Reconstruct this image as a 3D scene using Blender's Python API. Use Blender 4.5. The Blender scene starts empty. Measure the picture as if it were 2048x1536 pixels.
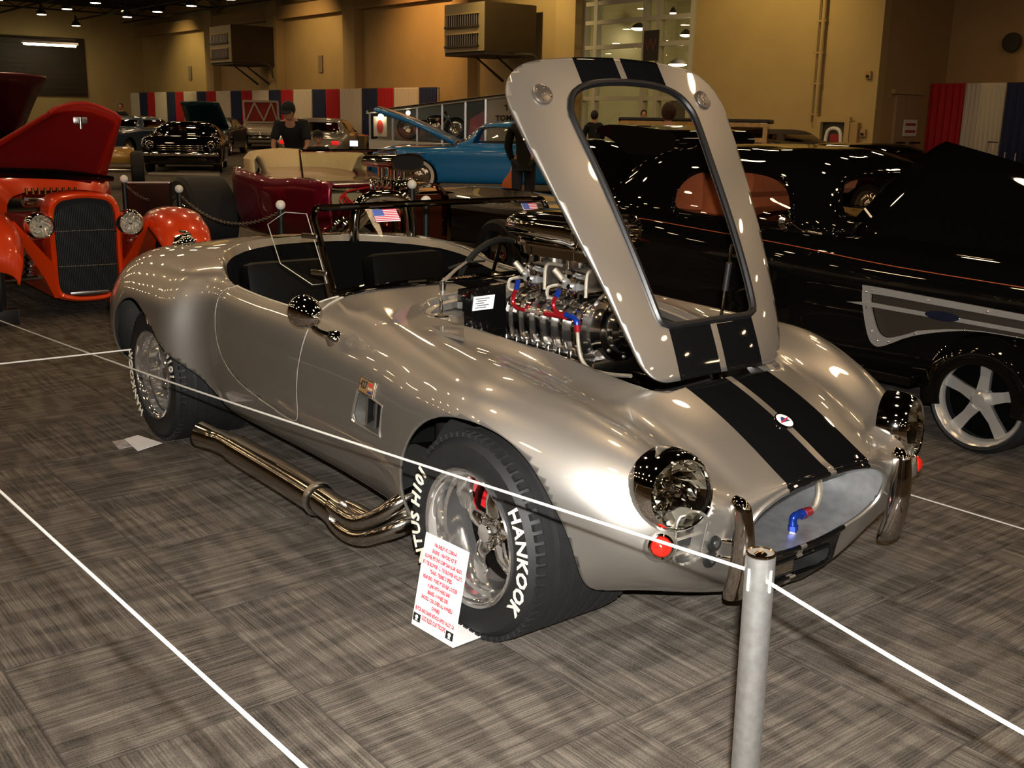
import bpy, bmesh, math, random
import numpy as np
from mathutils import Vector, Matrix, Euler
SC = bpy.context.scene
COL = SC.collection
PI = math.pi
R = math.radians

# ------------------------------------------------------------------ camera
CAM_F, CAM_P = 2153.4, Vector((2.2972, -2.4822, 1.4537))
CAM_YAW, CAM_PITCH, CAM_ROLL = R(141.347), R(13.875), R(1.039)
def cam_axes():
    f = Vector((math.cos(CAM_YAW)*math.cos(CAM_PITCH), math.sin(CAM_YAW)*math.cos(CAM_PITCH), -math.sin(CAM_PITCH)))
    r = f.cross(Vector((0, 0, 1))).normalized(); u = r.cross(f)
    c, s = math.cos(CAM_ROLL), math.sin(CAM_ROLL)
    return f, r*c + u*s, u*c - r*s
_f, _r, _u = cam_axes()
cam = bpy.data.objects.new('camera', bpy.data.cameras.new('camera'))
COL.objects.link(cam)
cam.matrix_world = Matrix(((_r.x, _u.x, -_f.x, CAM_P.x), (_r.y, _u.y, -_f.y, CAM_P.y), (_r.z, _u.z, -_f.z, CAM_P.z), (0, 0, 0, 1)))
cam.data.sensor_width = 36.0
cam.data.lens = 36.0*CAM_F/2048
cam.data.clip_start = 0.05; cam.data.clip_end = 400
SC.camera = cam
def at(x, y, ax='z', v=0.0):
    """photo pixel -> point on the plane ax = v"""
    d = _f + _r*((x-1024)/CAM_F) - _u*((y-768)/CAM_F)
    k = 'xyz'.index(ax)
    return CAM_P + d*((v-CAM_P[k])/d[k])
def at_depth(x, y, dep):
    return CAM_P + (_f + _r*((x-1024)/CAM_F) - _u*((y-768)/CAM_F))*dep

# ------------------------------------------------------------------ world, light, exposure
SC.view_settings.view_transform = 'Standard'
SC.view_settings.look = 'None'
SC.view_settings.gamma = 1.0
SC.view_settings.use_curve_mapping = False
SC.view_settings.exposure = 0.0
W = bpy.data.worlds.new('world'); SC.world = W; W.use_nodes = True
W.node_tree.nodes['Background'].inputs[0].default_value = (0.9, 0.62, 0.36, 1)
W.node_tree.nodes['Background'].inputs[1].default_value = 0.006
FLASH_W = 108.0
fl = bpy.data.lights.new('camera_flash', 'AREA'); fl.shape = 'RECTANGLE'; fl.size = 0.03; fl.size_y = 0.02
fl.energy = FLASH_W; fl.color = (1.0, 0.97, 0.93); fl.spread = R(110)
flo = bpy.data.objects.new('camera_flash', fl); COL.objects.link(flo)
flo.matrix_world = cam.matrix_world.copy()
flo.location = CAM_P + _u*0.085 + _r*0.03 + _f*0.02
def key_spot(name, loc, target, energy, color, angle, blend=0.6, rad=0.12):
    l = bpy.data.lights.new(name, 'SPOT'); l.energy = energy; l.color = color; l.spot_size = R(angle); l.spot_blend = blend; l.shadow_soft_size = rad
    o = bpy.data.objects.new(name, l); COL.objects.link(o); o.location = loc
    o.rotation_euler = (Vector(target)-Vector(loc)).to_track_quat('-Z', 'Y').to_euler()
    return o

# ------------------------------------------------------------------ materials
MATS = {}
def mat(name, col=(0.5, 0.5, 0.5), rough=0.5, metal=0.0, coat=0.0, spec=0.5, emit=None, estr=0.0, trans=0.0, alpha=1.0, ior=1.45, noise=0.0, nscale=40.0, bump=0.0, bscale=200.0, coat_rough=0.03, anis=0.0):
    if name in MATS: return MATS[name]
    m = bpy.data.materials.new(name); m.use_nodes = True
    nt = m.node_tree; b = nt.nodes['Principled BSDF']
    b.inputs['Base Color'].default_value = (*col, 1); b.inputs['Roughness'].default_value = rough
    b.inputs['Metallic'].default_value = metal; b.inputs['Coat Weight'].default_value = coat
    b.inputs['Coat Roughness'].default_value = coat_rough
    b.inputs['Specular IOR Level'].default_value = spec; b.inputs['IOR'].default_value = ior
    b.inputs['Transmission Weight'].default_value = trans; b.inputs['Alpha'].default_value = alpha
    if emit: b.inputs['Emission Color'].default_value = (*emit, 1); b.inputs['Emission Strength'].default_value = estr
    tc = nt.nodes.new('ShaderNodeTexCoord')
    nz = nt.nodes.new('ShaderNodeTexNoise'); nz.inputs['Scale'].default_value = nscale; nz.inputs['Detail'].default_value = 4
    nt.links.new(tc.outputs['Object'], nz.inputs['Vector'])
    # every surface gets at least a faint procedural unevenness
    mr = nt.nodes.new('ShaderNodeMapRange'); mr.inputs[1].default_value = 0.3; mr.inputs[2].default_value = 0.7
    k = max(noise, 0.04)
    mr.inputs[3].default_value = 1-k; mr.inputs[4].default_value = 1+k
    mx = nt.nodes.new('ShaderNodeVectorMath'); mx.operation = 'SCALE'; mx.inputs[0].default_value = col
    nt.links.new(nz.outputs['Fac'], mr.inputs[0]); nt.links.new(mr.outputs[0], mx.inputs['Scale'])
    nt.links.new(mx.outputs[0], b.inputs['Base Color'])
    if bump > 0:
        n2 = nt.nodes.new('ShaderNodeTexNoise'); n2.inputs['Scale'].default_value = bscale
        nt.links.new(tc.outputs['Object'], n2.inputs['Vector'])
        bp = nt.nodes.new('ShaderNodeBump'); bp.inputs['Strength'].default_value = bump; bp.inputs['Distance'].default_value = 0.002
        nt.links.new(n2.outputs['Fac'], bp.inputs['Height']); nt.links.new(bp.outputs[0], b.inputs['Normal'])
    MATS[name] = m
    return m
class N:
    """small node helper"""
    def __init__(s, m): s.nt = m.node_tree
    def math(s, op, a, b=None, c=None):
        n = s.nt.nodes.new('ShaderNodeMath'); n.operation = op
        for i, v in enumerate((a, b, c)):
            if v is None: continue
            if isinstance(v, (int, float)): n.inputs[i].default_value = v
            else: s.nt.links.new(v, n.inputs[i])
        return n.outputs[0]
    def mix(s, fac, a, b):
        n = s.nt.nodes.new('ShaderNodeMix'); n.data_type = 'RGBA'
        for i, v in ((0, fac), (6, a), (7, b)):
            if isinstance(v, (int, float)): n.inputs[i].default_value = v
            elif isinstance(v, tuple): n.inputs[i].default_value = (*v, 1) if len(v) == 3 else v
            else: s.nt.links.new(v, n.inputs[i])
        return n.outputs[2]
    def new(s, t): return s.nt.nodes.new(t)
    def link(s, a, b): s.nt.links.new(a, b)

def paint_mat(name, col, metal=0.9, rough=0.36, stripe=None, flake=0.12, coat=1.0):
    """clear-coated metallic car paint; stripe=(inner, outer, colour) paints two racing stripes over |y|"""
    m = mat(name, col, rough, metal, coat, noise=0.03, nscale=3.0)
    n = N(m); b = m.node_tree.nodes['Principled BSDF']
    tc = n.new('ShaderNodeTexCoord')
    if flake > 0:
        vz = n.new('ShaderNodeTexVoronoi'); vz.inputs['Scale'].default_value = 900
        n.link(tc.outputs['Object'], vz.inputs['Vector'])
        cr = n.math('MULTIPLY_ADD', vz.outputs['Distance'], flake, rough-flake*0.5)
        n.link(cr, b.inputs['Roughness'])
    if stripe:
        sx = n.new('ShaderNodeSeparateXYZ'); n.link(tc.outputs['Object'], sx.inputs[0])
        a = n.math('ABSOLUTE', sx.outputs['Y'])
        f = n.math('MULTIPLY', n.math('GREATER_THAN', a, stripe[0]), n.math('LESS_THAN', a, stripe[1]))
        base = b.inputs['Base Color'].links[0].from_socket
        n.link(n.mix(f, base, stripe[2]), b.inputs['Base Color'])
        n.link(n.math('MULTIPLY_ADD', f, -metal, metal), b.inputs['Metallic']); n.link(n.math('MULTIPLY_ADD', f, -0.5, 0.5), b.inputs['Specular IOR Level'])
    return m

SILVER = paint_mat('silver_paint', (0.43, 0.41, 0.375), 0.90, 0.36, stripe=(0.0135, 0.186, (0.004, 0.004, 0.004)))
SILVERP = paint_mat('silver_paint_plain', (0.43, 0.41, 0.375), 0.90, 0.36)
BLACKGLOSS = mat('black_gloss_paint', (0.0025, 0.0022, 0.002), 0.5, 0, 1.0, spec=0.0, coat_rough=0.02)
BLACKSAT = mat('black_satin', (0.008, 0.008, 0.008), 0.45)
BLACKMATT = mat('black_matt', (0.006, 0.006, 0.006), 0.85, noise=0.2)
CHROME = mat('chrome', (0.78, 0.76, 0.73), 0.045, 1.0)
CHROMEW = mat('wheel_chrome', (0.82, 0.81, 0.79), 0.07, 0.95)
BRIGHT = mat('bright_trim', (0.62, 0.60, 0.56), 0.25, 0.75)
SHOW = mat('show_chrome', (0.74, 0.72, 0.69), 0.11, 1.0)
CHROMED = mat('dark_chrome', (0.50, 0.46, 0.42), 0.06, 1.0)
POLISH = mat('polished_aluminium', (0.66, 0.65, 0.64), 0.16, 1.0, noise=0.08, nscale=12)
ALU = mat('brushed_aluminium', (0.55, 0.555, 0.56), 0.42, 0.9, noise=0.15, nscale=25, bump=0.1, bscale=90)
STEEL = mat('satin_steel', (0.42, 0.40, 0.37), 0.3, 1.0, noise=0.06)
RUBBER = mat('tyre_rubber', (0.007, 0.007, 0.0073), 0.65, noise=0.2, nscale=30)
WHITE = mat('white_paint', (0.75, 0.74, 0.72), 0.5)
LETTER = mat('white_tyre_letter', (0.72, 0.68, 0.56), 0.6)
GLASS = mat('clear_glass', (1, 1, 1), 0.0, 0, spec=0.5, trans=1.0, ior=1.02)
RED = mat('red_anodised', (0.26, 0.008, 0.012), 0.25, 0.5)
BLUE = mat('blue_anodised', (0.005, 0.03, 0.24), 0.25, 0.5)
BRAID = mat('braided_hose', (0.42, 0.38, 0.30), 0.35, 0.8, bump=0.6, bscale=900)
def thin_glass(name, tint=(1, 1, 1), refl=1.0):
    """pane: see-through with a Fresnel mirror reflection"""
    m = bpy.data.materials.new(name); m.use_nodes = True; nt = m.node_tree
    nt.nodes.clear(); n = N(m)
    out = n.new('ShaderNodeOutputMaterial'); mx = n.new('ShaderNodeMixShader'); tr = n.new('ShaderNodeBsdfTransparent'); gl = n.new('ShaderNodeBsdfGlossy')
    fr = n.new('ShaderNodeFresnel'); ge = n.new('ShaderNodeNewGeometry'); n.link(n.math('MULTIPLY_ADD', ge.outputs['Backfacing'], -0.8333, 1.5), fr.inputs[0])
    tr.inputs[0].default_value = (*tint, 1); gl.inputs['Roughness'].default_value = 0.01; gl.inputs[0].default_value = (refl, refl, refl, 1)
    n.link(fr.outputs[0], mx.inputs[0]); n.link(tr.outputs[0], mx.inputs[1]); n.link(gl.outputs[0], mx.inputs[2]); n.link(mx.outputs[0], out.inputs[0])
    MATS[name] = m
    return m
PANE = thin_glass('window_pane', (0.93, 0.95, 0.93))
LENSG = thin_glass('lens_glass', (0.96, 0.96, 0.93), 1.0)
PANE_SMOKE = thin_glass('smoked_pane', (0.35, 0.3, 0.27))

# ------------------------------------------------------------------ mesh helpers
def new_obj(name, verts, faces, m, parent=None, smooth=True, sharp=35):
    me = bpy.data.meshes.new(name)
    me.from_pydata([tuple(v) for v in verts], [], [tuple(int(i) for i in f) for f in faces])
    if m is not None: me.materials.append(m)
    if smooth:
        me.shade_smooth()
        if sharp: me.set_sharp_from_angle(angle=R(sharp))
    me.update()
    o = bpy.data.objects.new(name, me); COL.objects.link(o)
    if parent is not None: o.parent = parent
    return o
def thing(name, label=None, cat=None, loc=(0, 0, 0), rz=0.0, group=None):
    o = bpy.data.objects.new(name, None); COL.objects.link(o)
    o.location = loc; o.rotation_euler = (0, 0, rz); o.empty_display_size = 0.2
    return tag(o, label, cat, group)
def tag(o, label=None, cat=None, group=None, kind=None):
    if label: o['label'] = label
    if cat: o['category'] = cat
    if group: o['group'] = group
    if kind: o['kind'] = kind
    return o
def copy_tree(o, parent=None):
    c = o.copy(); COL.objects.link(c); c.parent = parent
    for ch in list(o.children): copy_tree(ch, c)
    return c
def frame(d):
    d = Vector(d).normalized()
    a = Vector((0, 0, 1)) if abs(d.z) < 0.9 else Vector((1, 0, 0))
    u = d.cross(a).normalized(); return u, d.cross(u).normalized()
def cr(pts, n=8, closed=False):
    """Catmull-Rom through points (any dimension)"""
    P = [np.array(p, float) for p in pts]; out = []; m = len(P)
    for i in range(m if closed else m-1):
        if closed: a, b, c, d = P[(i-1) % m], P[i], P[(i+1) % m], P[(i+2) % m]
        else: a, b, c, d = P[max(i-1, 0)], P[i], P[i+1], P[min(i+2, m-1)]
        for k in range(n):
            t = k/n
            out.append(0.5*(2*b+(c-a)*t+(2*a-5*b+4*c-d)*t*t+(3*b-a-3*c+d)*t**3))
    if not closed: out.append(P[-1])
    return out
class B:
    def __init__(s): s.v = []; s.f = []
    def add(s, vs, fs):
        k = len(s.v); s.v += [tuple(v) for v in vs]; s.f += [tuple(i+k for i in f) for f in fs]; return s
    def box(s, c, d, rot=None, bev=0.0):
        bm = bmesh.new(); bmesh.ops.create_cube(bm, size=1.0)
        bmesh.ops.scale(bm, vec=d, verts=bm.verts)
        if bev > 0: bmesh.ops.bevel(bm, geom=bm.edges[:], offset=min(bev, min(d)*0.45), segments=2, profile=0.6, affect='EDGES')
        M = Matrix.Translation(c) @ (rot.to_matrix().to_4x4() if rot is not None else Matrix.Identity(4))
        bm.verts.index_update()
        s.add([M @ v.co for v in bm.verts], [[v.index for v in f.verts] for f in bm.faces]); bm.free(); return s
    def ring_loft(s, rings, close_ring=True, cap0=True, cap1=True):
        n = len(rings[0]); k = len(s.v)
        for r in rings: s.v += [tuple(p) for p in r]
        for i in range(len(rings)-1):
            for j in range(n if close_ring else n-1):
                a = k+i*n+j; b = k+i*n+(j+1) % n
                s.f.append((a, b, b+n, a+n))
        if cap0: s.f.append(tuple(k+j for j in reversed(range(n))))
        if cap1: s.f.append(tuple(k+(len(rings)-1)*n+j for j in range(n)))
        return s
    def cyl(s, p0, p1, r0, r1=None, n=20, caps=True):
        p0, p1 = Vector(p0), Vector(p1); r1 = r0 if r1 is None else r1; u, w = frame(p1-p0)
        rg = [[p + (u*math.cos(2*PI*k/n)+w*math.sin(2*PI*k/n))*r for k in range(n)] for p, r in ((p0, r0), (p1, r1))]
        return s.ring_loft(rg, True, caps, caps)
    def lathe(s, o, ax, prof, n=32, cap=False):
        """prof: list of (distance along axis, radius)"""
        o = Vector(o); d = Vector(ax).normalized(); u, w = frame(d)
        rg = [[o + d*a + (u*math.cos(2*PI*k/n)+w*math.sin(2*PI*k/n))*max(r, 1e-5) for k in range(n)] for a, r in prof]
        return s.ring_loft(rg, True, cap, cap)
    def tube(s, pts, r, n=10, closed=False, smooth=0, caps=True, flat=None):
        if smooth: pts = cr(pts, smooth, closed)
        P = [Vector(p) for p in pts]; m = len(P); rg = []; u = None
        rs = r if isinstance(r, (list, tuple)) else [r]*m
        if len(rs) != m: rs = list(np.interp(np.linspace(0, 1, m), np.linspace(0, 1, len(rs)), rs))
        for i in range(m):
            if closed: d = P[(i+1) % m]-P[i-1]
            else: d = P[min(i+1, m-1)]-P[max(i-1, 0)]
            d = d.normalized() if d.length > 1e-9 else Vector((1, 0, 0))
            if u is None: u, w = frame(d)
            else:
                u = (u - d*u.dot(d)); u = u.normalized() if u.length > 1e-6 else frame(d)[0]; w = d.cross(u)
            rg.append([P[i] + (u*math.cos(2*PI*k/n)+w*math.sin(2*PI*k/n)*(flat or 1))*rs[i] for k in range(n)])
        if closed:
            rg.append(rg[0]); return s.ring_loft(rg, True, False, False)
        return s.ring_loft(rg, True, caps, caps)
    def sphere(s, c, r, n=20, m=12, sc=(1, 1, 1)):
        c = Vector(c); rg = []
        for i in range(m+1):
            t = PI*i/m
            rg.append([c+Vector((max(math.sin(t), 1e-4)*math.cos(2*PI*k/n)*sc[0], max(math.sin(t), 1e-4)*math.sin(2*PI*k/n)*sc[1], -math.cos(t)*sc[2]))*r for k in range(n)])
        return s.ring_loft(rg, True, True, True)
    def prism(s, poly, o, u, w, d):
        """extrude 2D polygon (in axes u, w at o) by vector d"""
        o, u, w, d = Vector(o), Vector(u), Vector(w), Vector(d)
        a = [o+u*p[0]+w*p[1] for p in poly]
        return s.ring_loft([a, [p+d for p in a]])
    def strip(s, poly, hole, o, u, w, d):
        """plate with a hole; poly and hole have the same number of points"""
        o, u, w, d = Vector(o), Vector(u), Vector(w), Vector(d)
        f = lambda q: [o+u*p[0]+w*p[1] for p in q]
        a, b = f(poly), f(hole)
        rg = [a, [p+d for p in a], [p+d for p in b], b, a]
        return s.ring_loft(rg, True, False, False)
    def obj(s, name, m, parent=None, smooth=True, sharp=35, loc=None):
        return new_obj(name, s.v, s.f, m, parent, smooth, sharp)
def rrect(w, h, r, n=5, cx=0, cy=0):
    out = []
    for sx, sy, a0 in ((1, 1, 0), (-1, 1, 90), (-1, -1, 180), (1, -1, 270)):
        for k in range(n+1):
            a = R(a0+90*k/n); out.append((cx+sx*(w/2-r)+r*math.cos(a), cy+sy*(h/2-r)+r*math.sin(a)))
    return out
def superell(a, b, e=2.5, n=48, cx=0, cy=0):
    return [(cx+a*math.copysign(abs(math.cos(t))**(2/e), math.cos(t)), cy+b*math.copysign(abs(math.sin(t))**(2/e), math.sin(t))) for t in np.linspace(0, 2*PI, n, endpoint=False)]
def text_geo(txt, size=1.0, bold=0.0, res=2, align='CENTER', shear=0.0, space=1.0):
    c = bpy.data.curves.new('t', 'FONT'); c.body = txt; c.size = size; c.resolution_u = res; c.offset = bold
    c.align_x = align; c.align_y = 'CENTER'; c.shear = shear; c.space_character = space
    o = bpy.data.objects.new('t', c); COL.objects.link(o)
    bpy.context.view_layer.update()
    me = o.to_mesh(); vs = [tuple(v.co) for v in me.vertices]; fs = [tuple(p.vertices) for p in me.polygons]
    o.to_mesh_clear(); bpy.data.objects.remove(o); bpy.data.curves.remove(c)
    return vs, fs
def text_on(name, txt, o, u, w, size, m, parent, bold=0.0, width=None, **k):
    """flat lettering placed at o along u (reading) and w (up)"""
    vs, fs = text_geo(txt, size, bold, **k)
    o, u, w = Vector(o), Vector(u).normalized(), Vector(w).normalized()
    sx = 1.0
    if width:
        xs = [v[0] for v in vs]; sx = width/max(max(xs)-min(xs), 1e-6)
    return new_obj(name, [o+u*v[0]*sx+w*v[1] for v in vs], fs, m, parent, False)

# ---------------- surfaces from control nets, and clipping of dense meshes by scalar fields
def hermite(P, T, te):
    """cubic interpolation of P (n,...) at knots T; non-uniform finite-difference tangents"""
    P = np.asarray(P, float); n = len(P); d = np.diff(T)
    s = (P[1:]-P[:-1])/d.reshape(-1, *([1]*(P.ndim-1)))
    m = np.zeros_like(P); m[0] = s[0]; m[-1] = s[-1]
    w = d.reshape(-1, *([1]*(P.ndim-1)))
    m[1:-1] = (s[:-1]*w[1:]+s[1:]*w[:-1])/(w[1:]+w[:-1])
    i = np.clip(np.searchsorted(T, te, side='right')-1, 0, n-2)
    h = d[i]; t = (te-T[i])/h; sh = (-1,)+(1,)*(P.ndim-1)
    t = t.reshape(sh); h = h.reshape(sh)
    return P[i]*(2*t**3-3*t**2+1)+m[i]*h*(t**3-2*t**2+t)+P[i+1]*(-2*t**3+3*t**2)+m[i+1]*h*(t**3-t**2)
def net_surface(net, nu, nv):
    net = np.asarray(net, float)
    d = np.linalg.norm(np.diff(net, axis=0), axis=2).mean(axis=1)+1e-3
    T = np.concatenate([[0], np.cumsum(d)]); A = hermite(net, T, np.linspace(0, T[-1], nu))
    d = np.linalg.norm(np.diff(A, axis=1), axis=2).mean(axis=0)+1e-3
    T = np.concatenate([[0], np.cumsum(d)]); A = hermite(A.transpose(1, 0, 2), T, np.linspace(0, T[-1], nv)).transpose(1, 0, 2)
    return A
def grid_mesh(A, mirror=True):
    """half grid (u rows, v columns from y=0) -> verts, quads; mirrored over y with welded centre columns"""
    nu, nv, _ = A.shape
    if mirror:
        M = A[:, ::-1].copy(); M[:, :, 1] *= -1
        c0 = abs(A[:, 0, 1]).max() < 1e-6; c1 = abs(A[:, -1, 1]).max() < 1e-6
        A = np.concatenate([M[:, :-1] if c0 else M, A], axis=1)
    nv2 = A.shape[1]
    idx = np.arange(nu*nv2).reshape(nu, nv2)
    F = np.stack([idx[:-1, :-1], idx[:-1, 1:], idx[1:, 1:], idx[1:, :-1]], -1).reshape(-1, 4)
    return A.reshape(-1, 3), [tuple(f) for f in F.tolist()]
def split(V, F, s):
    """split polygons by the sign of s (per vertex) -> V2, faces with s<=0, faces with s>0"""
    V = [tuple(v) for v in V]; s = list(map(float, s)); ins, outs = [], []; cache = {}
    def cut(a, b):
        k = (a, b) if a < b else (b, a)
        if k not in cache:
            t = s[a]/(s[a]-s[b]); t = min(max(t, 0.0), 1.0)
            V.append(tuple(V[a][i]+(V[b][i]-V[a][i])*t for i in range(3))); cache[k] = len(V)-1
        return cache[k]
    for f in F:
        sg = [s[i] > 0 for i in f]
        if all(sg): outs.append(f)
        elif not any(sg): ins.append(f)
        else:
            pi, po = [], []; n = len(f)
            for q in range(n):
                a, b = f[q], f[(q+1) % n]
                (po if sg[q] else pi).append(a)
                if sg[q] != sg[(q+1) % n]:
                    c = cut(a, b); pi.append(c); po.append(c)
            if len(pi) > 2: ins.append(tuple(pi))
            if len(po) > 2: outs.append(tuple(po))
    return np.array(V), ins, outs
def compact(V, F):
    used = sorted({i for f in F for i in f}); mp = {o: n for n, o in enumerate(used)}
    return [V[i] for i in used], [tuple(mp[i] for i in f) for f in F]
def sdf(poly, X, Y):
    """signed distance (negative inside) to a polygon, vectorised"""
    P = np.asarray(poly, float); X = np.asarray(X); Y = np.asarray(Y)
    d = np.full(X.shape, 1e9); inside = np.zeros(X.shape, bool)
    for i in range(len(P)):
        a, b = P[i-1], P[i]; e = b-a; wx, wy = X-a[0], Y-a[1]
        t = np.clip((wx*e[0]+wy*e[1])/(e@e+1e-12), 0, 1)
        d = np.minimum(d, np.hypot(wx-e[0]*t, wy-e[1]*t))
        c = ((a[1] > Y) != (b[1] > Y)) & (X < (b[0]-a[0])*(Y-a[1])/(b[1]-a[1]+1e-12)+a[0])
        inside ^= c
    return np.where(inside, -d, d)
def solidify(o, t, off=-1):
    md = o.modifiers.new('thickness', 'SOLIDIFY'); md.thickness = t; md.offset = off; return o
def boundary_loops(F):
    cnt = {}
    for f in F:
        for a, b in zip(f, f[1:]+f[:1]): cnt[(a, b)] = 1
    nxt = {a: b for (a, b) in cnt if (b, a) not in cnt}
    loops = []
    while nxt:
        a = next(iter(nxt)); lp = [a]; b = nxt.pop(a)
        while b != lp[0] and b in nxt: lp.append(b); b = nxt.pop(b)
        loops.append(lp)
    return loops
# ================================================================== THE HALL
YW, YW2, XR, XL, ZC = 22.6, 25.8, at(1760, 120, 'y', 22.6).x, -66.0, 7.4
TILE, TX0, TY0 = 0.583, 0.008, -1.325
def wall_mat(name, col, bands=0.0):
    m = mat(name, col, 0.75, noise=0.05, nscale=0.8)
    n = N(m); b = m.node_tree.nodes['Principled BSDF']
    tc = n.new('ShaderNodeTexCoord'); br = n.new('ShaderNodeTexNoise'); br.inputs['Scale'].default_value = 30
    n.link(tc.outputs['Object'], br.inputs['Vector'])
    bp = n.new('ShaderNodeBump'); bp.inputs['Strength'].default_value = 0.15; n.link(br.outputs['Fac'], bp.inputs['Height']); n.link(bp.outputs[0], b.inputs['Normal'])
    return m
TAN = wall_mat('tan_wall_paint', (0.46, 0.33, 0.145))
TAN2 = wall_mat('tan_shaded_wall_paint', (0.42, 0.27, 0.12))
DARKCEIL = mat('dark_ceiling', (0.012, 0.009, 0.007), 0.9, noise=0.3)
def carpet_mat():
    m = bpy.data.materials.new('carpet_tile'); m.use_nodes = True; n = N(m); b = m.node_tree.nodes['Principled BSDF']
    geo = n.new('ShaderNodeNewGeometry'); sp = n.new('ShaderNodeSeparateXYZ'); n.link(geo.outputs['Position'], sp.inputs[0])
    X = n.math('DIVIDE', n.math('SUBTRACT', sp.outputs['X'], TX0), TILE); Y = n.math('DIVIDE', n.math('SUBTRACT', sp.outputs['Y'], TY0), TILE)
    ix, iy = n.math('FLOOR', X), n.math('FLOOR', Y)
    par = n.math('FLOORED_MODULO', n.math('ADD', ix, iy), 2.0)
    fx, fy = n.math('SUBTRACT', X, ix), n.math('SUBTRACT', Y, iy)
    inv = n.math('SUBTRACT', 1.0, par)
    # a along the stripes, c across them
    a = n.math('ADD', n.math('MULTIPLY', fx, par), n.math('MULTIPLY', fy, inv))
    c = n.math('ADD', n.math('MULTIPLY', fy, par), n.math('MULTIPLY', fx, inv))
    seed = n.math('ADD', n.math('MULTIPLY', ix, 7.13), n.math('MULTIPLY', iy, 3.71))
    def noise(sa, sc, z, det=2):
        cb = n.new('ShaderNodeCombineXYZ')
        n.link(n.math('MULTIPLY', a, sa), cb.inputs[0]); n.link(n.math('MULTIPLY', c, sc), cb.inputs[1]); n.link(n.math('ADD', seed, z), cb.inputs[2])
        t = n.new('ShaderNodeTexNoise'); t.inputs['Scale'].default_value = 1.0; t.inputs['Detail'].default_value = det; n.link(cb.outputs[0], t.inputs['Vector'])
        return t.outputs['Fac']
    def sharp(v, lo, hi):
        r = n.new('ShaderNodeMapRange'); r.inputs[1].default_value = lo; r.inputs[2].default_value = hi; n.link(v, r.inputs[0]); return r.outputs[0]
    s1 = sharp(noise(1.6, 30, 0.0), 0.36, 0.66)      # long stripes
    s2 = sharp(noise(3.2, 95, 5.0), 0.38, 0.66)      # fine lines
    s3 = sharp(noise(9.0, 2.4, 9.0, 1), 0.42, 0.58)  # cross bands
    pile = noise(150, 150, 2.0, 0)
    v = n.math('ADD', n.math('ADD', n.math('MULTIPLY', s1, 0.26), n.math('MULTIPLY', s2, 0.26)), n.math('MULTIPLY', s3, 0.20))
    v = n.math('ADD', v, n.math('MULTIPLY', pile, 0.38))
    rib = n.math('MULTIPLY_ADD', n.math('SINE', n.math('MULTIPLY', c, 2*PI*64)), 0.06, v)
    v = n.math('MULTIPLY_ADD', rib, 1.0, -0.08)
    # joint between tiles
    ex = n.math('MINIMUM', n.math('MINIMUM', fx, n.math('SUBTRACT', 1.0, fx)), n.math('MINIMUM', fy, n.math('SUBTRACT', 1.0, fy)))
    j = n.new('ShaderNodeMapRange'); j.inputs[1].default_value = 0.0; j.inputs[2].default_value = 0.012; j.inputs[3].default_value = 0.55; n.link(ex, j.inputs[0])
    v = n.math('MULTIPLY', v, j.outputs[0])
    ramp = n.new('ShaderNodeValToRGB'); e = ramp.color_ramp.elements
    e[0].position = 0.05; e[0].color = (0.030, 0.025, 0.020, 1); e[1].position = 1.0; e[1].color = (0.240, 0.205, 0.165, 1)
    mid = e.new(0.5); mid.color = (0.108, 0.094, 0.078, 1)
    n.link(v, ramp.inputs[0]); n.link(ramp.outputs[0], b.inputs['Base Color'])
    b.inputs['Roughness'].default_value = 0.95; b.inputs['Specular IOR Level'].default_value = 0.1
    bp = n.new('ShaderNodeBump'); bp.inputs['Strength'].default_value = 0.35; bp.inputs['Distance'].default_value = 0.004
    n.link(rib, bp.inputs['Height']); n.link(bp.outputs[0], b.inputs['Normal'])
    return m
CARPET = carpet_mat()
def struct(o): o['kind'] = 'structure'; return o
floor = struct(B().box((-20, 4, -0.0515), (100, 64, 0.1)).obj('floor', CARPET, None, False))
# carpet tiles: the ones that show largest, each a piece of its own
_tb = bmesh.new(); bmesh.ops.create_cube(_tb, size=1.0); bmesh.ops.scale(_tb, vec=(TILE-0.002, TILE-0.002, 0.01), verts=_tb.verts)
bmesh.ops.bevel(_tb, geom=[e for e in _tb.edges if abs(e.verts[0].co.z-e.verts[1].co.z) < 1e-6 and e.verts[0].co.z > 0], offset=0.0025, segments=1, affect='EDGES')
tile_me = bpy.data.meshes.new('carpet_tile'); _tb.to_mesh(tile_me); _tb.free(); tile_me.materials.append(CARPET)
cand = []
for i in range(-26, 6):
    for k in range(-6, 22):
        c = Vector((TX0+(i+.5)*TILE, TY0+(k+.5)*TILE, 0)); d = c-CAM_P; z = d.dot(_f)
        if z < 0.4: continue
        px, py = 1024+CAM_F*d.dot(_r)/z, 768-CAM_F*d.dot(_u)/z
        if -250 < px < 2300 and py < 1900: cand.append((z, i, k, c))
cand.sort(key=lambda q: q[0])
for z, i, k, c in cand[:290]:
    o = bpy.data.objects.new('carpet_tile', tile_me); COL.objects.link(o); o.parent = floor; o.location = (c.x, c.y, -0.005)
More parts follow.
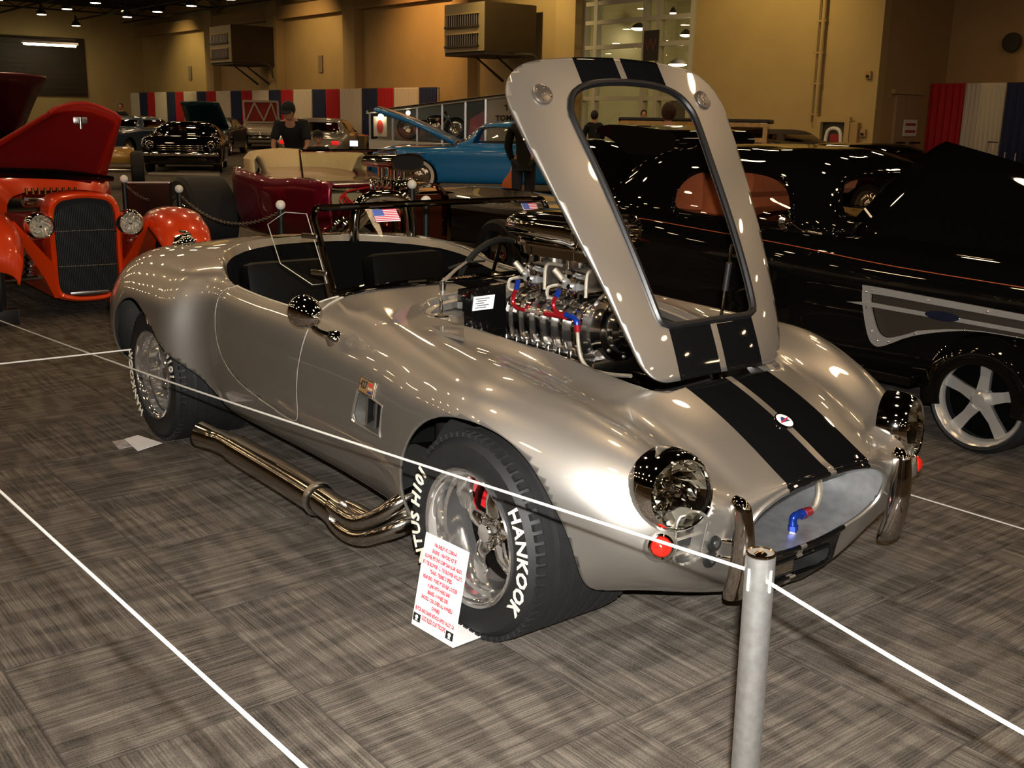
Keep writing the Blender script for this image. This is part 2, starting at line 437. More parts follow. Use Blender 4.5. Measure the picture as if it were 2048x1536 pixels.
# ceiling
ceiling = struct(B().box((-20, 4, ZC+0.15), (100, 64, 0.3)).obj('ceiling', DARKCEIL, None, False))
JO = mat('dark_steel_joist', (0.035, 0.025, 0.018), 0.7)
jm = None
for i, x in enumerate(range(-62, 26, 8)):
    b = B().box((x, 4, ZC-0.12), (0.12, 60, 0.24)).box((x, 4, ZC-0.62), (0.10, 60, 0.08))
    for y in np.arange(-24, 32, 1.6): b.cyl((x, y, ZC-0.60), (x, y+0.8, ZC-0.2), 0.025, n=5).cyl((x, y+0.8, ZC-0.2), (x, y+1.6, ZC-0.60), 0.025, n=5)
    b.obj('joist', JO, ceiling, False)
for y in (-8, 2, 9, 14, 18.5, 21.2): B().cyl((-65, y, ZC-0.85), (22, y, ZC-0.85), 0.05, n=8).obj('pipe', JO, ceiling)
# walls: back wall with the opening for the glazed entrance
WX0, WX1, WZ1 = at(1166, 100, 'y', YW).x, at(1388, 100, 'y', YW).x, 8.0
wb = B()
wb.box(((XL+WX0)/2, YW+0.15, ZC/2), (WX0-XL, 0.3, ZC))
wb.box(((WX1+XR)/2, YW+0.15, ZC/2), (XR-WX1, 0.3, ZC))
wall_back = struct(wb.obj('wall_back', TAN, None, False))
# soffit beam and pilasters
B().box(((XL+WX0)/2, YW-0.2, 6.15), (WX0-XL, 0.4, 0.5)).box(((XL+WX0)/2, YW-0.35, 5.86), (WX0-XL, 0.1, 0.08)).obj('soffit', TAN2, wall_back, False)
for px in (150, 232, 436, 563, 716, 938, 1146):
    x = at(px, 180, 'y', YW).x
    B().box((x, YW-0.22, ZC/2), (1.0, 0.44, ZC), bev=0.02).obj('pilaster', TAN, wall_back, False)
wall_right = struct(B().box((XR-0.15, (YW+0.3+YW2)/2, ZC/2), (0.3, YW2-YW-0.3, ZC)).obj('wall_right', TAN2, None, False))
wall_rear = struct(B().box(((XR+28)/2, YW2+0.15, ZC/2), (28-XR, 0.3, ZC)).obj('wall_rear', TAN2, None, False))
wall_left = struct(B().box((XL-0.15, 4, ZC/2), (0.3, 60, ZC)).obj('wall_left', TAN, None, False))
wall_near = struct(B().box((-20, -27.15, ZC/2), (96, 0.3, ZC)).obj('wall_near', TAN, None, False))
wall_end = struct(B().box((28.15, 3, ZC/2), (0.3, 58, ZC)).obj('wall_end', TAN, None, False))
# dark roller door in the far left wall, light band below it
ym = [at(p, 150, 'x', XL).y for p in (-140, 172)]
B().box((XL+0.06, sum(ym)/2, 3.9), (0.12, abs(ym[1]-ym[0]), 3.3)).obj('roller_door', mat('dark_door', (0.035, 0.02, 0.01), 0.6), wall_left, False)
for k in range(12): B().box((XL+0.13, sum(ym)/2, 2.4+k*0.275), (0.03, abs(ym[1]-ym[0]), 0.03)).obj('door_slat', JO, wall_left, False)
# ---- glazed entrance (window_1) with lobby behind
win = thing('window_1'); struct(win)
MULL = mat('window_mullion', (0.50, 0.47, 0.38), 0.5)
zs = [at(1250, p, 'y', YW).z for p in (330, 197, 92, 41, 2)]; zs[0] = 0.0; zs.append(zs[-1]+1.1)
xs = [at(p, 60, 'y', YW).x for p in (1169, 1193, 1291, 1319, 1386)]
for i, x in enumerate(xs): B().box((x, YW+0.05, zs[-1]/2), (0.16, 0.22, zs[-1])).obj('mullion', MULL, win, False)
for z in zs[1:]: B().box(((xs[0]+xs[-1])/2, YW+0.04, z), (xs[-1]-xs[0], 0.18, 0.13)).obj('transom', MULL, win, False)
for i in range(len(xs)-1):
    for k in range(len(zs)-1):
        B().box(((xs[i]+xs[i+1])/2, YW+0.05, (zs[k]+zs[k+1])/2), (xs[i+1]-xs[i]-0.14, 0.012, zs[k+1]-zs[k]-0.12)).obj('pane', PANE, win, False)
# lobby
lob = struct(B().box(((xs[0]+xs[-1])/2, YW+7, 3.6), (16, 0.2, 7.4)).box((xs[0]-2.5, YW+3.6, 3.6), (0.2, 6.6, 7.4)).box((xs[-1]+1.5, YW+3.6, 3.6), (0.2, 6.6, 7.4)).box(((xs[0]+xs[-1])/2, YW+3.8, 5.9), (14, 6.0, 0.1)).obj('wall_lobby', wall_mat('lobby_cream', (0.50, 0.44, 0.26)), None, False))
for k, (px, w) in enumerate(((1345, 1.6), (1250, 1.3))):
    x = at(px, 230, 'y', YW+6.8).x
    B().box((x, YW+6.85, 1.15), (w, 0.1, 2.3)).obj('lobby_door_panel', mat('lobby_dark', (0.11, 0.09, 0.06), 0.6), lob, False)
B().box((at(1275, 70, 'y', YW+6.8).x, YW+6.8, 4.2), (1.6, 0.2, 3.0)).obj('lobby_recess', mat('lobby_dark', (0.11, 0.09, 0.06), 0.6), lob, False)
EM = mat('lobby_lamp', (1, 1, 1), 0.5, emit=(1.0, 0.86, 0.62), estr=14)
for px, py, s in ((1278, 58, 0.30), (1224, 61, 0.16), (1371, 71, 0.2), (1346, 27, 0.12), (1355, 130, 0.34)):
    p = at(px, py, 'y', YW+4.2)
    lt = thing('lobby_ceiling_lamp', {1278: 'brightest round lamp seen high behind the glazed entrance', 1224: 'small faint lamp behind the left panes of the entrance', 1371: 'round lamp behind the right pane beside the tall wall', 1346: 'tiny faint lamp behind the topmost right pane', 1355: 'bright lobby lamp just above the open hood of the silver roadster'}[px], 'lamp', p)
    B().lathe((0, 0, 0.02), (0, 0, 1), [(0, s), (0.12, s*0.7), (0.2, s*0.2)], 20, True).obj('lamp_housing', JO, lt)
    B().lathe((0, 0, 0), (0, 0, 1), [(-0.05, 0.01), (-0.04, s*0.6), (0.0, s*0.95), (0.02, s*0.95)], 20, True).obj('diffuser', EM, lt)
# W sign hung on the mullions
p = at(1302, 91, 'y', YW-0.12)
ws = thing('hanging_letter_sign', 'dark square sign with a letter W hung on the glazed entrance', 'sign', p)
B().box((0, 0, 0), (0.62, 0.04, 0.9), bev=0.01).obj('sign_board', mat('sign_dark', (0.03, 0.025, 0.018), 0.6), ws, False)
text_on('letter', 'W', (0, -0.03, 0.0), (1, 0, 0), (0, 0, 1), 0.5, mat('sign_letter_red', (0.12, 0.04, 0.03), 0.6), ws, 0.01)
# wall fittings right of the entrance
def wx(px, py, dy=0.0): return at(px, py, 'y', YW-dy)
p0, p1 = wx(1645, -30, 0.1), wx(1630, 252, 0.1)
dp = thing('wall_conduit', 'tall thin conduit pipe running down the tan wall', 'pipe', (p1.x, p1.y, 0))
B().cyl((0, 0, p1.z), (0.0, 0, p0.z), 0.06, n=10).obj('pipe', TAN, dp)
B().cyl((-0.16, 0, p1.z+0.1), (-0.16, 0, p0.z), 0.035, n=8).obj('thin_pipe', TAN, dp)
for k in range(5): B().box((-0.08, 0.02, p1.z+0.3+k*0.8), (0.32, 0.08, 0.05)).obj('clamp', TAN2, dp, False)
p = wx(1667, 272, 0.08)
fc = thing('fire_hose_cabinet', 'recessed fire cabinet with red label behind the black car roof', 'cabinet', p)
B().strip(rrect(1.05, 1.0, 0.02), rrect(0.75, 0.72, 0.02), (0, 0, 0), (1, 0, 0), (0, 0, 1), (0, -0.1, 0)).obj('frame', TAN, fc, False)
B().box((0, 0.05, 0), (0.74, 0.05, 0.7)).obj('back_panel', mat('cab_dark', (0.05, 0.045, 0.03), 0.4), fc, False)
B().box((0.05, 0.0, -0.05), (0.3, 0.03, 0.2)).obj('label_plate', mat('cab_red', (0.3, 0.02, 0.02), 0.5), fc, False)
B().tube([(-0.25, 0, -0.3), (-0.2, 0, 0.1), (0, 0, 0.2), (0.2, 0, 0.1), (0.25, 0, -0.3)], 0.05, 8, smooth=4).obj('hose', WHITE, fc)
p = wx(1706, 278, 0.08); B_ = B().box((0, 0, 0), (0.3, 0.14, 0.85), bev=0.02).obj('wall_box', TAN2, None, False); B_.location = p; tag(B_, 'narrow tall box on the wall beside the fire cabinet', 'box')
for px, py, l in ((1737, 150, 'small wall switch high on the tan wall near the corner'), (1726, 266, 'small wall switch beside the fire cabinet')):
    o = thing('wall_switch', l, 'switch', wx(px, py, 0.04)); B().box((0, 0, 0), (0.16, 0.06, 0.2), bev=0.01).obj('plate', TAN2, o, False); B().box((0, -0.04, -0.03), (0.06, 0.06, 0.06)).obj('button', BLACKMATT, o, False)
o = thing('wall_sensor_disc', 'pale oval disc on the wall above the silver hood', 'sensor', wx(1132, 105, 0.06)); B().lathe((0, 0, 0), (0, -1, 0), [(0, 0.42), (0.06, 0.4), (0.08, 0.001)], 24, True).obj('disc', mat('disc_grey', (0.42, 0.38, 0.28), 0.6), o)
for px, py, l in ((380, 146, 'small dark plaque on the wall under the left ventilation unit glow'), (641, 128, 'small grey plaque on the wall above the drapes middle bay')):
    o = B().box((0, 0, 0), (0.35, 0.06, 0.75), bev=0.02).obj('wall_plaque', mat('plaque', (0.25, 0.2, 0.13), 0.6), None, False); o.location = wx(px, py, 0.05); tag(o, l, 'plaque')
o = thing('round_wall_speaker', 'large dark round grille high on the far right wall', 'speaker', at(2025, 85, 'y', YW2-0.1)); B().lathe((0, 0, 0), (0, -1, 0), [(0, 0.25), (0.08, 0.24), (0.10, 0.2), (0.07, 0.001)], 24, True).obj('grille', mat('spk', (0.05, 0.04, 0.03), 0.8), o)
# door and its sign in the right wall return
d1 = thing('door_1'); struct(d1)
ya, yb = at(1768, 260, 'x', XR+0.05).y, at(1848, 260, 'x', XR+0.05).y
zt = 2.25
for k, (u0, u1) in enumerate(((ya+0.4, (ya+yb)/2), ((ya+yb)/2, yb-0.4))):
    lf = B().box((XR+0.04, (u0+u1)/2, zt/2), (0.08, abs(u1-u0)-0.04, zt-0.05), bev=0.01).obj('door_leaf', mat('door_brown', (0.36, 0.25, 0.14), 0.5), d1, False)
    B().cyl((XR+0.1, (ya+yb)/2+(k-.5)*0.5, 1.0), (XR+0.18, (ya+yb)/2+(k-.5)*0.5, 1.0), 0.03).box((XR+0.2, (ya+yb)/2+(k-.5)*0.7, 1.0), (0.04, 0.4, 0.05)).obj('door_handle', BLACKSAT, lf)
B().box((XR+0.05, (ya+yb)/2, zt+0.05), (0.12, abs(yb-ya)-0.5, 0.12)).obj('door_frame', TAN2, d1, False)
o = thing('door_notice', 'small white notice with two printed lines on the brown door', 'sign', at(1820, 256, 'x', XR+0.1)); B().box((0, 0, 0), (0.02, 0.62, 0.42)).obj('paper', WHITE, o, False)
for k in range(2): B().box((0.012, 0, 0.09-k*0.18), (0.004, 0.48, 0.07)).obj('print_line', mat('print_red', (0.35, 0.05, 0.04), 0.6), o, False)
# ---- ventilation units on the back wall
def vent_unit(pxc, pxl, pxr, pyt, pyb, lab, yf):
    pc = at(pxc, (pyt+pyb)/2, 'y', yf); zt, zb = at(pxc, pyt, 'y', yf).z, at(pxc, pyb, 'y', yf).z
    xl = at(pxl, (pyt+pyb)/2, 'y', yf).x; wd = pc.x-xl; h = zt-zb
    t = thing('ventilation_unit', lab, 'ventilation unit', (xl, yf, zb), 0, 'ventilation units on the back wall')
    dep = YW-0.4-yf
    VU = mat('vent_case_shade_tone', (0.045, 0.03, 0.014), 0.55, noise=0.1, nscale=2); VD = mat('vent_inside', (0.02, 0.016, 0.012), 0.7)  # dark case colour holds the shade of the unlit sides
    B().box((wd/2, dep/2, h/2), (wd, dep, h), bev=0.02).obj('case', VU, t, False)
    B().box((wd/2, -0.005, h/2), (wd*0.98, 0.02, h*0.98)).obj('lit_front_face', mat('vent_front_lit_tone', (0.30, 0.235, 0.12), 0.5), t, False)  # thin plate added: the light on the front is in its paler colour
    for k in range(2):
        z0 = h*(0.13+k*0.40)
        lv = B().box((wd*0.46, -0.02, z0+h*0.12), (wd*0.78, 0.03, h*0.24)).obj('louvre_opening', VD, t, False)
        B().box((wd*0.46, -0.04, z0+h*0.25), (wd*0.82, 0.1, 0.05)).obj('hood_rail', TAN, lv, False)
        B().box((wd*0.46, -0.05, z0-0.02), (wd*0.82, 0.12, 0.06)).obj('lower_rail', VU, lv, False)
        for q in range(14): B().box((wd*(0.10+q*0.0555), -0.035, z0+h*0.12), (0.02, 0.05, h*0.22), Euler((0, 0, 0.5))).obj('blade', STEEL, lv, False)
    for s in (0.25, 0.75):
        B().tube([(wd*s, dep*0.98, -h*0.55), (wd*s, dep*0.4, -0.06), (wd*s, dep, -0.06)], 0.05, 6).obj('bracket', JO, t)
    B().box((wd/2, dep/2, -0.05), (wd*1.02, dep*0.96, 0.1)).obj('drip_tray', JO, t, False)
    B().tube([(wd, dep*0.6, -0.06), (wd+0.5, dep*0.6, -0.06), (wd+0.8, dep*0.7, -0.15), (wd+0.85, dep*0.75, -0.7)], 0.05, 8, smooth=4).obj('drain_pipe', JO, t)
vent_unit(970, 889, 1060, 1, 102, 'largest ventilation unit with two louvred openings, nearest the entrance', YW-2.6)
vent_unit(463, 420, 552, 48, 124, 'dark ventilation unit above the drapes in the middle of the wall', YW-2.6)
vent_unit(184, 160, 216, 92, 146, 'small far ventilation unit beside the dark roller door', YW-2.6)
# ---- striped drapes
def drape_mesh(name, w, h, m, pleats):
    n = pleats*6; b = B(); rg = []
    for zi, z in enumerate((0.0, h*0.5, h-0.12, h-0.06, h)):
        amp = 0.05 if zi < 2 else (0.03 if zi == 2 else 0.012)
        rg.append([((w-0.02)*(k/n-0.5), amp*math.sin(2*PI*pleats*k/n+0.3*zi)+0.0, z) for k in range(n+1)])
    b.ring_loft(rg, False, False, False)
    me_o = b.obj(name, m); solidify(me_o, 0.006); return me_o
DR = {'r': mat('drape_red', (0.42, 0.010, 0.018), 0.8), 'w': mat('drape_white', (0.62, 0.56, 0.46), 0.8), 'b': mat('drape_blue', (0.014, 0.022, 0.075), 0.8)}
CN = {'r': 'red', 'w': 'white', 'b': 'dark blue'}
yd = YW-0.9
xr = at(874, 190, 'y', yd).x; xl = at(205, 203, 'y', yd).x; HD = 2.55
src = {c: drape_mesh('drape', w, HD, DR[c], p) for c, w, p in (('r', 1.25, 5), ('w', 1.85, 9), ('b', 1.25, 5))}
wid = {'r': 1.25, 'w': 1.85, 'b': 1.25}
x = xr; seq = ['b', 'w', 'r']; k = 0; used = set(); cntc = {'r': 0, 'w': 0, 'b': 0}
ORD = ['first', 'second', 'third', 'fourth', 'fifth', 'sixth', 'seventh', 'eighth', 'ninth', 'tenth', 'eleventh', 'twelfth', 'thirteenth', 'fourteenth']
while x > xl and k < 42:
    c = seq[k % 3]
    o = src[c] if c not in used else src[c].copy()
    if c in used: COL.objects.link(o)
    used.add(c); o.location = (x-wid[c]/2, yd, 0.0); cntc[c] += 1
    tag(o, '%s drape of the back wall row, %s of its colour from the trailer' % (CN[c], ORD[cntc[c]-1]), 'drape', 'drapes along the back wall')
    x -= wid[c]; k += 1
rl = thing('drape_rail', 'long pipe rail carrying the striped drapes on the back wall', 'rail', (xr, yd, 0))
B().cyl((0, 0.06, HD-0.03), (x-xr, 0.06, HD-0.03), 0.025, n=8).obj('crossbar', STEEL, rl)
for q in range(0, int(xr-x), 3): B().cyl((-q, 0.1, 0), (-q, 0.1, HD), 0.025, n=8).obj('upright', STEEL, rl)
yd2 = YW2-0.8
xs2 = [at(p, 250, 'y', yd2).x for p in (1852, 1922, 2004, 2085)]
rl = thing('drape_rail', 'pipe rail carrying three drapes by the brown door', 'rail', (xs2[0], yd2, 0))
B().cyl((0, 0.06, 2.52), (xs2[-1]-xs2[0], 0.06, 2.52), 0.025, n=8).obj('crossbar', STEEL, rl)
for q in xs2: B().cyl((q-xs2[0], 0.1, 0), (q-xs2[0], 0.1, 2.55), 0.025, n=8).obj('upright', STEEL, rl)
for i, c in enumerate('rwb'):
    w = xs2[i+1]-xs2[i]
    o = src[c].copy(); COL.objects.link(o); o.scale = (w/wid[c], 1, 1); o.location = ((xs2[i]+xs2[i+1])/2, yd2, 0)
    tag(o, '%s drape near the brown door behind the black coupe' % CN[c], 'drape', 'drapes by the door')
# ---- high-bay lamps in rows over the hall; each gives its own light
LAMP = mat('high_bay_glow', (1, 1, 1), 0.5, emit=(1.0, 0.68, 0.38), estr=52)
HOUS = mat('lamp_housing_dark', (0.05, 0.045, 0.04), 0.5)
lamp0 = thing('high_bay_lamp', 'x', 'lamp', (0, 0, 0))
lh = B().lathe((0, 0, 0), (0, 0, 1), [(0.0, 0.25), (0.12, 0.22), (0.26, 0.10), (0.32, 0.07), (0.5, 0.07)], 20, True).obj('housing', HOUS, lamp0)
B().cyl((0, 0, 0.45), (0, 0, ZC-6.0-0.005), 0.015, n=6).obj('hanging_rod', HOUS, lamp0)
ll = B().lathe((0, 0, -0.012), (0, 0, 1), [(0.0, 0.001), (0.0, 0.205), (0.01, 0.21)], 18, False).obj('glowing_lens', LAMP, lamp0)
first = True; LZ = 6.0; li = 0
for ix, x in enumerate(np.arange(-62, 18, 4.05)):
    for iy, y in enumerate((-10.5, -7.0, -3.5, 0.0, 3.5, 7.0, 10.5, 14.0, 17.5)):
        if x < -56 and (ix+iy) % 2: continue
        o = lamp0 if first else copy_tree(lamp0); first = False
        o.location = (x+(iy % 2)*2.0, y, LZ); li += 1
        o['label'] = 'high-bay lamp in the rows overhead, out of the picture'; o['group'] = 'high-bay lamps under the ceiling'
# the lamps that show under the ceiling are told apart by their order from the left
def pix(v): d = Vector(v)-CAM_P; z = d.dot(_f); return (1024+CAM_F*d.dot(_r)/z, 768-CAM_F*d.dot(_u)/z) if z > 0.1 else (-9e9, 0)
vis = sorted([(pix(o.location)[0], o) for o in bpy.data.objects if o.name.startswith('high_bay_lamp') and -20 < pix(o.location)[0] < 860 and -4 < pix(o.location)[1] < 120], key=lambda q: q[0])
NUM = ['first', 'second', 'third', 'fourth', 'fifth', 'sixth', 'seventh', 'eighth', 'ninth', 'tenth', 'eleventh', 'twelfth', 'thirteenth', 'fourteenth', 'fifteenth', 'sixteenth', 'seventeenth', 'eighteenth', 'nineteenth', 'twentieth']
for k, (_, o) in enumerate(vis[:20]): o['label'] = 'glowing round lamp under the dark ceiling, %s lamp from the left' % NUM[k]
# fluorescent batten at the far left
p = at(100, 88, 'x', XL+3)
fb = thing('fluorescent_batten', 'bright fluorescent batten above the dark roller door', 'lamp', p)
B().box((0, 0, 0.06), (0.3, 3.0, 0.12)).obj('batten_case', WHITE, fb, False); B().cyl((0.0, -1.4, -0.04), (0, 1.4, -0.04), 0.07).obj('tube', mat('fluor', (1, 1, 1), 0.5, emit=(1, 0.92, 0.55), estr=25), fb)
B().box((-0.4, -1.0, 0.3), (0.1, 5.0, 0.08)).obj('hanger_rail', JO, fb, False)
# wall washers with their fixtures
WS = 1.0
for i, (px, py, e, c, ang, lab) in enumerate(((385, 150, 900, (1.0, 0.74, 0.30), 50, 'the left bay'), (225, 170, 700, (1.0, 0.70, 0.30), 50, 'the far bay'), (640, 120, 800, (1.0, 0.66, 0.27), 60, 'the middle bay'), (866, 85, 1500, (1.0, 0.52, 0.17), 55, 'the orange bay'), (1090, 90, 1000, (1.0, 0.72, 0.30), 55, 'the bay beside the entrance'), (1520, 160, 900, (1.0, 0.72, 0.26), 75, 'the tall wall right of the entrance'))):
    t = at(px, py, 'y', YW); l = Vector((t.x+1.2, YW-4.2, 6.7))
    key_spot('wall_washer_light', l, (t.x, YW, t.z-0.4), e*WS, c, ang+30, 0.85)
    o = thing('wall_washer', 'small ceiling spotlight aimed at %s of the back wall' % lab, 'spotlight', l+Vector((0, 0, 0.1)))
    B().cyl((0, 0, 0.0), (0, 0, 0.35), 0.12, 0.09).obj('spot_can', HOUS, o); B().cyl((0, 0, 0.3), (0, 0, 0.75), 0.02).obj('stem', HOUS, o)
key_spot('rear_wall_light', (-6, YW2-5, 6.6), (-8, YW2, 3.5), 160, (1.0, 0.55, 0.2), 80, 0.9)
for lx_ in (xs[0]+1.0, xs[-1]-1.5):
    pl_ = bpy.data.lights.new('lobby_light', 'POINT'); pl_.energy = 75; pl_.color = (1.0, 0.84, 0.5); pl_.shadow_soft_size = 0.3; po_ = bpy.data.objects.new('lobby_light', pl_); COL.objects.link(po_); po_.location = (lx_, YW+4.2, 3.6)
if 0: key_spot('lobby_light', ((xs[0]+xs[-1])/2, YW+3, 5.6), ((xs[0]+xs[-1])/2, YW+5, 0.0), 1000, (1.0, 0.82, 0.48), 150, 0.8)
# ================================================================== SILVER ROADSTER
car = thing('roadster', 'silver open roadster with twin black stripes and its hood raised', 'car', (0, 0, 0))
NET = [  # front -> rear; each row from the centre top round to the centre bottom (half body)
 # cap rows close the nose inside the mouth
 [(.575, .001, .330), (.575, .002, .330), (.575, .003, .330), (.575, .004, .328), (.574, .004, .326), (.574, .004, .324), (.573, .004, .322), (.572, .004, .320), (.571, .004, .318), (.570, .003, .316), (.569, .002, .315), (.569, .001, .315)],
 [(.612, 0, .470), (.608, .13, .462), (.602, .22, .435), (.596, .255, .410), (.592, .268, .398), (.588, .275, .385), (.582, .278, .365), (.574, .272, .335), (.560, .25, .285), (.540, .20, .215), (.520, .12, .165), (.512, 0, .150)],
 [(.630, 0, .512), (.625, .165, .502), (.614, .262, .468), (.606, .305, .440), (.601, .325, .420), (.595, .338, .398), (.588, .338, .372), (.578, .322, .330), (.562, .275, .265), (.540, .205, .185), (.515, .120, .138), (.505, 0, .128)],
 [(.606, 0, .528), (.603, .168, .522), (.600, .278, .500), (.598, .335, .482), (.596, .395, .478), (.588, .455, .472), (.578, .490, .440), (.572, .480, .395), (.562, .435, .325), (.535, .325, .240), (.485, .180, .155), (.480, 0, .138)],
 [(.565, 0, .552), (.562, .175, .545), (.560, .288, .524), (.558, .345, .508), (.556, .405, .520), (.550, .490, .540), (.535, .560, .500), (.532, .585, .430), (.530, .570, .350), (.515, .490, .262), (.450, .300, .165), (.440, 0, .145)],
 [(.500, 0, .590), (.498, .183, .582), (.496, .300, .560), (.494, .356, .543), (.490, .415, .552), (.478, .515, .590), (.460, .610, .548), (.455, .655, .462), (.455, .650, .370), (.445, .580, .268), (.380, .40, .172), (.380, 0, .15)],
 [(.400, 0, .642), (.400, .187, .634), (.400, .312, .612), (.400, .372, .592), (.398, .435, .600), (.390, .535, .640), (.375, .640, .600), (.368, .705, .510), (.365, .705, .390), (.355, .650, .245), (.30, .45, .165), (.30, 0, .15)],
 [(.250, 0, .704), (.250, .19, .697), (.250, .335, .675), (.250, .405, .655), (.250, .475, .664), (.247, .572, .694), (.240, .685, .655), (.236, .762, .555), (.236, .772, .410), (.236, .735, .225), (.22, .50, .155), (.22, 0, .15)],
 [(.0, 0, .768), (.0, .19, .762), (.0, .36, .74), (.0, .44, .718), (.0, .51, .724), (.0, .605, .750), (.0, .735, .728), (.0, .818, .650), (.0, .838, .49), (.0, .79, .24), (.0, .5, .155), (.0, 0, .15)],
 [(-.30, 0, .812), (-.30, .19, .806), (-.30, .385, .785), (-.30, .475, .765), (-.30, .54, .763), (-.30, .62, .770), (-.30, .725, .735), (-.30, .797, .64), (-.30, .815, .48), (-.30, .76, .235), (-.3, .5, .17), (-.3, 0, .17)],
 [(-.60, 0, .838), (-.60, .19, .832), (-.60, .405, .812), (-.60, .495, .796), (-.60, .55, .789), (-.60, .615, .781), (-.60, .695, .735), (-.60, .752, .64), (-.60, .772, .48), (-.60, .705, .235), (-.6, .5, .17), (-.6, 0, .17)],
 [(-.90, 0, .860), (-.90, .19, .855), (-.90, .39, .840), (-.90, .48, .825), (-.90, .54, .812), (-.90, .605, .790), (-.90, .675, .737), (-.90, .727, .64), (-.90, .745, .48), (-.90, .680, .235), (-.9, .5, .17), (-.9, 0, .17)],
 [(-1.2, 0, .868), (-1.2, .19, .864), (-1.2, .39, .85), (-1.2, .49, .835), (-1.2, .55, .818), (-1.2, .625, .790), (-1.2, .685, .735), (-1.2, .725, .63), (-1.2, .738, .47), (-1.2, .670, .235), (-1.2, .5, .17), (-1.2, 0, .17)],
 [(-1.55, 0, .872), (-1.55, .19, .868), (-1.55, .39, .855), (-1.55, .49, .842), (-1.55, .56, .822), (-1.55, .635, .792), (-1.55, .695, .735), (-1.55, .73, .63), (-1.55, .74, .47), (-1.55, .675, .24), (-1.55, .5, .17), (-1.55, 0, .17)],
 [(-1.80, 0, .882), (-1.80, .19, .879), (-1.80, .39, .866), (-1.80, .49, .854), (-1.80, .57, .836), (-1.80, .648, .802), (-1.80, .705, .742), (-1.80, .738, .635), (-1.80, .748, .47), (-1.80, .685, .245), (-1.80, .5, .18), (-1.80, 0, .18)],
 [(-1.90, 0, .886), (-1.90, .19, .883), (-1.90, .39, .870), (-1.90, .49, .858), (-1.90, .57, .842), (-1.90, .652, .808), (-1.90, .710, .748), (-1.90, .743, .638), (-1.90, .752, .472), (-1.90, .690, .247), (-1.9, .5, .18), (-1.9, 0, .18)],
 [(-1.955, 0, .888), (-1.955, .19, .886), (-1.955, .385, .873), (-1.955, .485, .861), (-1.955, .57, .848), (-1.955, .660, .820), (-1.955, .738, .768), (-1.955, .785, .655), (-1.955, .797, .487), (-1.955, .735, .26), (-1.955, .5, .185), (-1.955, 0, .185)],
 [(-2.005, 0, .890), (-2.005, .19, .888), (-2.005, .38, .876), (-2.005, .48, .865), (-2.005, .57, .853), (-2.005, .665, .830), (-2.005, .775, .787), (-2.005, .852, .675), (-2.005, .872, .50), (-2.005, .81, .27), (-2.005, .5, .19), (-2.005, 0, .19)],
 [(-2.14, 0, .892), (-2.14, .19, .889), (-2.14, .38, .878), (-2.14, .48, .868), (-2.14, .57, .859), (-2.14, .665, .842), (-2.14, .785, .80), (-2.14, .872, .682), (-2.14, .892, .505), (-2.14, .83, .275), (-2.14, .5, .19), (-2.14, 0, .19)],
 [(-2.40, 0, .886), (-2.40, .19, .884), (-2.40, .36, .875), (-2.40, .46, .868), (-2.40, .55, .864), (-2.40, .65, .853), (-2.40, .78, .805), (-2.40, .872, .68), (-2.40, .893, .51), (-2.40, .83, .28), (-2.4, .5, .2), (-2.4, 0, .2)],
 [(-2.75, 0, .856), (-2.75, .19, .854), (-2.75, .35, .845), (-2.75, .45, .838), (-2.75, .53, .834), (-2.75, .62, .826), (-2.75, .745, .775), (-2.75, .835, .65), (-2.75, .855, .49), (-2.75, .79, .30), (-2.75, .5, .22), (-2.75, 0, .22)],
 [(-2.96, 0, .80), (-2.96, .18, .798), (-2.96, .33, .79), (-2.96, .42, .783), (-2.96, .50, .778), (-2.96, .58, .768), (-2.96, .69, .715), (-2.96, .765, .60), (-2.96, .78, .47), (-2.96, .72, .33), (-2.96, .5, .25), (-2.96, 0, .25)],
 [(-3.11, 0, .70), (-3.11, .16, .698), (-3.11, .29, .69), (-3.11, .37, .684), (-3.11, .44, .678), (-3.11, .51, .667), (-3.11, .60, .625), (-3.11, .655, .545), (-3.11, .665, .46), (-3.11, .62, .37), (-3.11, .45, .31), (-3.11, 0, .31)],
 [(-3.18, 0, .58), (-3.18, .12, .58), (-3.18, .22, .576), (-3.18, .28, .572), (-3.18, .33, .567), (-3.18, .38, .56), (-3.18, .43, .54), (-3.18, .46, .50), (-3.18, .465, .46), (-3.18, .44, .42), (-3.18, .32, .39), (-3.18, 0, .38)],
 [(-3.20, 0, .49)]*12,
]
NET[-1] = [(-3.20, 0.002*k if 0 < k < 11 else 0, .49) for k in range(12)]
NET[0][0] = (.575, 0, .330); NET[0][-1] = (.569, 0, .315)
A = net_surface(NET, 330, 120)
for _ in range(10):
    Q = A.copy(); Q[1:-1] += .25*(A[2:]+A[:-2]-2*A[1:-1]); Q[:, 1:-1] += .12*(A[:, 2:]+A[:, :-2]-2*A[:, 1:-1]); Q[:, 0, 1] = 0; Q[:, -1, 1] = 0; Q[0] = A[0]; Q[-1] = A[-1]; A = Q
V, F = grid_mesh(A)
V = np.asarray(V)
def cutaway(V, F, s, keep='out'):
    V, i, o = split(V, F, s); return V, i, o
# --- wheel arches
WBASE, AXZ = 2.40, 0.30
REAR_ARCH = [tuple(p) for p in cr([(-2.775, .10), (-2.765, .30), (-2.725, .44), (-2.64, .555), (-2.52, .632), (-2.40, .660), (-2.28, .648), (-2.15, .590), (-2.04, .50), (-1.945, .39), (-1.875, .285), (-1.83, .20), (-1.80, .10)], 5)]
for x0, rr, yi in ((0.0, 0.352, 0.40), (-WBASE, 0.362, 0.42)):
    s = np.maximum(np.hypot(V[:, 0]-x0, V[:, 2]-AXZ)-rr if x0 == 0 else sdf(REAR_ARCH, V[:, 0], V[:, 2]), yi-abs(V[:, 1]))
    s = np.maximum(s, V[:, 2]-0.70)
    V, _, F = split(V, F, s)
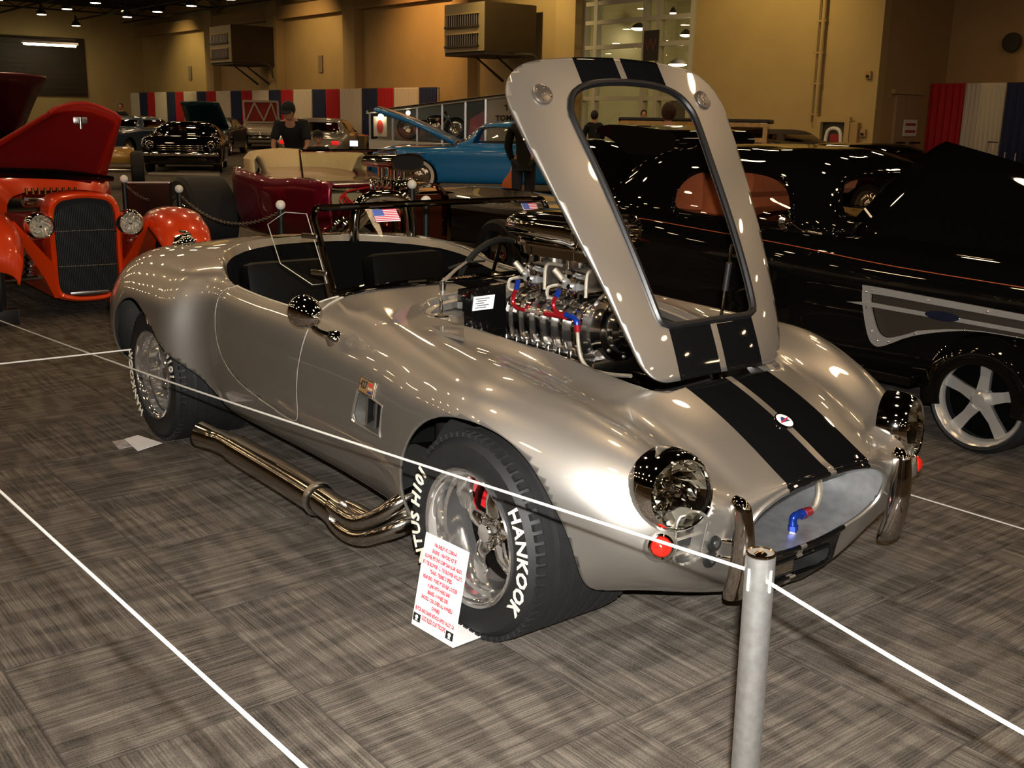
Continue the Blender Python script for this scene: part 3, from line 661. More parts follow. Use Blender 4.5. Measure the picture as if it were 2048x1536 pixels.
# open underside below the arches
s = np.maximum(V[:, 2]-0.30, 0.0)
# --- hood / engine bay outline (top view, closed position)
HX, HZ = 0.236, 0.712
half = [(0.0, 0.0), (0.0, .20), (0.012, .262), (.05, .302), (.12, .328), (.35, .378), (.60, .428), (.85, .468), (.93, .470), (.995, .440), (1.035, .370), (1.050, .25), (1.056, .12), (1.058, 0)]
hood_poly = [(HX-a*.995, y) for a, y in cr(half, 5)] + [(HX-a*.995, -y) for a, y in cr(half, 5)[::-1]]
sh = np.maximum(sdf(hood_poly, V[:, 0], V[:, 1]), 0.5-V[:, 2])
V, hoodF, F = split(V, F, sh)
# --- cockpit opening
cock = []
for y in np.linspace(-.665, .665, 31): cock.append((-.955-.55*y*y, y))
for t in np.linspace(PI/2, 3*PI/2, 41): cock.append((-1.72+.72*math.cos(t), .672*math.sin(t)))
sc_ = np.maximum(sdf(cock, V[:, 0], V[:, 1]), 0.62-V[:, 2])
V, _, F = split(V, F, sc_)
cock_loop_V = V.copy()
# --- doors
door_pts = [(-1.10, .84), (-1.103, .72), (-1.115, .56), (-1.135, .42), (-1.165, .365), (-1.215, .347), (-1.30, .352), (-1.45, .375), (-1.60, .405), (-1.72, .465), (-1.80, .56), (-1.835, .66), (-1.835, .735), (-1.81, .765), (-1.76, .78), (-1.70, .83)]
door_poly = [tuple(p) for p in cr(door_pts, 5)]
sd = np.maximum(sdf(door_poly, V[:, 0], V[:, 2]), 0.5-abs(V[:, 1]))
V, doorF, F = split(V, F, sd)
# --- mouth, lower slot, brake vents, side vents
mouth = superell(.318, .122, 2.3, 72, 0, .388)
mouth = [(y*(1.0-0.55*max(0, (.36-z))), z) for y, z in mouth]
sm = np.maximum(sdf(mouth, V[:, 1], V[:, 2]), 0.42-V[:, 0])
V, _, F = split(V, F, sm)
slot = rrect(.33, .072, .034, 6, 0, .198)
V, _, F = split(V, F, np.maximum(sdf(slot, V[:, 1], V[:, 2]), 0.35-V[:, 0]))
for sg in (-1, 1):
    bv = rrect(.080, .150, .036, 6, sg*.500, .412)
    V, _, F = split(V, F, np.maximum(sdf(bv, V[:, 1], V[:, 2]), 0.42-V[:, 0]))
vent = [(-.672, .478), (-.69, .50), (-.662, .575), (-.645, .588), (-.482, .582), (-.468, .57), (-.478, .492), (-.49, .480)]
V, _, F = split(V, F, np.maximum(sdf(vent, V[:, 0], V[:, 2]), 0.55-abs(V[:, 1])))
for sg in (-1, 1):
    hp_, hn_ = np.array((.552, sg*.530, .535)), np.array((.93, sg*.25, .10)); hn_ = hn_/np.linalg.norm(hn_)
    dv_ = V-hp_; al_ = dv_@hn_; V, _, F = split(V, F, np.maximum(np.linalg.norm(dv_-al_[:, None]*hn_, axis=1)-.099, np.maximum(.40-V[:, 0], -al_-.062)))
bv_, bf_ = compact(V, F)
body = new_obj('body', bv_, bf_, SILVER, car, True, 45); solidify(body, 0.009)
# hidden-behind lips: rolled tube along the arches
for sg, nm in ((-1, 'door'), (1, 'door')):
    f2 = [f for f in doorF if sum(V[i][1] for i in f)*sg > 0]
    s2 = sdf(door_poly, V[:, 0], V[:, 2])+0.004
    V2, dF, _ = split(V, f2, s2)
    dv, df = compact(V2, dF); dr = new_obj('door', dv, df, SILVERP, car, True, 45); solidify(dr, 0.02)
    lp = max(boundary_loops(df), key=len)
    B().tube([Vector(dv[i])-Vector((0, sg*.004, 0)) for i in lp[::2]], 0.004, 6, True).obj('door_edge_highlight', mat('door_edge_highlight_tone', (0.72, 0.68, 0.58), 0.3, 0.6), dr)  # cream bead: highlight along the door edges, put in as colour
# ---------------- hood
hV, hF = compact(V, hoodF); hV = np.array(hV)
hhalf = [(.155, 0), (.155, .10), (.157, .170), (.168, .200), (.20, .215), (.40, .235), (.65, .255), (.83, .272), (.89, .262), (.935, .222), (.958, .15), (.966, .07), (.967, 0)]
hole = [(HX-a*.995, y) for a, y in cr(hhalf, 5)] + [(HX-a*.995, -y) for a, y in cr(hhalf, 5)[::-1]]
hV, _, hF = split(hV, hF, sdf(hole, hV[:, 0], hV[:, 1]))
HANG = R(52.4)
def hoodpos(p):
    x, z = p[0]-HX, p[2]-HZ; c, s = math.cos(HANG), math.sin(HANG)
    return Vector((HX-0.012+x*c+z*s, p[1], HZ+0.012-x*s+z*c))
hV, hF = compact(hV, hF)
hood = new_obj('hood', [hoodpos(p) for p in hV], hF, SILVER, car, True, 45); solidify(hood, 0.016)
lps = sorted(boundary_loops(hF), key=len)
hole_loop = [hoodpos(hV[i]) for i in lps[0]] if len(lps) > 1 else []
if hole_loop: B().tube(hole_loop[::2], 0.0115, 8, True).obj('hood_rubber_seal', mat('seal_rubber', (0.004, 0.0042, 0.005), 0.4), hood)
def on_body(x, y):
    k = np.argmin((A[:, :60, 0]-x)**2+(A[:, :60, 1]-abs(y))**2); p = A[:, :60].reshape(-1, 3)[k]
    return Vector((x, y, p[2]))
def hood_frame(a, y):
    p = hoodpos(on_body(HX-a*.995, y)); q = hoodpos(on_body(HX-(a+.04)*.995, y)); r = hoodpos(on_body(HX-a*.995, y+.04 if y < .3 else y-.04))
    u = (q-p).normalized(); w = (r-p).normalized(); n = u.cross(w).normalized()
    if n.x < 0: n = -n
    return p, u, n
for y in (-.352, .352):
    p, u, n = hood_frame(.925, y)
    d = B().lathe(p+n*0.002, n, [(0, .034), (.004, .0335), (.006, .028), (.005, .001)], 28, True).obj('hood_pin_plate', mat('pin_plate_steel', (0.26, 0.23, 0.20), 0.3, 0.9), hood)
    for k in range(4):
        w = u.cross(n); a = PI/2*k+.5
        B().sphere(p+n*.008+(u*math.cos(a)+w*math.sin(a))*.024, .0042, 8, 6).obj('screw', CHROME, d)
    B().lathe(p+n*.006, n, [(0, .008), (.003, .007), (.004, .001)], 12, True).obj('pin_boss', STEEL, d)
# prop strut (far side)
pa = at(1464, 488, 'y', .262); pb = at(1439, 655, 'y', .262)
st = B().tube([pa-Vector((0, .0, .0)), pb], .0055, 8).obj('prop_strut', CHROMED, hood)
B().cyl(pa.lerp(pb, .22), pa.lerp(pb, .55), .010).obj('strut_sleeve', BLACKSAT, st)
# ---------------- engine bay tub and gutter
bay = B()
lip = [Vector((p[0], p[1], on_body(p[0], p[1]).z)) for p in hood_poly[::2]]
def offs(k, dz): return [Vector((HX-.52+(p.x-HX+.52)*k, p.y*k, p.z+dz)) for p in lip]
B().ring_loft([lip, offs(.985, -.018), offs(.955, -.022), offs(.95, -.045)], True, False, False).obj('bonnet_gutter', SILVERP, body)
bay.ring_loft([offs(.948, -.046), offs(.93, -.10), offs(.93, -.52)], True, False, True)
bay.obj('engine_bay', mat('engine_bay_black', (0.012, 0.010, 0.009), 0.5), body)
# firewall corner tray (silver) with the bracket pin, and black firewall box with its label
TZ = lambda x, y: tuple(at(x, y, 'z', .790))[:2]
B().prism([TZ(838, 640), TZ(850, 618), TZ(885, 602), TZ(928, 592), TZ(928, 676), TZ(880, 662)], (0, 0, .778), (1, 0, 0), (0, 1, 0), (0, 0, .012)).obj('footbox_top', SILVERP, body, False)
PT = at(882, 634, 'z', .79)
tp = B().lathe((PT.x, PT.y, .790), (0, 0, 1), [(0, .05), (.006, .045), (.0, .03)], 20, True).obj('tray_dish', SILVERP, body)
B().cyl((PT.x, PT.y, .78), (PT.x, PT.y, .850), .006).cyl((PT.x, PT.y, .79), (PT.x, PT.y, .80), .016, n=6).sphere((PT.x, PT.y, .850), .008, 10, 6).obj('hood_pin', CHROME, body)
FWP = lambda x, y, d=-.73: at(x, y, 'x', d)
fq = [FWP(*p) for p in ((926, 580), (1012, 566), (1012, 730), (921, 720))]
fb_ = B().ring_loft([fq, [p+Vector((-.03, 0, 0)) for p in fq]]).obj('black_firewall', BLACKGLOSS, body, False)
lq = [FWP(*p, -.727) for p in ((948, 594), (990, 589), (986, 617), (945, 622))]
lb = B().ring_loft([lq, [p+Vector((-.002, 0, 0)) for p in lq]]).obj('paper_label', WHITE, body, False)
for k in range(5):
    a_, b_ = lq[0].lerp(lq[3], .18+.16*k), lq[1].lerp(lq[2], .18+.16*k); B().tube([a_.lerp(b_, .1+.08*(k % 2))+Vector((.001, 0, 0)), a_.lerp(b_, .75-.12*(k % 3))+Vector((.001, 0, 0))], .0018, 4).obj('print_line', mat('print_grey', (0.12, 0.12, 0.12), 0.7), lb, False)
# ---------------- mouth: rolled lip, aluminium duct, hose, bar
V_nose = A.reshape(-1, 3)
def nose_x(y, z):
    k = np.argmin(((V_nose[:, 1]-abs(y))**2+(V_nose[:, 2]-z)**2)+(V_nose[:, 0] < .40)*9); return V_nose[k, 0]
def nose_x_old(y, z):
    k = np.argmin(((V[:, 1]-y)**2+(V[:, 2]-z)**2)+(V[:, 0] < .40)*9); return V[k, 0]
ml = [Vector((nose_x(y, z)+.002, y, z)) for y, z in mouth[::2]]
B().tube(ml, .0075, 8, True, smooth=2).obj('mouth_lip', SILVER, body)
back = [(Vector((.20, p.y*.86, .39+(p.z-.39)*.8))) for p in ml]
mid_ = [(Vector((.46, p.y*.985, .39+(p.z-.39)*.97))) for p in ml]
B().ring_loft([ml, mid_, back], True, False, True).obj('nose_duct', ALU, body)
sl = [Vector((nose_x(y, z)+.002, y, z)) for y, z in slot]
B().tube(sl, .005, 6, True).obj('slot_lip', SILVER, body)
B().ring_loft([sl, [Vector((.42, p.y*.95, p.z)) for p in sl]], True, False, True).obj('slot_duct', BLACKMATT, body)
oc = B().box((.492, -.075, .195), (.03, .20, .055)).obj('oil_cooler', POLISH, body, False)
for k in range(7): B().box((.508, -.075, .172+k*.008), (.006, .196, .003)).obj('cooler_fin', STEEL, oc, False)
for sg in (-1, 1):
    bv = rrect(.080, .150, .036, 6, sg*.500, .412)
    r0 = [Vector((nose_x(y, z)+.001, y, z)) for y, z in bv]
    B().tube(r0, .004, 6, True).ring_loft([r0, [p+Vector((-.04, 0, 0)) for p in r0]], True, False, False).obj('brake_vent_rim', SILVERP, body)
    B().ring_loft([[p+Vector((-.041, 0, 0)) for p in r0], [p+Vector((-.045, 0, 0)) for p in r0]]).obj('brake_vent_back', BLACKMATT, body, False)
    for k in range(3): B().box((.527, sg*.503, .365+k*.05), (.03, .085, .016), Euler((0, .5, 0))).obj('brake_vent_slat', STEEL, body, False)
    # indicator
    nx = nose_x(sg*.577, .402)
    p = Vector((nx+.002, sg*.577, .402)); nrm = Vector((.80, sg*.58, .12)).normalized()
    il = B().lathe(p-nrm*.02, nrm, [(0, .047), (.012, .047), (.026, .040), (.030, .033)], 24, False).obj('indicator_bezel', SILVERP, car)
    B().lathe(p-nrm*.015, nrm, [(.012, .034), (.026, .034), (.028, .028)], 24, False).obj('chrome_ring', CHROMED, il)
    B().lathe(p-nrm*.01, nrm, [(.01, .028), (.028, .026), (.038, .015), (.041, .001)], 24, False).obj('red_lens', mat('red_lens', (0.55, 0.015, 0.008), 0.15, 0, 1.0, noise=0.2, nscale=90), il)
# AN fitting and braided hose in the mouth
PF = lambda x, y, d=.47: at(x, y, 'x', d)
B().tube([PF(1585, 1068), PF(1586, 1062)], .017, 6).obj('fitting_nut', POLISH, body)
B().tube([PF(1586, 1062), PF(1586, 1042), PF(1589, 1033), PF(1598, 1029), PF(1608, 1027)], .0125, 12, smooth=4).obj('blue_elbow', BLUE, body)
B().tube([PF(1586, 1060), PF(1586, 1050)], .0155, 6).obj('blue_nut', BLUE, body)
B().tube([PF(1600, 1029), PF(1606, 1027)], .016, 6).obj('blue_collar', BLUE, body)
B().tube([PF(1606, 1027), PF(1620, 1022)], [.0165, .014], 12).obj('red_fitting', RED, body)
B().tube([PF(1620, 1022), PF(1631, 1010), PF(1637, 992), PF(1638, 970), PF(1634, 945)], .0105, 10, smooth=6).obj('braided_line', BRAID, body)
# nose badge
pb_ = on_body(.45, 0.0)
nb = Vector((.45, 0, .86)).normalized()
bd = B().lathe(pb_+nb*.003, nb, [(0, .030), (.004, .029), (.005, .001)], 24, True).obj('nose_badge', WHITE, body)
for v in bd.data.vertices: pass
B().lathe(pb_+nb*.003, nb, [(0, .031), (.006, .031), (.006, .027), (.0, .027)], 24, False).obj('badge_ring', CHROMED, bd)
e1 = nb.cross(Vector((0, 1, 0))).normalized()
B().prism([(-.02, -.006), (.02, -.006), (.004, .014), (-.004, .014)], pb_+nb*.0085, (0, 1, 0), e1, nb*.0006).obj('badge_blue_mark', mat('badge_blue', (0.02, 0.03, 0.12), 0.4), bd, False)
B().prism([(-.022, -.009), (.02, .004), (.02, .009), (-.022, -.004)], pb_+nb*.0092, (0, 1, 0), e1, nb*.0006).obj('badge_red_bar', mat('badge_red', (0.5, 0.02, 0.03), 0.4), bd, False)
# ---------------- headlights
LENS = LENSG
REFL = mat('headlight_reflector', (0.72, 0.70, 0.65), 0.02, 1.0)
REFL2 = mat('soft_reflector', (0.85, 0.83, 0.78), 0.2, 0.9)
def headlight(parent, p, nrm, r, bucket_mat=CHROME, depth=.06, nm='headlight', facets=True, refl=None):
    nrm = Vector(nrm).normalized(); p = Vector(p)
    h = B().lathe(p-nrm*depth, nrm, [(0, r*1.28), (depth*.35, r*1.27), (depth*.75, r*1.20), (depth*.95, r*1.10), (depth*1.05, r*1.03), (depth*1.0, r*.99), (depth*.7, r*.98)], 40, False).obj(nm, bucket_mat, parent)
    u, w = frame(nrm); rg = []; nsec, nrad = 18, 6
    for i in range(nrad):
        q = i/(nrad-1); rr = r*.98*(1-q)+r*.05*q; ring = []
        for k in range(nsec):
            a = 2*PI*k/nsec; j = (0.009 if (k+i) % 2 else -0.006)*(.6+.4*math.sin(k*2.1+i)) if facets and 0 < i < nrad-1 else 0
            dd = -.015-.055*(1-(rr/r)**2)+j*r/.09
            ring.append(p+nrm*dd+(u*math.cos(a)+w*math.sin(a))*rr)
        rg.append(ring)
    B().ring_loft(rg, True, False, True).obj('reflector', refl or REFL, h, False)
    B().lathe(p-nrm*.045, nrm, [(0, r*.13), (.028, r*.12), (.032, r*.001)], 14, True).obj('bulb_cap', CHROMED, h)
    B().lathe(p-nrm*.004, nrm, [(0, r*1.0), (.004, r*.98), (.010, r*.85), (.015, r*.5), (.016, .0005)], 40, False).obj('lens', LENS, h)
    return h
for sg in (-1, 1): headlight(car, (.552, sg*.530, .535), (.93, sg*.25, .10), .089, CHROME, .085)
# ---------------- overriders (bumper bars)
for sg in (-1, 1):
    b = B(); rg = []
    for t in list(np.linspace(0, .88, 14))+list(.9+.1*np.sin(np.linspace(0, PI/2, 9))):
        z = .222+t*(.512-.222); bow = math.sin(PI*t)
        x = .612+.020*bow+.004*t; wd = (.040-.017*t)*(1 if .04 < t else .75); dp = .044*(1 if .03 < t else .7)
        if t > .90: wd *= max(.12, math.sqrt(max(0, 1-((t-.90)/.10)**2))); dp *= max(.2, math.sqrt(max(0, 1-((t-.90)/.10)**2)))
        rg.append([Vector((x-.02+dp*1.0*math.cos(a)*(1.0 if math.cos(a) > 0 else .35), sg*(.353+.016*t)+wd*math.sin(a), z)) for a in np.linspace(-PI, PI, 20, endpoint=False)])
    b.ring_loft(rg); ov = b.obj('overrider', CHROMED, car)
    for z in (.345, .392):
        y = sg*.372; nx = nose_x(y*1.12, z)
        B().cyl((nx-.06, y*1.14, z-.004), (.638, y, z), .008).obj('stay_rod', CHROME, ov)
        B().lathe((nx-.004, y*1.14, z-.004), (1, 0, 0), [(0, .026), (.006, .024), (.009, .012), (.012, .010)], 20, False).obj('grommet', BLACKSAT, ov)
# ---------------- side vent, badge
for sg in (-1, 1):
    def sy(x, z):
        k = np.argmin((V[:, 0]-x)**2+(V[:, 2]-z)**2+(V[:, 1]*sg < .5)*9); return abs(V[k, 1])
    vl = [Vector((x, sg*sy(x, z), z)) for x, z in vent]
    B().tube(vl, .004, 6, True, smooth=3).ring_loft([vl, [p-Vector((0, sg*.06, 0)) for p in vl]], True, False, False).obj('side_vent_frame', SILVERP, body)
    for k in range(3):
        x = -.62+k*.055
        B().prism([(-.022, -.012), (.012, .028), (.018, .024), (-.014, -.016)], (x, sg*.735, .485), (1, 0, 0), (0, sg, 0), (.012, 0, .095)).obj('side_vent_blade', STEEL, body, False)
    B().box((-.57, sg*.69, .53), (.20, .01, .12)).obj('side_vent_back', BLACKMATT, body, False)
    PQ = lambda x, z: Vector((x, sg*sy(x, z), z))
    bc = PQ(-.59, .612); ub_ = (PQ(-.53, .612)-PQ(-.65, .612)).normalized()*(-sg); wb2 = (PQ(-.59, .652)-PQ(-.59, .572)).normalized(); nb2 = ub_.cross(wb2).normalized()
    bg = B().prism([(-.053, -.023), (.053, -.023), (.053, .023), (-.053, .023)], bc+nb2*.001, ub_, wb2, nb2*.004).obj('engine_badge', mat('badge_gold', (0.36, 0.21, 0.08), 0.35, 0.5), body, False)
    B().tube([bc+nb2*.004+ub_*a_+wb2*b_ for a_, b_ in ((-.053, -.023), (.053, -.023), (.053, .023), (-.053, .023))], .0022, 5, True).obj('badge_edge', CHROME, bg)
    text_on('badge_number', '427', bc+nb2*.0062-ub_*.020+wb2*.003, ub_, wb2, .034, BLACKMATT, bg, .0012)
    for dz, c, cc in ((.011, 'badge_red', (0.5, 0.02, 0.03)), (-.001, 'badge_tan', (0.45, 0.3, 0.2)), (-.013, 'badge_blue', (0.02, 0.03, 0.12))):
        B().prism([(.014, dz-.0035), (.046, dz-.0035), (.046, dz+.0035), (.014, dz+.0035)], bc+nb2*.0055, ub_, wb2, nb2*.0006).obj('badge_stripe', mat(c, cc, 0.5), bg, False)
# ---------------- wheels
def ring_text(name, txt, cx, cz, y, rad, size, a_mid, m, parent, sg=-1, bold=.0):
    """text bent round the wheel, tops outward, reading clockwise as seen from outside"""
    vs, fs = text_geo(txt, size, bold, space=1.08)
    out = []
    for v in vs:
        a = a_mid - v[0]/rad; r = rad+v[1]
        out.append((cx+(-sg)*r*math.cos(a)*1.0, y, cz+r*math.sin(a)))
    return new_obj(name, out, fs, m, parent, False)
def wheel(parent, x0, z0, yo, wd, rt, rr, sg, letters=True, name='wheel'):
    """yo: outer face |y|; sg: side"""
    w = bpy.data.objects.new(name, None); COL.objects.link(w); w.parent = parent
    o = (x0, sg*yo, z0); ax = (0, -sg, 0)   # axis pointing inward
    sw = [(.012, rr*1.0), (.004, rr*1.06), (.0, rr+(rt-rr)*.35), (.004, rr+(rt-rr)*.70), (.018, rt-.018), (.036, rt-.006), (.055, rt-.001), (wd*.5, rt+.001), (wd-.055, rt-.001), (wd-.03, rt-.012), (wd-.008, rt-.04), (wd, rr+.03), (wd-.01, rr)]
    ty = B().lathe(o, ax, sw, 72, False).obj('tyre', RUBBER, w)
    # tread: circumferential grooves as raised ribs, and shoulder blocks
    nrib = max(4, int((wd-.10)/.042))
    for k in range(nrib):
        d = .058+k*(wd-.116)/(nrib-1); B().lathe(o, ax, [(d-.015, rt-.002), (d-.0145, rt+.0035), (d+.0145, rt+.0035), (d+.015, rt-.002)], 72, False).obj('tread_rib', RUBBER, ty)
    nb_ = 64
    for d0, d1 in ((.018, .048), (wd-.048, wd-.018)):
        sb = B()
        for k in range(nb_):
            a = 2*PI*k/nb_; c = Vector((math.cos(a), 0, math.sin(a)))
            p0 = Vector(o)+Vector(ax)*((d0+d1)/2)+c*(rt-.006)
            sb.box(p0, (rt*2*PI/nb_*.62, d1-d0, .014), Euler((0, -a+PI/2, 0)))
        sb.obj('tread_blocks', RUBBER, ty, False)['kind'] = 'stuff'
    # rim: deep polished lip, barrel, five spokes, hub, nuts, disc and caliper
    lip_ = B().lathe(o, ax, [(.014, rr*.995), (.0, rr*1.015), (-.004, rr*1.0), (.0, rr*.965), (.012, rr*.945), (.02, rr*.90), (.045, rr*.885), (.05, rr*.84), (.085, rr*.825), (.10, rr*.80), (.135, rr*.795)], 64, False).obj('rim', CHROMEW, w)
    B().lathe(o, ax, [(.135, rr*.795), (wd*.62, rr*.79)], 64, False).obj('rim_barrel', mat('barrel_dark', (0.12, 0.115, 0.11), 0.3, 1.0), w)
    ctr = Vector(o)+Vector(ax)*.115
    B().lathe(ctr, ax, [(-.055, .001), (-.055, .026), (-.048, .032), (-.02, .036), (-.015, .055), (.0, .062), (.03, .064)], 32, False).obj('hub', SHOW, lip_)
    for k in range(5):
        a = 2*PI*k/5+.35; c = Vector((math.cos(a), 0, math.sin(a))); t = Vector((-math.sin(a), 0, math.cos(a))); ii = Vector(ax)
        rg = []
        for q, (rad, w2, dep, th) in enumerate(((.045, .030, -.018, .03), (.085, .024, -.024, .026), (.12, .026, -.012, .026), (rr*.80, .036, .012, .03), (rr*.83, .05, .02, .03))):
            p = ctr+c*rad+ii*dep
            rg.append([p+t*w2*math.cos(b)*1.0+ii*(-th*.5*math.sin(b)) for b in np.linspace(0, 2*PI, 12, endpoint=False)])
        B().ring_loft(rg).obj('spoke', SHOW, lip_)
        a2 = a+PI/5; c2 = Vector((math.cos(a2), 0, math.sin(a2)))
        B().lathe(ctr+c2*.046-ii*.012, -ii, [(0, .011), (.02, .0105), (.026, .006), (.027, .001)], 10, False).obj('lug_nut', CHROME, lip_)
    B().lathe(ctr+Vector(ax)*.07, ax, [(0, .05), (0, rr*.70), (.016, rr*.70), (.016, .05)], 40, False).obj('brake_disc', mat('disc_grey_steel', (0.16, 0.15, 0.14), 0.4, 1.0), w)
    B().lathe(ctr+Vector(ax)*.12, ax, [(0, .001), (0, rr*.79)], 40, False).obj('inner_disc', BLACKMATT, w)
    bm_a = np.linspace(R(120 if sg < 0 else 60), R(172 if sg < 0 else 8), 9); rgc = []
    for a in bm_a:
        c = Vector((math.cos(a), 0, math.sin(a)))
        rgc.append([ctr+c*r_+Vector(ax)*d for r_, d in ((rr*.42, .045), (rr*.74, .045), (rr*.74, .10), (rr*.42, .10))])
    B().ring_loft(rgc).obj('brake_caliper', mat('caliper_red', (0.55, 0.01, 0.015), 0.3, 0, 0.6), w, False)
    if letters:
        rm = (rr+rt)*.5+.004; sz = (rt-rr)*.58
        for txt, am in (('HANKOOK', letters[0]), ('VENTUS H101', letters[1])):
            lt = ring_text('sidewall_lettering', txt, x0, z0, sg*(yo+.0035), rm, sz, am, LETTER, ty, sg, .0012)
            md = lt.modifiers.new('t', 'SOLIDIFY'); md.thickness = .003; md.offset = 0
    return w
wheel(car, 0.0, AXZ, .800, .41, .300, .200, -1, (R(1), R(187)))
wheel(car, -WBASE, AXZ, .806, .40, .302, .200, -1, (R(200), R(50)))
wheel(car, 0.0, AXZ, .800, .41, .300, .200, 1, (R(-25), R(160)))
wheel(car, -WBASE, AXZ, .806, .40, .302, .200, 1, (R(200), R(20)))
# wheel wells
for x0, rr_ in ((0, .358), (-WBASE, .368)):
    for sg in (-1, 1):
        rg = []
        for y in (.70, .40):
            rg.append([(x0+rr_*math.cos(a), sg*y, AXZ+rr_*math.sin(a)) for a in np.linspace(R(2), R(178), 36)])
        rg.append([(x0+.02*math.cos(a), sg*.40, AXZ+.02*math.sin(a)) for a in np.linspace(R(2), R(178), 36)])
        B().ring_loft(rg, False, False, False).obj('wheel_well', BLACKMATT, car)
PIPE = mat('side_pipe_chrome', (0.50, 0.47, 0.43), 0.14, 1.0, noise=0.05)
# ---------------- side pipes
for sg in (-1, 1):
    ex = bpy.data.objects.new('side_pipe', None); COL.objects.link(ex); ex.parent = car
    yp = sg*.835
    B().tube([(-.80, yp, .190), (-1.0, yp, .195), (-1.45, yp, .200)], .055, 24, smooth=4).obj('muffler', PIPE, ex)
    B().tube([(-1.44, yp, .2), (-1.55, yp, .2), (-1.62, sg*.848, .2), (-1.70, sg*.87, .205)], [.050, .048, .046, .052], 20, smooth=4, caps=False).obj('tail_tip', PIPE, ex)
    B().lathe((-.80, yp, .19), (1, 0, 0), [(-.012, .057), (.0, .060), (.012, .056)], 28, False).obj('weld_ring', mat('weld', (0.6, 0.58, 0.55), 0.35, 1.0, bump=0.8, bscale=300), ex)
    B().tube([(-.80, yp, .190), (-.72, yp, .186), (-.64, yp, .18)], [.048, .048, .05], 24).obj('collector', PIPE, ex)
    for k, (dy, dz) in enumerate(((.026, .026), (-.026, .026), (.026, -.026), (-.026, -.026))):
        B().tube([(-.70, yp+sg*dy*.5, .185+dz*.6), (-.60, yp+sg*dy, .175+dz), (-.50, yp+sg*(dy-.005), .178+dz), (-.42, sg*(.80+dy), .215+dz*1.2), (-.375, sg*(.735+dy), .26+dz*1.5), (-.355, sg*.60, .30+dz*1.8)], .0265, 14, smooth=5).obj('header_pipe', PIPE, ex)
# ---------------- windscreen
def wsb(y): return Vector((-.965-.62*y*y, y, on_body(-.95-.5*y*y, y).z+.012))
def wst(y): return Vector((-1.225-.27*y*y, y, 1.115+.012*(1-(y/.57)**2)))
ys = np.linspace(-.56, .56, 25)
ws_ = bpy.data.objects.new('windscreen', None); COL.objects.link(ws_); ws_.parent = car
topl = [wst(y) for y in ys]; botl = [wsb(y) for y in ys]
B().ring_loft([botl, topl], False, False, False).obj('glass', thin_glass('screen_glass', (0.86, 0.86, 0.83), 0.2), ws_)
frm = [botl[0]] + [botl[0].lerp(topl[0], t) for t in (.35, .7, .9)] + [topl[0].lerp(topl[1], .4)] + topl[1:-1] + [topl[-1].lerp(topl[-2], .4)] + [botl[-1].lerp(topl[-1], t) for t in (.9, .7, .35)] + [botl[-1]]
B().tube(frm, .0125, 10, smooth=3).obj('frame', CHROMED, ws_)
B().tube([p-Vector((0, 0, .006)) for p in botl], .010, 8, smooth=2).obj('base_strip', CHROME, ws_)
stp = [[Vector((p.x+dx, p.y, on_body(p.x+dx, p.y).z+.004)) for p in botl] for dx in (.006, .03, .055)]
solidify(B().ring_loft(stp, False, False, False).obj('base_seal', BLACKGLOSS, ws_), .003, 1)
for sg in (-1, 1):
    k = 0 if sg < 0 else -1
    a, b = botl[k], topl[k]
    B().prism([(-.02, -.008), (.02, -.008), (.014, .008), (-.014, .008)], a-Vector((0, 0, .05)), (1, 0, 0), (0, 1, 0), (b-a)*.55+Vector((0, 0, .05))).obj('stanchion', CHROMED, ws_, False)
    # wind wing: clear plate with edge bead and two clips
    e0, e1 = a.lerp(b, .10), a.lerp(b, .93); back = Vector((-.205, sg*.085, .0))
    wing = [e0+Vector((-.012, sg*.012, 0)), e1+Vector((-.03, sg*.012, 0)), e1+back*.55+Vector((-.02, 0, .0)), e1+back+Vector((0, 0, -.05)), e0+back*1.08+Vector((0, 0, .055)), e0+back*.40+Vector((0, 0, -.012))]
    wg = B().ring_loft([wing, [p+Vector((0, sg*.004, 0)) for p in wing]]).obj('wind_wing', PANE, ws_, False)
    B().tube(wing, .0017, 6, True).obj('wing_edge', mat('wing_edge_light', (0.62, 0.6, 0.52), 0.25, 0.5), wg)
    for t in (.22, .66):
        p = a.lerp(b, t); B().box(p+Vector((-.035, sg*.02, 0)), (.075, .016, .018), Euler((0, 0, -sg*.3)), .003).cyl(p, p+Vector((-.03, sg*.02, 0)), .008).obj('wing_clip', POLISH, wg)
# two flag stickers at the top of the glass
FL = {'w': mat('flag_white', (0.75, 0.72, 0.72), 0.6), 'r': mat('flag_red', (0.45, 0.03, 0.06), 0.6), 'b': mat('flag_blue', (0.06, 0.09, 0.28), 0.6)}
for y0 in (-.345, .385):
    o = wst(y0)-Vector((-.012, 0, .018)); dn = (wsb(y0)-wst(y0)).normalized(); al = (wst(y0+.05)-wst(y0)).normalized(); nn = al.cross(dn).normalized(); nn = nn if nn.x > 0 else -nn
    fg = B().prism([(0, 0), (.098, 0), (.098, .055), (0, .055)], o+nn*.004, al, dn, nn*.001).obj('flag_sticker', FL['w'], ws_, False)
    for k in range(7): B().prism([(0, k*.0079), (.098, k*.0079), (.098, k*.0079+.0042), (0, k*.0079+.0042)], o+nn*.0056, al, dn, nn*.0003).obj('flag_stripe', FL['r'], fg, False)
    B().prism([(0, 0), (.042, 0), (.042, .030), (0, .030)], o+nn*.0064, al, dn, nn*.0003).obj('flag_canton', FL['b'], fg, False)
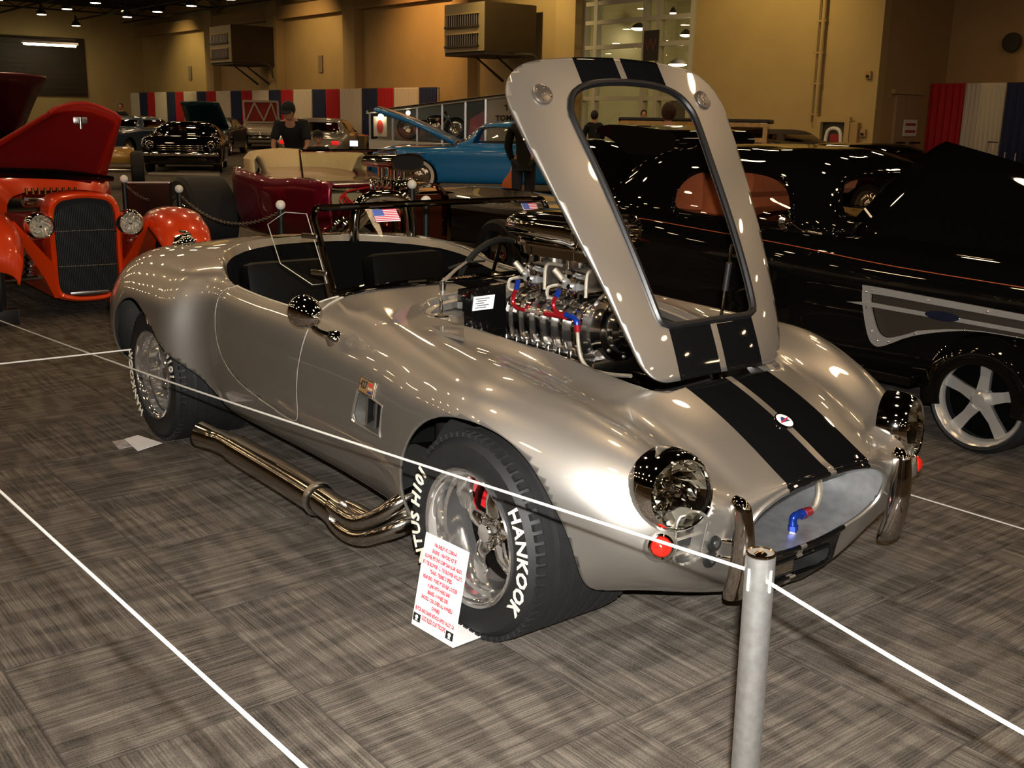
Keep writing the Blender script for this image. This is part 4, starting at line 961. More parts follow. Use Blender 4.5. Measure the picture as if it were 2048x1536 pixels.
# wipers
WIP = mat('wiper_tan', (0.45, 0.40, 0.32), 0.35, 0.7)
for y0 in (-.28, .22):
    p = on_body(-.865, y0); wp = bpy.data.objects.new('wiper', None); COL.objects.link(wp); wp.parent = car
    B().cyl(p-Vector((0, 0, .01)), p+Vector((0, 0, .025)), .013).cyl(p+Vector((0, 0, .02)), p+Vector((0, 0, .035)), .009).obj('wiper_post', POLISH, wp)
    q = p+Vector((-.12, .19, .075))
    B().tube([p+Vector((0, 0, .03)), p.lerp(q, .5)+Vector((0, 0, .02)), q], [.008, .006, .005], 8).obj('wiper_arm', WIP, wp)
    B().tube([q+Vector((.03, -.10, -.012)), q, q+Vector((-.03, .11, -.005))], .005, 6).obj('wiper_blade', BLACKSAT, wp)
# ---------------- door mirror (bullet), far mirror
for sg in (-1,):
    p = Vector((-.955, sg*.772, .772))
    mi = B().lathe(p+Vector((-.06, 0, .03)), (1, 0, -.12), [(.0, .048), (.004, .053), (.02, .058), (.05, .055), (.085, .042), (.11, .024), (.122, .012), (.126, .001)], 32, False).obj('door_mirror', CHROME, car)
    B().lathe(p+Vector((-.056, 0, .03)), (1, 0, -.12), [(.0, .001), (.0, .05)], 28, False).obj('mirror_glass', CHROMED, mi)
    B().tube([p+Vector((.02, 0, .0)), p+Vector((.045, .006, -.028)), p+Vector((.075, .035, -.045))], [.013, .010, .013], 10, smooth=4).lathe(p+Vector((.075, .045, -.050)), (0, .8, -.6), [(-.02, .012), (0, .028), (.01, .032)], 16, True).obj('mirror_stalk', CHROME, mi)
fm = B().box((-1.30, .68, .955), (.03, .15, .07), Euler((0, 0, .15)), .012).cyl((-1.28, .68, .80), (-1.295, .68, .93), .008).obj('driver_mirror', BLACKGLOSS, car)
# ---------------- cockpit: tub, seats, dash, wheel, roll bar
LEA = mat('black_leather', (0.002, 0.0018, 0.0016), 0.55, bump=0.3, bscale=60, spec=0.12)
DKC = mat('cockpit_carpet', (0.0025, 0.0025, 0.0025), 0.95, spec=0.1)
cl = [Vector((p[0], p[1], on_body(p[0], p[1]).z-.004)) for p in cock]
B().ring_loft([cl, [Vector((-1.6+(p.x+1.6)*.985, p.y*.975, p.z-.030)) for p in cl]], True, False, False).obj('cockpit_rim', SILVERP, body)
B().ring_loft([[Vector((-1.6+(p.x+1.6)*.985, p.y*.975, p.z-.030)) for p in cl], [Vector((-1.6+(p.x+1.6)*.97, p.y*.95, .45)) for p in cl], [Vector((-1.6+(p.x+1.6)*.9, p.y*.9, .22)) for p in cl]], True, False, True).obj('cockpit_tub', DKC, body)
for sg in (-1, 1):
    seat = bpy.data.objects.new('bucket_seat', None); COL.objects.link(seat); seat.parent = car
    B().box((-1.72, sg*.31, .36), (.46, .42, .14), None, .05).obj('cushion', LEA, seat)
    B().box((-2.0, sg*.31, .60), (.12, .42, .46), Euler((0, -.22, 0)), .05).obj('backrest', LEA, seat)
    for k in range(4): B().tube([(-1.93+.01, sg*.31-.15+k*.10, .44), (-1.98, sg*.31-.15+k*.10, .72)], .012, 6).obj('seat_rib', LEA, seat)
B().tube([(-1.12-.3*y*y, y, .755) for y in np.linspace(-.5, .5, 9)], .045, 10).obj('dashboard', LEA, car)
swl = bpy.data.objects.new('steering_wheel', None); COL.objects.link(swl); swl.parent = car
ca = Vector((-1.33, .30, .80)); nx_ = Vector((-.93, 0, .36)).normalized(); u_, w_ = frame(nx_)
B().tube([ca+(u_*math.cos(a)+w_*math.sin(a))*.17 for a in np.linspace(0, 2*PI, 36, endpoint=False)], .013, 8, True).obj('rim', BLACKSAT, swl)
for k in range(3): B().tube([ca, ca+(u_*math.cos(2.1*k+.5)+w_*math.sin(2.1*k+.5))*.17], .008, 6).obj('spoke', POLISH, swl)
B().cyl(ca, ca-nx_*.3, .02).obj('column', BLACKSAT, swl)
gs = bpy.data.objects.new('gear_lever', None); COL.objects.link(gs); gs.parent = car
B().tube([(-1.45, 0, .40), (-1.42, 0, .58), (-1.45, 0, .70)], .008, 8, smooth=3).obj('lever', CHROME, gs); B().sphere((-1.45, 0, .715), .022, 12, 8).obj('knob', WHITE, gs); B().lathe((-1.45, 0, .38), (0, 0, 1), [(0, .09), (.06, .06), (.12, .02)], 14, False).obj('boot', LEA, gs)
rb = bpy.data.objects.new('roll_bar', None); COL.objects.link(rb); rb.parent = car
B().tube([(-2.33, .545, .80), (-2.33, .543, .95), (-2.33, .52, 1.03), (-2.33, .45, 1.065), (-2.33, .31, 1.065), (-2.33, .24, 1.03), (-2.33, .215, .95), (-2.33, .21, .85)], .026, 16, smooth=5).obj('hoop', CHROMED, rb)
B().tube([(-2.33, .38, 1.06), (-2.66, .38, .85)], .022, 14).obj('brace', CHROMED, rb)
# fuel filler on the near rear wing
ff = B().lathe((-2.70, -.50, .835), (0, -.15, 1), [(0, .055), (.02, .055), (.03, .045), (.05, .04), (.055, .001)], 24, False).obj('fuel_filler', CHROME, car)
B().box((-2.70, -.50, .90), (.09, .02, .012), None, .004).obj('filler_lever', CHROME, ff)
# ---------------- supercharged engine in the open bay (a part of the roadster)
eng = bpy.data.objects.new('engine', None); COL.objects.link(eng); eng.parent = car
def sub(b, name, m, sm=True, sh=35): return b.obj(name, m, eng, sm, sh)
BX0, BX1 = -.675, -.265
def blsec(k=1.0):  # blower section in (y,z): rounded-top case
    return [(y*k, .785+(z-.785)*k) for y, z in ((.135, .70), (.148, .74), (.152, .79), (.140, .832), (.108, .862), (.06, .876), (0, .880), (-.06, .876), (-.108, .862), (-.140, .832), (-.152, .79), (-.148, .74), (-.135, .70))]
sub(B().ring_loft([[Vector((x, y, z)) for y, z in blsec(k)] for x, k in ((BX0, .94), (BX0+.01, .97), (BX0+.02, .965), (BX1-.02, .965), (BX1-.01, 1.0), (BX1, 1.0))]), 'blower_case', SHOW)
for x in np.linspace(BX0+.03, BX1-.035, 7):
    sub(B().ring_loft([[Vector((x+dx, y, z)) for y, z in blsec(k)] for dx, k in ((-.008, .96), (-.006, 1.03), (.006, 1.03), (.008, .96))], True, True, True), 'blower_rib', SHOW)
    sub(B().lathe((x, -.158, .700), (0, 0, 1), [(-.02, .012), (.0, .012), (.012, .008)], 10, True), 'rib_bolt', SHOW)
sub(B().box(((BX0+BX1)/2, 0, .692), (.43, .33, .018), None, .004), 'blower_flange', POLISH)
sub(B().lathe((BX1, 0, .785), (1, 0, 0), [(0, .125), (.02, .128), (.03, .120), (.05, .112), (.055, .085), (.075, .080), (.085, .06), (.10, .055), (.105, .02), (.107, .001)], 40, False), 'blower_front_cover', SHOW)
for k in range(8):
    a = 2*PI*k/8; sub(B().sphere((BX1+.053, .098*math.cos(a), .785+.098*math.sin(a)), .007, 8, 6), 'cover_bolt', STEEL)
sub(B().box((-.45, 0, .655), (.44, .24, .06), None, .01), 'intake_manifold', POLISH)
for sg in (-1, 1):
    sub(B().box((-.47, sg*.21, .60), (.46, .13, .09), Euler((sg*.6, 0, 0)), .03), 'valve_cover', CHROMED)
    for k in range(4): sub(B().tube([(-.62+k*.11, sg*.26, .58), (-.60+k*.10, sg*.31, .60), (-.55+k*.06, sg*.33, .55)], .008, 6, smooth=3), 'plug_lead', BLACKSAT)
# carburettors
for xc in (-.575, -.365):
    cb = B().box((xc, 0, .928), (.085, .15, .075), None, .014).obj('carburettor', STEEL, eng)
    B().box((xc, 0, .892), (.125, .18, .014), None, .004).obj('base_flange', SHOW, cb)
    for q_ in range(6): B().cyl((xc-.05+.02*q_, -.082-.01*(q_ % 2), .905+.012*(q_ % 3)), (xc-.05+.02*q_, -.118-.012*(q_ % 2), .915+.012*(q_ % 3)), .007+.002*(q_ % 2), n=8).obj('jet_screw', SHOW if q_ % 2 else BRAID, cb)
    B().tube([(xc-.06, -.09, .955), (xc, -.11, .962), (xc+.06, -.09, .955)], .006, 6, smooth=3).obj('throttle_rod', SHOW, cb)
    B().box((xc+.01, -.12, .955), (.03, .02, .03), Euler((.3, .4, .2)), .004).obj('linkage_bracket', SHOW, cb)
    for sg in (-1, 1):
        B().box((xc, sg*.098, .925), (.075, .04, .05), None, .010).obj('float_bowl', ALU, cb)
        B().cyl((xc-.02, sg*.128, .935), (xc-.05, sg*.14, .965), .011).obj('sight_plug', BRAID, cb)
        B().cyl((xc+.035, sg*.125, .94), (xc+.035, sg*.136, .94), .012, n=6).obj('hex_nut', CHROME, cb)
        for q in (-.035, 0, .035): B().cyl((xc+q, sg*.10, .875), (xc+q, sg*.10, .895), .008, n=8).obj('base_stud', CHROME, cb)
    B().lathe((xc, 0, .965), (0, 0, 1), [(0, .06), (.02, .062), (.022, .05)], 24, False).obj('air_horn', POLISH, cb)
    B().cyl((xc-.02, -.095, .965), (xc-.02, -.095, 1.0), .009, n=8).cyl((xc-.02, -.095, .995), (xc-.02, -.095, 1.004), .013, n=6).obj('stud_nut', CHROME, cb)
    B().tube([(xc-.06, -.11, .91), (xc-.085, -.135, .90), (xc-.08, -.14, .87), (xc-.05, -.125, .865)], .006, 6, smooth=4).obj('vent_loop', BRAID, cb)
    B().tube([(xc+.075, -.11, .885), (xc+.078, -.11, .955), (xc+.095, -.105, .975), (xc+.15, -.10, .975)], .006, 8, smooth=4).obj('linkage_pipe', BRAID, cb)
# scoop
def scsec(w, h, z0, x): return [Vector((x, y, z0+z)) for y, z in superell(w, h, 2.7, 36, 0, 0)]
SX0, SX1 = -.705, -.315
zc = 1.092
sc = B().ring_loft([scsec(.01, .004, zc-.01, SX0-.012), scsec(.09, .03, zc-.006, SX0-.006), scsec(.135, .045, zc-.002, SX0+.015), scsec(.152, .052, zc, SX0+.05), scsec(.156, .058, zc, -.5), scsec(.158, .064, zc-.002, -.37), scsec(.160, .070, zc-.004, -.34), scsec(.162, .072, zc-.006, SX1), scsec(.155, .066, zc-.006, SX1+.006), scsec(.146, .058, zc-.006, SX1), scsec(.13, .05, zc-.006, SX1-.05)], True, True, False).obj('scoop', CHROMED, eng)
B().ring_loft([scsec(.132, .052, zc-.012, SX1-.05), scsec(.128, .05, zc-.012, SX1-.052)], True, True, True).obj('scoop_mesh', POLISH, sc)
for k in range(11):
    y = -.11+k*.022; B().cyl((SX1-.045, y, zc-.055), (SX1-.045, y, zc+.03), .0025, n=5).obj('mesh_wire', CHROME, sc)
B().prism(superell(.20, .125, 4, 40, -.475, 0), (0, 0, 1.0), (1, 0, 0), (0, 1, 0), (0, 0, .045)).obj('scoop_base', CHROMED, sc)
B().prism(superell(.215, .140, 4, 40, -.475, 0), (0, 0, 1.03), (1, 0, 0), (0, 1, 0), (0, 0, .008)).obj('scoop_ledge', CHROME, sc)
# fuel lines on the near side
P = lambda x, y, yy=-.165: at(x, y, 'y', yy)
def line(name, pts, r, m, yy=-.165, sm=4): return sub(B().tube([P(*p, yy) for p in pts], r, 10, smooth=sm), name, m)
line('blue_fitting', [(1036, 560), (1034, 572), (1033, 578)], .009, BLUE)
line('red_hose', [(1033, 577), (1027, 592), (1026, 604), (1031, 614), (1040, 618), (1052, 620)], .0075, RED)
line('fuel_tube', [(1052, 620), (1090, 628), (1098, 629)], .005, BRAID)
line('red_tee', [(1090, 627), (1112, 630), (1132, 634)], .010, RED)
line('blue_fitting', [(1118, 580), (1115, 588), (1113, 592)], .009, BLUE)
line('red_hose', [(1113, 592), (1107, 604), (1109, 618), (1117, 627), (1126, 630)], .0075, RED)
line('blue_elbow', [(1132, 630), (1145, 634), (1152, 641), (1154, 650)], .0095, BLUE)
line('red_fitting', [(1154, 650), (1155, 664)], [.012, .010], RED, sm=0)
line('braided_line', [(1155, 664), (1157, 690), (1163, 718), (1180, 738), (1215, 748), (1262, 752)], .0065, BRAID)
# alternator side, drive drum, cap, rods
sub(B().lathe((.02, -.22, .585), (1, 0, 0), [(0, .02), (0, .085), (.05, .085), (.05, .07), (.058, .07), (.058, .02)], 32, False), 'drive_drum', BLACKSAT)
for k in range(3): sub(B().lathe((.012+k*.018, -.22, .585), (1, 0, 0), [(0, .086), (.004, .089), (.008, .086)], 32, False), 'drum_rib', STEEL)
sub(B().box((-.035, -.235, .60), (.07, .05, .13), None, .01), 'drive_bracket', CHROME)
al = sub(B().lathe((-.02, .30, .66), (1, -.5, .1), [(0, .03), (.0, .07), (.02, .078), (.07, .078), (.085, .06), (.09, .03)], 28, True), 'alternator', CHROME)
sub(B().tube([(-.22, .24, .73), (0.0, .34, .735)], .012, 10), 'chrome_rod', CHROME)
for x in (-.25, -.02): sub(B().sphere((x, .30, .74), .014, 10, 8), 'rod_end', CHROME)
sub(B().lathe((-.53, -.335, .66), (0, 0, 1), [(0, .05), (.05, .05), (.055, .045), (.06, .001)], 24, False), 'reservoir_cap', CHROME)
sub(B().tube([(.12, -.2, .45), (.12, 0, .60), (.12, .2, .45)], .02, 8, smooth=4), 'front_pulley_guard', CHROMED)
sub(B().tube([(-.62, -.29, .62), (-.5, -.30, .60), (-.35, -.31, .62), (-.2, -.30, .58)], .016, 8, smooth=4), 'coolant_hose', BLACKSAT)
sub(B().tube([(-.45, -.2, .69), (-.43, -.235, .665), (-.42, -.245, .62)], [.016, .014, .02], 10, smooth=3), 'boost_elbow', CHROME)
# ================================================================== THINGS AROUND THE ROADSTER
CORDM = mat('white_cord', (0.50, 0.485, 0.44), 0.6, bump=0.3, bscale=500)
def cord(name, pts, r, label):
    o = B().tube(pts, r, 8, smooth=6).obj(name, CORDM); tag(o, label, 'cord'); return o
# rope post
PX = at(1522, 1103, 'y', -1.135); px, py, pz = PX.x, PX.y, PX.z
PM = mat('post_silver', (0.36, 0.355, 0.34), 0.42, 0.85, noise=0.12, nscale=60, bump=0.1, bscale=150)
post = thing('rope_post', 'silver aluminium rope post with slotted polished top in front of the roadster', 'post', (px, py, 0))
lean = Vector((.004, -.006, 0))
B().cyl((lean.x*-8, lean.y*-8, 0.02), (0, 0, pz-.004), .0245, n=32).obj('tube', PM, post)
B().lathe((0, 0, pz-.004), (0, 0, 1), [(0, .0247), (.003, .0245), (.004, .022), (-.002, .0205), (-.001, .012), (.003, .006), (.003, .001)], 32, False).obj('polished_cap', mat('cap_brass', (0.60, 0.42, 0.24), 0.12, 1.0), post)
B().lathe((lean.x*-8, lean.y*-8, 0), (0, 0, 1), [(0, .16), (.01, .16), (.02, .14), (.03, .03)], 36, True).obj('base_plate', PM, post)
todir = (CAM_P-Vector((px, py, pz))); todir.z = 0; todir.normalize(); sd_ = Vector((-todir.y, todir.x, 0))
for k in (-.72, .62):
    d = (todir*math.cos(k*1.25)+sd_*math.sin(-k*1.25)); B().box(d*.0235+Vector((0, 0, pz-.045)), (.004, .005, .04), Euler((0, 0, math.atan2(d.y, d.x))), .002).obj('slot', mat('slot_grey', (0.25, 0.25, 0.24), 0.5), post, False)
# cords: near side of the roadster, away to the right, and the aisle cord
a = at(1494, 1139, 'y', py-.012); zc_ = a.z
far = at(-30, 630, 'y', -1.22)
cord('barrier_cord', [a, a.lerp(far, .25)-Vector((0, 0, .012)), a.lerp(far, .5)-Vector((0, 0, .018)), a.lerp(far, .75)-Vector((0, 0, .012)), far], .0031, 'long white cord along the near side of the silver roadster')
b0 = at(1534, 1163, 'y', py-.005)
b1 = at(2080, 1484, 'z', .66)
cord('barrier_cord', [b0, b0.lerp(b1, .5)+Vector((0, 0, -.004)), b1], .0033, 'white cord running from the silver post to the lower right')
c0, c1 = at(-30, 955, 'z', .80), at(640, 1565, 'z', .86)
cord('barrier_cord', [c0, c0.lerp(c1, .5), c1], .0025, 'white cord crossing the lower left carpet')
c0, c1 = at(-30, 731, 'z', .55), at(262, 699, 'z', .55)
cord('barrier_cord', [c0, c1], .003, 'thin white cord behind the rear tyre of the roadster')
d0, d1 = at(1740, 965, 'y', 1.25), at(2080, 1068, 'y', 1.25)
cord('barrier_cord', [d0, d0.lerp(d1, .5), d1], .003, 'white cord beyond the far overrider of the roadster')
# posts outside the picture that carry the far cord ends
far2 = far+(far-a).normalized()*.9
for p, lab in ((far2, 'silver rope post at the rear end of the roadster cord'), (b1+Vector((.12, 0, 0)), 'silver rope post at the lower right cord end'), (at(-30, 955, 'z', .80)+Vector((-1.5, 0, 0)), 'silver rope post at the left end of the aisle cord'), (at(640, 1565, 'z', .86)+Vector((.1, 0, 0)), 'silver rope post at the near end of the aisle cord')):
    o = copy_tree(post); o.location = (p.x, p.y, 0); o['label'] = lab
    c_ = B().tube([p, {'re': far, 'lo': b1, 'le': at(-30, 955, 'z', .80), 'ne': at(640, 1565, 'z', .86)}[lab.split(' at the ')[1][:2]]], .003, 6).obj('knot_cord', CORDM); c_.parent = o; c_.matrix_parent_inverse = Matrix.Translation(o.location).inverted()
# information board on the carpet, leaning by the front wheel
F1, F2 = at(823, 1247, 'z', .004), at(906, 1296, 'z', .004)
ub = (F2-F1); wb_ = ub.length; ub.normalize()
bk = Vector((-ub.y, ub.x, 0)); bk = bk if bk.y > 0 else -bk
# top-left pixel fixes height and lean
TL = at(869, 1065, 'y', F1.y+.055)
hb = .335
upv = (bk*.20+Vector((0, 0, 1))).normalized()
bd_ = thing('information_board', 'white card with red lettering standing on the carpet against the front tyre', 'sign', F1)
F0 = Vector((0, 0, 0))
hb = 0.0
for t in np.linspace(.2, .5, 200):
    q = F1+upv*t; d = q-CAM_P; yy = 768-CAM_F*d.dot(_u)/d.dot(_f)
    if yy < 1065: hb = t; break
CARD = mat('white_card', (0.80, 0.78, 0.76), 0.45)
card = B().prism([(0, 0), (wb_, 0), (wb_, hb), (0, hb)], F0, ub, upv, bk*.003).obj('card', CARD, bd_, False)
B().prism([(0, 0), (wb_, 0), (wb_, .115), (0, .115)], F0, ub, bk, (0, 0, .003)).obj('card_foot', CARD, bd_, False)
nf = -ub.cross(upv).normalized(); nf = nf if nf.dot(CAM_P-F1) > 0 else -nf
lines = ['1966 SHELBY AC COBRA-R', 'ENGINE - 1966 FORD 427 FE', 'BLOWER PISTONS COMP CAM ALUM. HEADS', '871 TBS BLOWER - 2 - 750 BLOWER HOLLEYS', 'TRANS - TREMEC 5 SPEED', 'REAR END - FORD 9" 350 R&P LOCKER', '4 LINK WITH HARD BAR', 'BRAKES - 4 WHEEL DISK', 'SHOCKS - COIL OVERS ALL 4 WHEELS', 'OWNERS', 'BUTCH AND DIANE NICHOLS APPLE VALLEY, CA', 'GOD BLESS OUR TROOPS']
wf = [.56, .60, .92, .98, .56, .86, .56, .52, .78, .20, .98, .60]
REDT = mat('print_card_red', (0.50, 0.02, 0.05), 0.6)
for i, (tx, f) in enumerate(zip(lines, wf)):
    z = hb*(.915-.072*i)
    text_on('card_text', tx, F0+ub*wb_*.5+upv*z+nf*.0012, ub, upv, hb*(.055 if i < 11 else .066), REDT, card, .0008, width=wb_*f*.94)
for u in (.02, .80):
    sq = B().prism([(0, 0), (wb_*.17, 0), (wb_*.17, hb*.085), (0, hb*.085)], F0+ub*wb_*u+upv*hb*.055+nf*.001, ub, upv, nf*.0004).obj('black_square', BLACKMATT, card, False)
    B().prism(superell(wb_*.035, hb*.022, 2, 14, wb_*.085, hb*.05), F0+ub*wb_*u+upv*hb*.055+nf*.0018, ub, upv, nf*.0003).prism([(wb_*.05, hb*.012), (wb_*.12, hb*.012), (wb_*.10, hb*.03), (wb_*.07, hb*.03)], F0+ub*wb_*u+upv*hb*.055+nf*.0018, ub, upv, nf*.0003).obj('white_mark', WHITE, sq, False)
# two sheets by the rear tyre
q = [at(*p) for p in ((249, 881), (276, 873), (325, 889), (276, 905))]
s1 = B().ring_loft([[Vector((v.x, v.y, .006)) for v in q], [Vector((v.x, v.y, .0075)) for v in q]]).obj('paper_sheet', CARD, None, False)
tag(s1, 'white paper sheet lying on the carpet under the rear tyre of the roadster', 'paper')
q = [at(*p) for p in ((224, 884), (248, 880), (268, 893), (238, 899))]
s2 = B().ring_loft([[Vector((v.x, v.y, .001)) for v in q], [Vector((v.x, v.y, .004)) for v in q]]).obj('brochure', mat('brochure_grey', (0.35, 0.33, 0.32), 0.4, noise=0.5, nscale=25), None, False)
tag(s2, 'small folded brochure half under the white sheet on the carpet', 'brochure')
# ================================================================== OTHER CARS
def sect_body(name, rows, m, parent, nu=70, nv=40, cut=None, sharp=45, thick=0.0):
    """rows: (x, [(y,z) centre top ... centre bottom]) -> mirrored smooth shell; cut: list of fn(V)->scalar (removed where <=0)"""
    net = [[(x if len(p) == 2 else p[2], p[0], p[1]) for p in pts] for x, pts in rows]
    A = net_surface(net, nu, nv); V, F = grid_mesh(A); V = np.asarray(V); pieces = []
    for fn in (cut or []):
        V, i, F = split(V, F, fn(V)); pieces.append((V, i))
    v, f = compact(V, F); o = new_obj(name, v, f, m, parent, True, sharp)
    if thick: solidify(o, thick)
    return o, pieces
def panes(name, PV, pf, m, parent):
    par = {}
    def fd(a):
        while par.setdefault(a, a) != a: par[a] = par[par[a]]; a = par[a]
        return a
    for f in pf:
        for i in f[1:]: par[fd(i)] = fd(f[0])
    gr_ = {}
    for f in pf: gr_.setdefault(fd(f[0]), []).append(f)
    for g in gr_.values():
        v, f = compact(PV, g); new_obj(name, v, f, m, parent)
def simple_wheel(parent, x, y, r, w, rim_m=CHROME, white=False, rr=None, sg=1, spokes=0):
    rr = rr or r*.66
    e = bpy.data.objects.new('wheel', None); COL.objects.link(e); e.parent = parent
    o = (x, y, r); ax = (0, -sg, 0)
    B().lathe(o, ax, [(.01, rr), (0, rr*1.05), (0, r*.9), (.03, r*.99), (w*.5, r), (w-.03, r*.99), (w, r*.9), (w, rr)], 32, False).obj('tyre', RUBBER, e)
    if white: B().lathe(o, ax, [(-.003, rr*1.02), (-.003, r*.90)], 32, False).obj('whitewall', mat('whitewall', (0.72, 0.68, 0.6), 0.6), e)
    ri = B().lathe(o, ax, [(.01, rr), (.0, rr*.98), (.015, rr*.9), (.05, rr*.85)], 32, False).obj('rim', rim_m, e)
    if spokes:
        B().lathe(o, ax, [(.10, .001), (.10, rr*.88)], 24, False).obj('rim_back', mat('wheel_back_black', (0.002, 0.002, 0.002), 0.9, spec=0.0), ri)
        for k in range(spokes):
            a = 2*PI*k/spokes+.3; c = Vector((math.cos(a), 0, math.sin(a))); t = Vector((-math.sin(a), 0, math.cos(a))); ii = Vector(ax)
            B().ring_loft([[Vector(o)+c*q+ii*(.045-.01*(q < .1))+t*wd*s0+ii*d for s0, d in ((-1, 0), (1, 0), (.8, .03), (-.8, .03))] for q, wd in ((.03, .030), (rr*.5, .023), (rr*.87, .030))]).obj('spoke', rim_m, ri, False)
        B().lathe(o, ax, [(.01, .001), (.012, .03), (.03, .05), (.06, .055)], 20, False).obj('hub', rim_m, ri)
    else:
        B().lathe(o, ax, [(-.005, .001), (.0, rr*.25), (.02, rr*.4), (.015, rr*.6), (.04, rr*.84)], 24, False).obj('hub_cap', rim_m, ri)
    return e
# ---------------------------------------------------------------- black coupe beside the roadster
cp = thing('coupe', 'glossy black chopped coupe with tan interior standing behind the silver roadster', 'car', (0, 2.96, 0))
def cr_row(x, zt, hw, zs, ws, wl=None, zb=.20):  # top centre height, hood half width, shoulder height, side half width
    wl = wl or ws
    return (x, [(0, zt), (hw*.5, zt-.006), (hw, zt-.045), (hw+(ws-hw)*.7, zs), (ws, zs-.07), (ws+.005, (zs+zb)/2), (wl, zb+.05), (wl*.6, zb-.02), (0, zb-.02)])
rows = [cr_row(1.25, .50, .10, .45, .22), cr_row(1.15, .74, .22, .66, .36), cr_row(.7, .84, .34, .76, .52), cr_row(0.1, .89, .42, .81, .62), cr_row(-.6, .93, .50, .84, .72), cr_row(-1.1, .96, .56, .87, .79), cr_row(-1.8, .97, .60, .90, .81), cr_row(-2.4, .98, .60, .92, .80), cr_row(-2.9, .96, .55, .88, .76), cr_row(-3.3, .86, .48, .76, .68), cr_row(-3.6, .66, .36, .58, .52), cr_row(-3.68, .5, .2, .45, .3)]
GP = [(-.75, .67), (-.72, .685), (-.4, .675), (-.1, .665), (.3, .65), (.75, .63), (.78, .60), (.70, .54), (.4, .545), (.05, .555), (-.2, .545), (-.45, .48), (-.60, .405), (-.66, .40), (-.70, .45), (-.74, .58)]
body_c, _ = sect_body('body', rows, BLACKGLOSS, cp, 90, 50)
# greenhouse with window openings
def gh(x, zt, wt, wb, zb=.90): return (x, [(0, zt), (wt*.5, zt-.008), (wt*.86, zt-.05), (wt, zt-.11), (wt+(wb-wt)*.45, (zt+zb)/2), (wb, zb), (wb, zb-.04), (wb*.5, zb-.05), (0, zb-.05)])
grow = [gh(-.98, .945, .30, .56, .92), gh(-1.06, 1.04, .46, .64), gh(-1.20, 1.22, .55, .69), gh(-1.40, 1.30, .58, .71), gh(-1.75, 1.325, .60, .73), gh(-2.15, 1.325, .60, .73), gh(-2.50, 1.29, .57, .71), gh(-2.78, 1.18, .50, .66), gh(-2.96, 1.02, .40, .58), gh(-3.02, .93, .28, .48)]
sw = [tuple(p) for p in cr([(-1.33, .935), (-1.30, .98), (-1.36, 1.10), (-1.50, 1.175), (-1.75, 1.19), (-2.0, 1.175), (-2.12, 1.10), (-2.13, 1.0), (-2.05, .945), (-1.7, .93)], 4, True)]
wsc = [tuple(p) for p in cr([(-.55, .99), (-.52, 1.06), (-.44, 1.16), (-.05, 1.20), (-.05, 1.19), (-.05, .98), (-.3, .96)], 4, True)]
fw = [tuple(p) for p in cr([(.50, 1.0), (.46, 1.12), (.36, 1.175), (0, 1.19), (-.36, 1.175), (-.46, 1.12), (-.50, 1.0), (-.42, .965), (0, .955), (.42, .965)], 4, True)]
gho, pcs = sect_body('cab', grow, BLACKGLOSS, cp, 90, 60, [lambda V: np.maximum(sdf(sw, V[:, 0], V[:, 2]), .3-abs(V[:, 1])), lambda V: np.maximum(sdf(fw, V[:, 1], V[:, 2]), -1.42-V[:, 0])], thick=.012)
for (PV, pf), nm in zip(pcs, ('side_window', 'windscreen')):
    for sg in ((-1, 1) if nm == 'side_window' else (0,)):
        ff_ = [f for f in pf if sg == 0 or sum(PV[i][1] for i in f)*sg > 0]
        if ff_:
            v, f = compact(PV, ff_); g = new_obj(nm, v, f, PANE if nm == 'windscreen' else thin_glass('coupe_glass', (0.8, 0.7, 0.62)), cp)
            lp = max(boundary_loops(f), key=len); B().tube([v[i] for i in lp[::2]], .008, 6, True).obj('window_bead', BLACKGLOSS, g)
TANL = mat('tan_interior', (0.36, 0.115, 0.05), 0.6, noise=0.1)
B().box((-1.95, 0, .93), (.2, 1.15, .50), None, .06).box((-1.65, 0, .72), (.6, 1.15, .12), None, .04).obj('bench_seat', TANL, cp)
B().tube([(-1.80, -.5, 1.12), (-1.80, .5, 1.12)], .09, 10).box((-2.25, 0, 1.0), (.4, 1.1, .4), None, .1).obj('tan_headlining', TANL, cp)
B().tube([(-1.36, .35+.16*math.cos(a), .98+.16*math.sin(a)) for a in np.linspace(0, 2*PI, 24, endpoint=False)], .012, 6, True).obj('steering_wheel', BLACKSAT, cp)
# fenders
def fender(parent, xs_, m, yc, half, name):
    rg = []
    for x, z, w in xs_:
        rg.append([Vector((x, yc+w*half*math.cos(a), max(.05, z+.09*math.sin(a)*1.0)) ) for a in np.linspace(0, 2*PI, 20, endpoint=False)])
    return B().ring_loft(rg).obj(name, m, parent)
def arch_fender(parent, x0, r, yin, yout, m, name, a0=-8, a1=190, sw_=.0, z0=None, crown=.05):
    """mudguard: crowned strip swept round a wheel"""
    rg = []; z0 = z0 or .27
    for a in np.linspace(R(a0), R(a1), 40):
        ring = []
        for q in np.linspace(0, 1, 13):
            y = yin+(yout-yin)*q; rr = r+crown*math.sin(PI*min(1, q*1.02))**.7 - (.10*(max(0, q-.82)/.18)**1.5)
            ring.append(Vector((x0+rr*math.cos(a)*(1.05 if math.cos(a) < 0 else 1.0), y, max(.10, z0+rr*math.sin(a)))))
        rg.append(ring)
    o = B().ring_loft(rg, False, False, False).obj(name, m, parent); solidify(o, .01, 0); return o
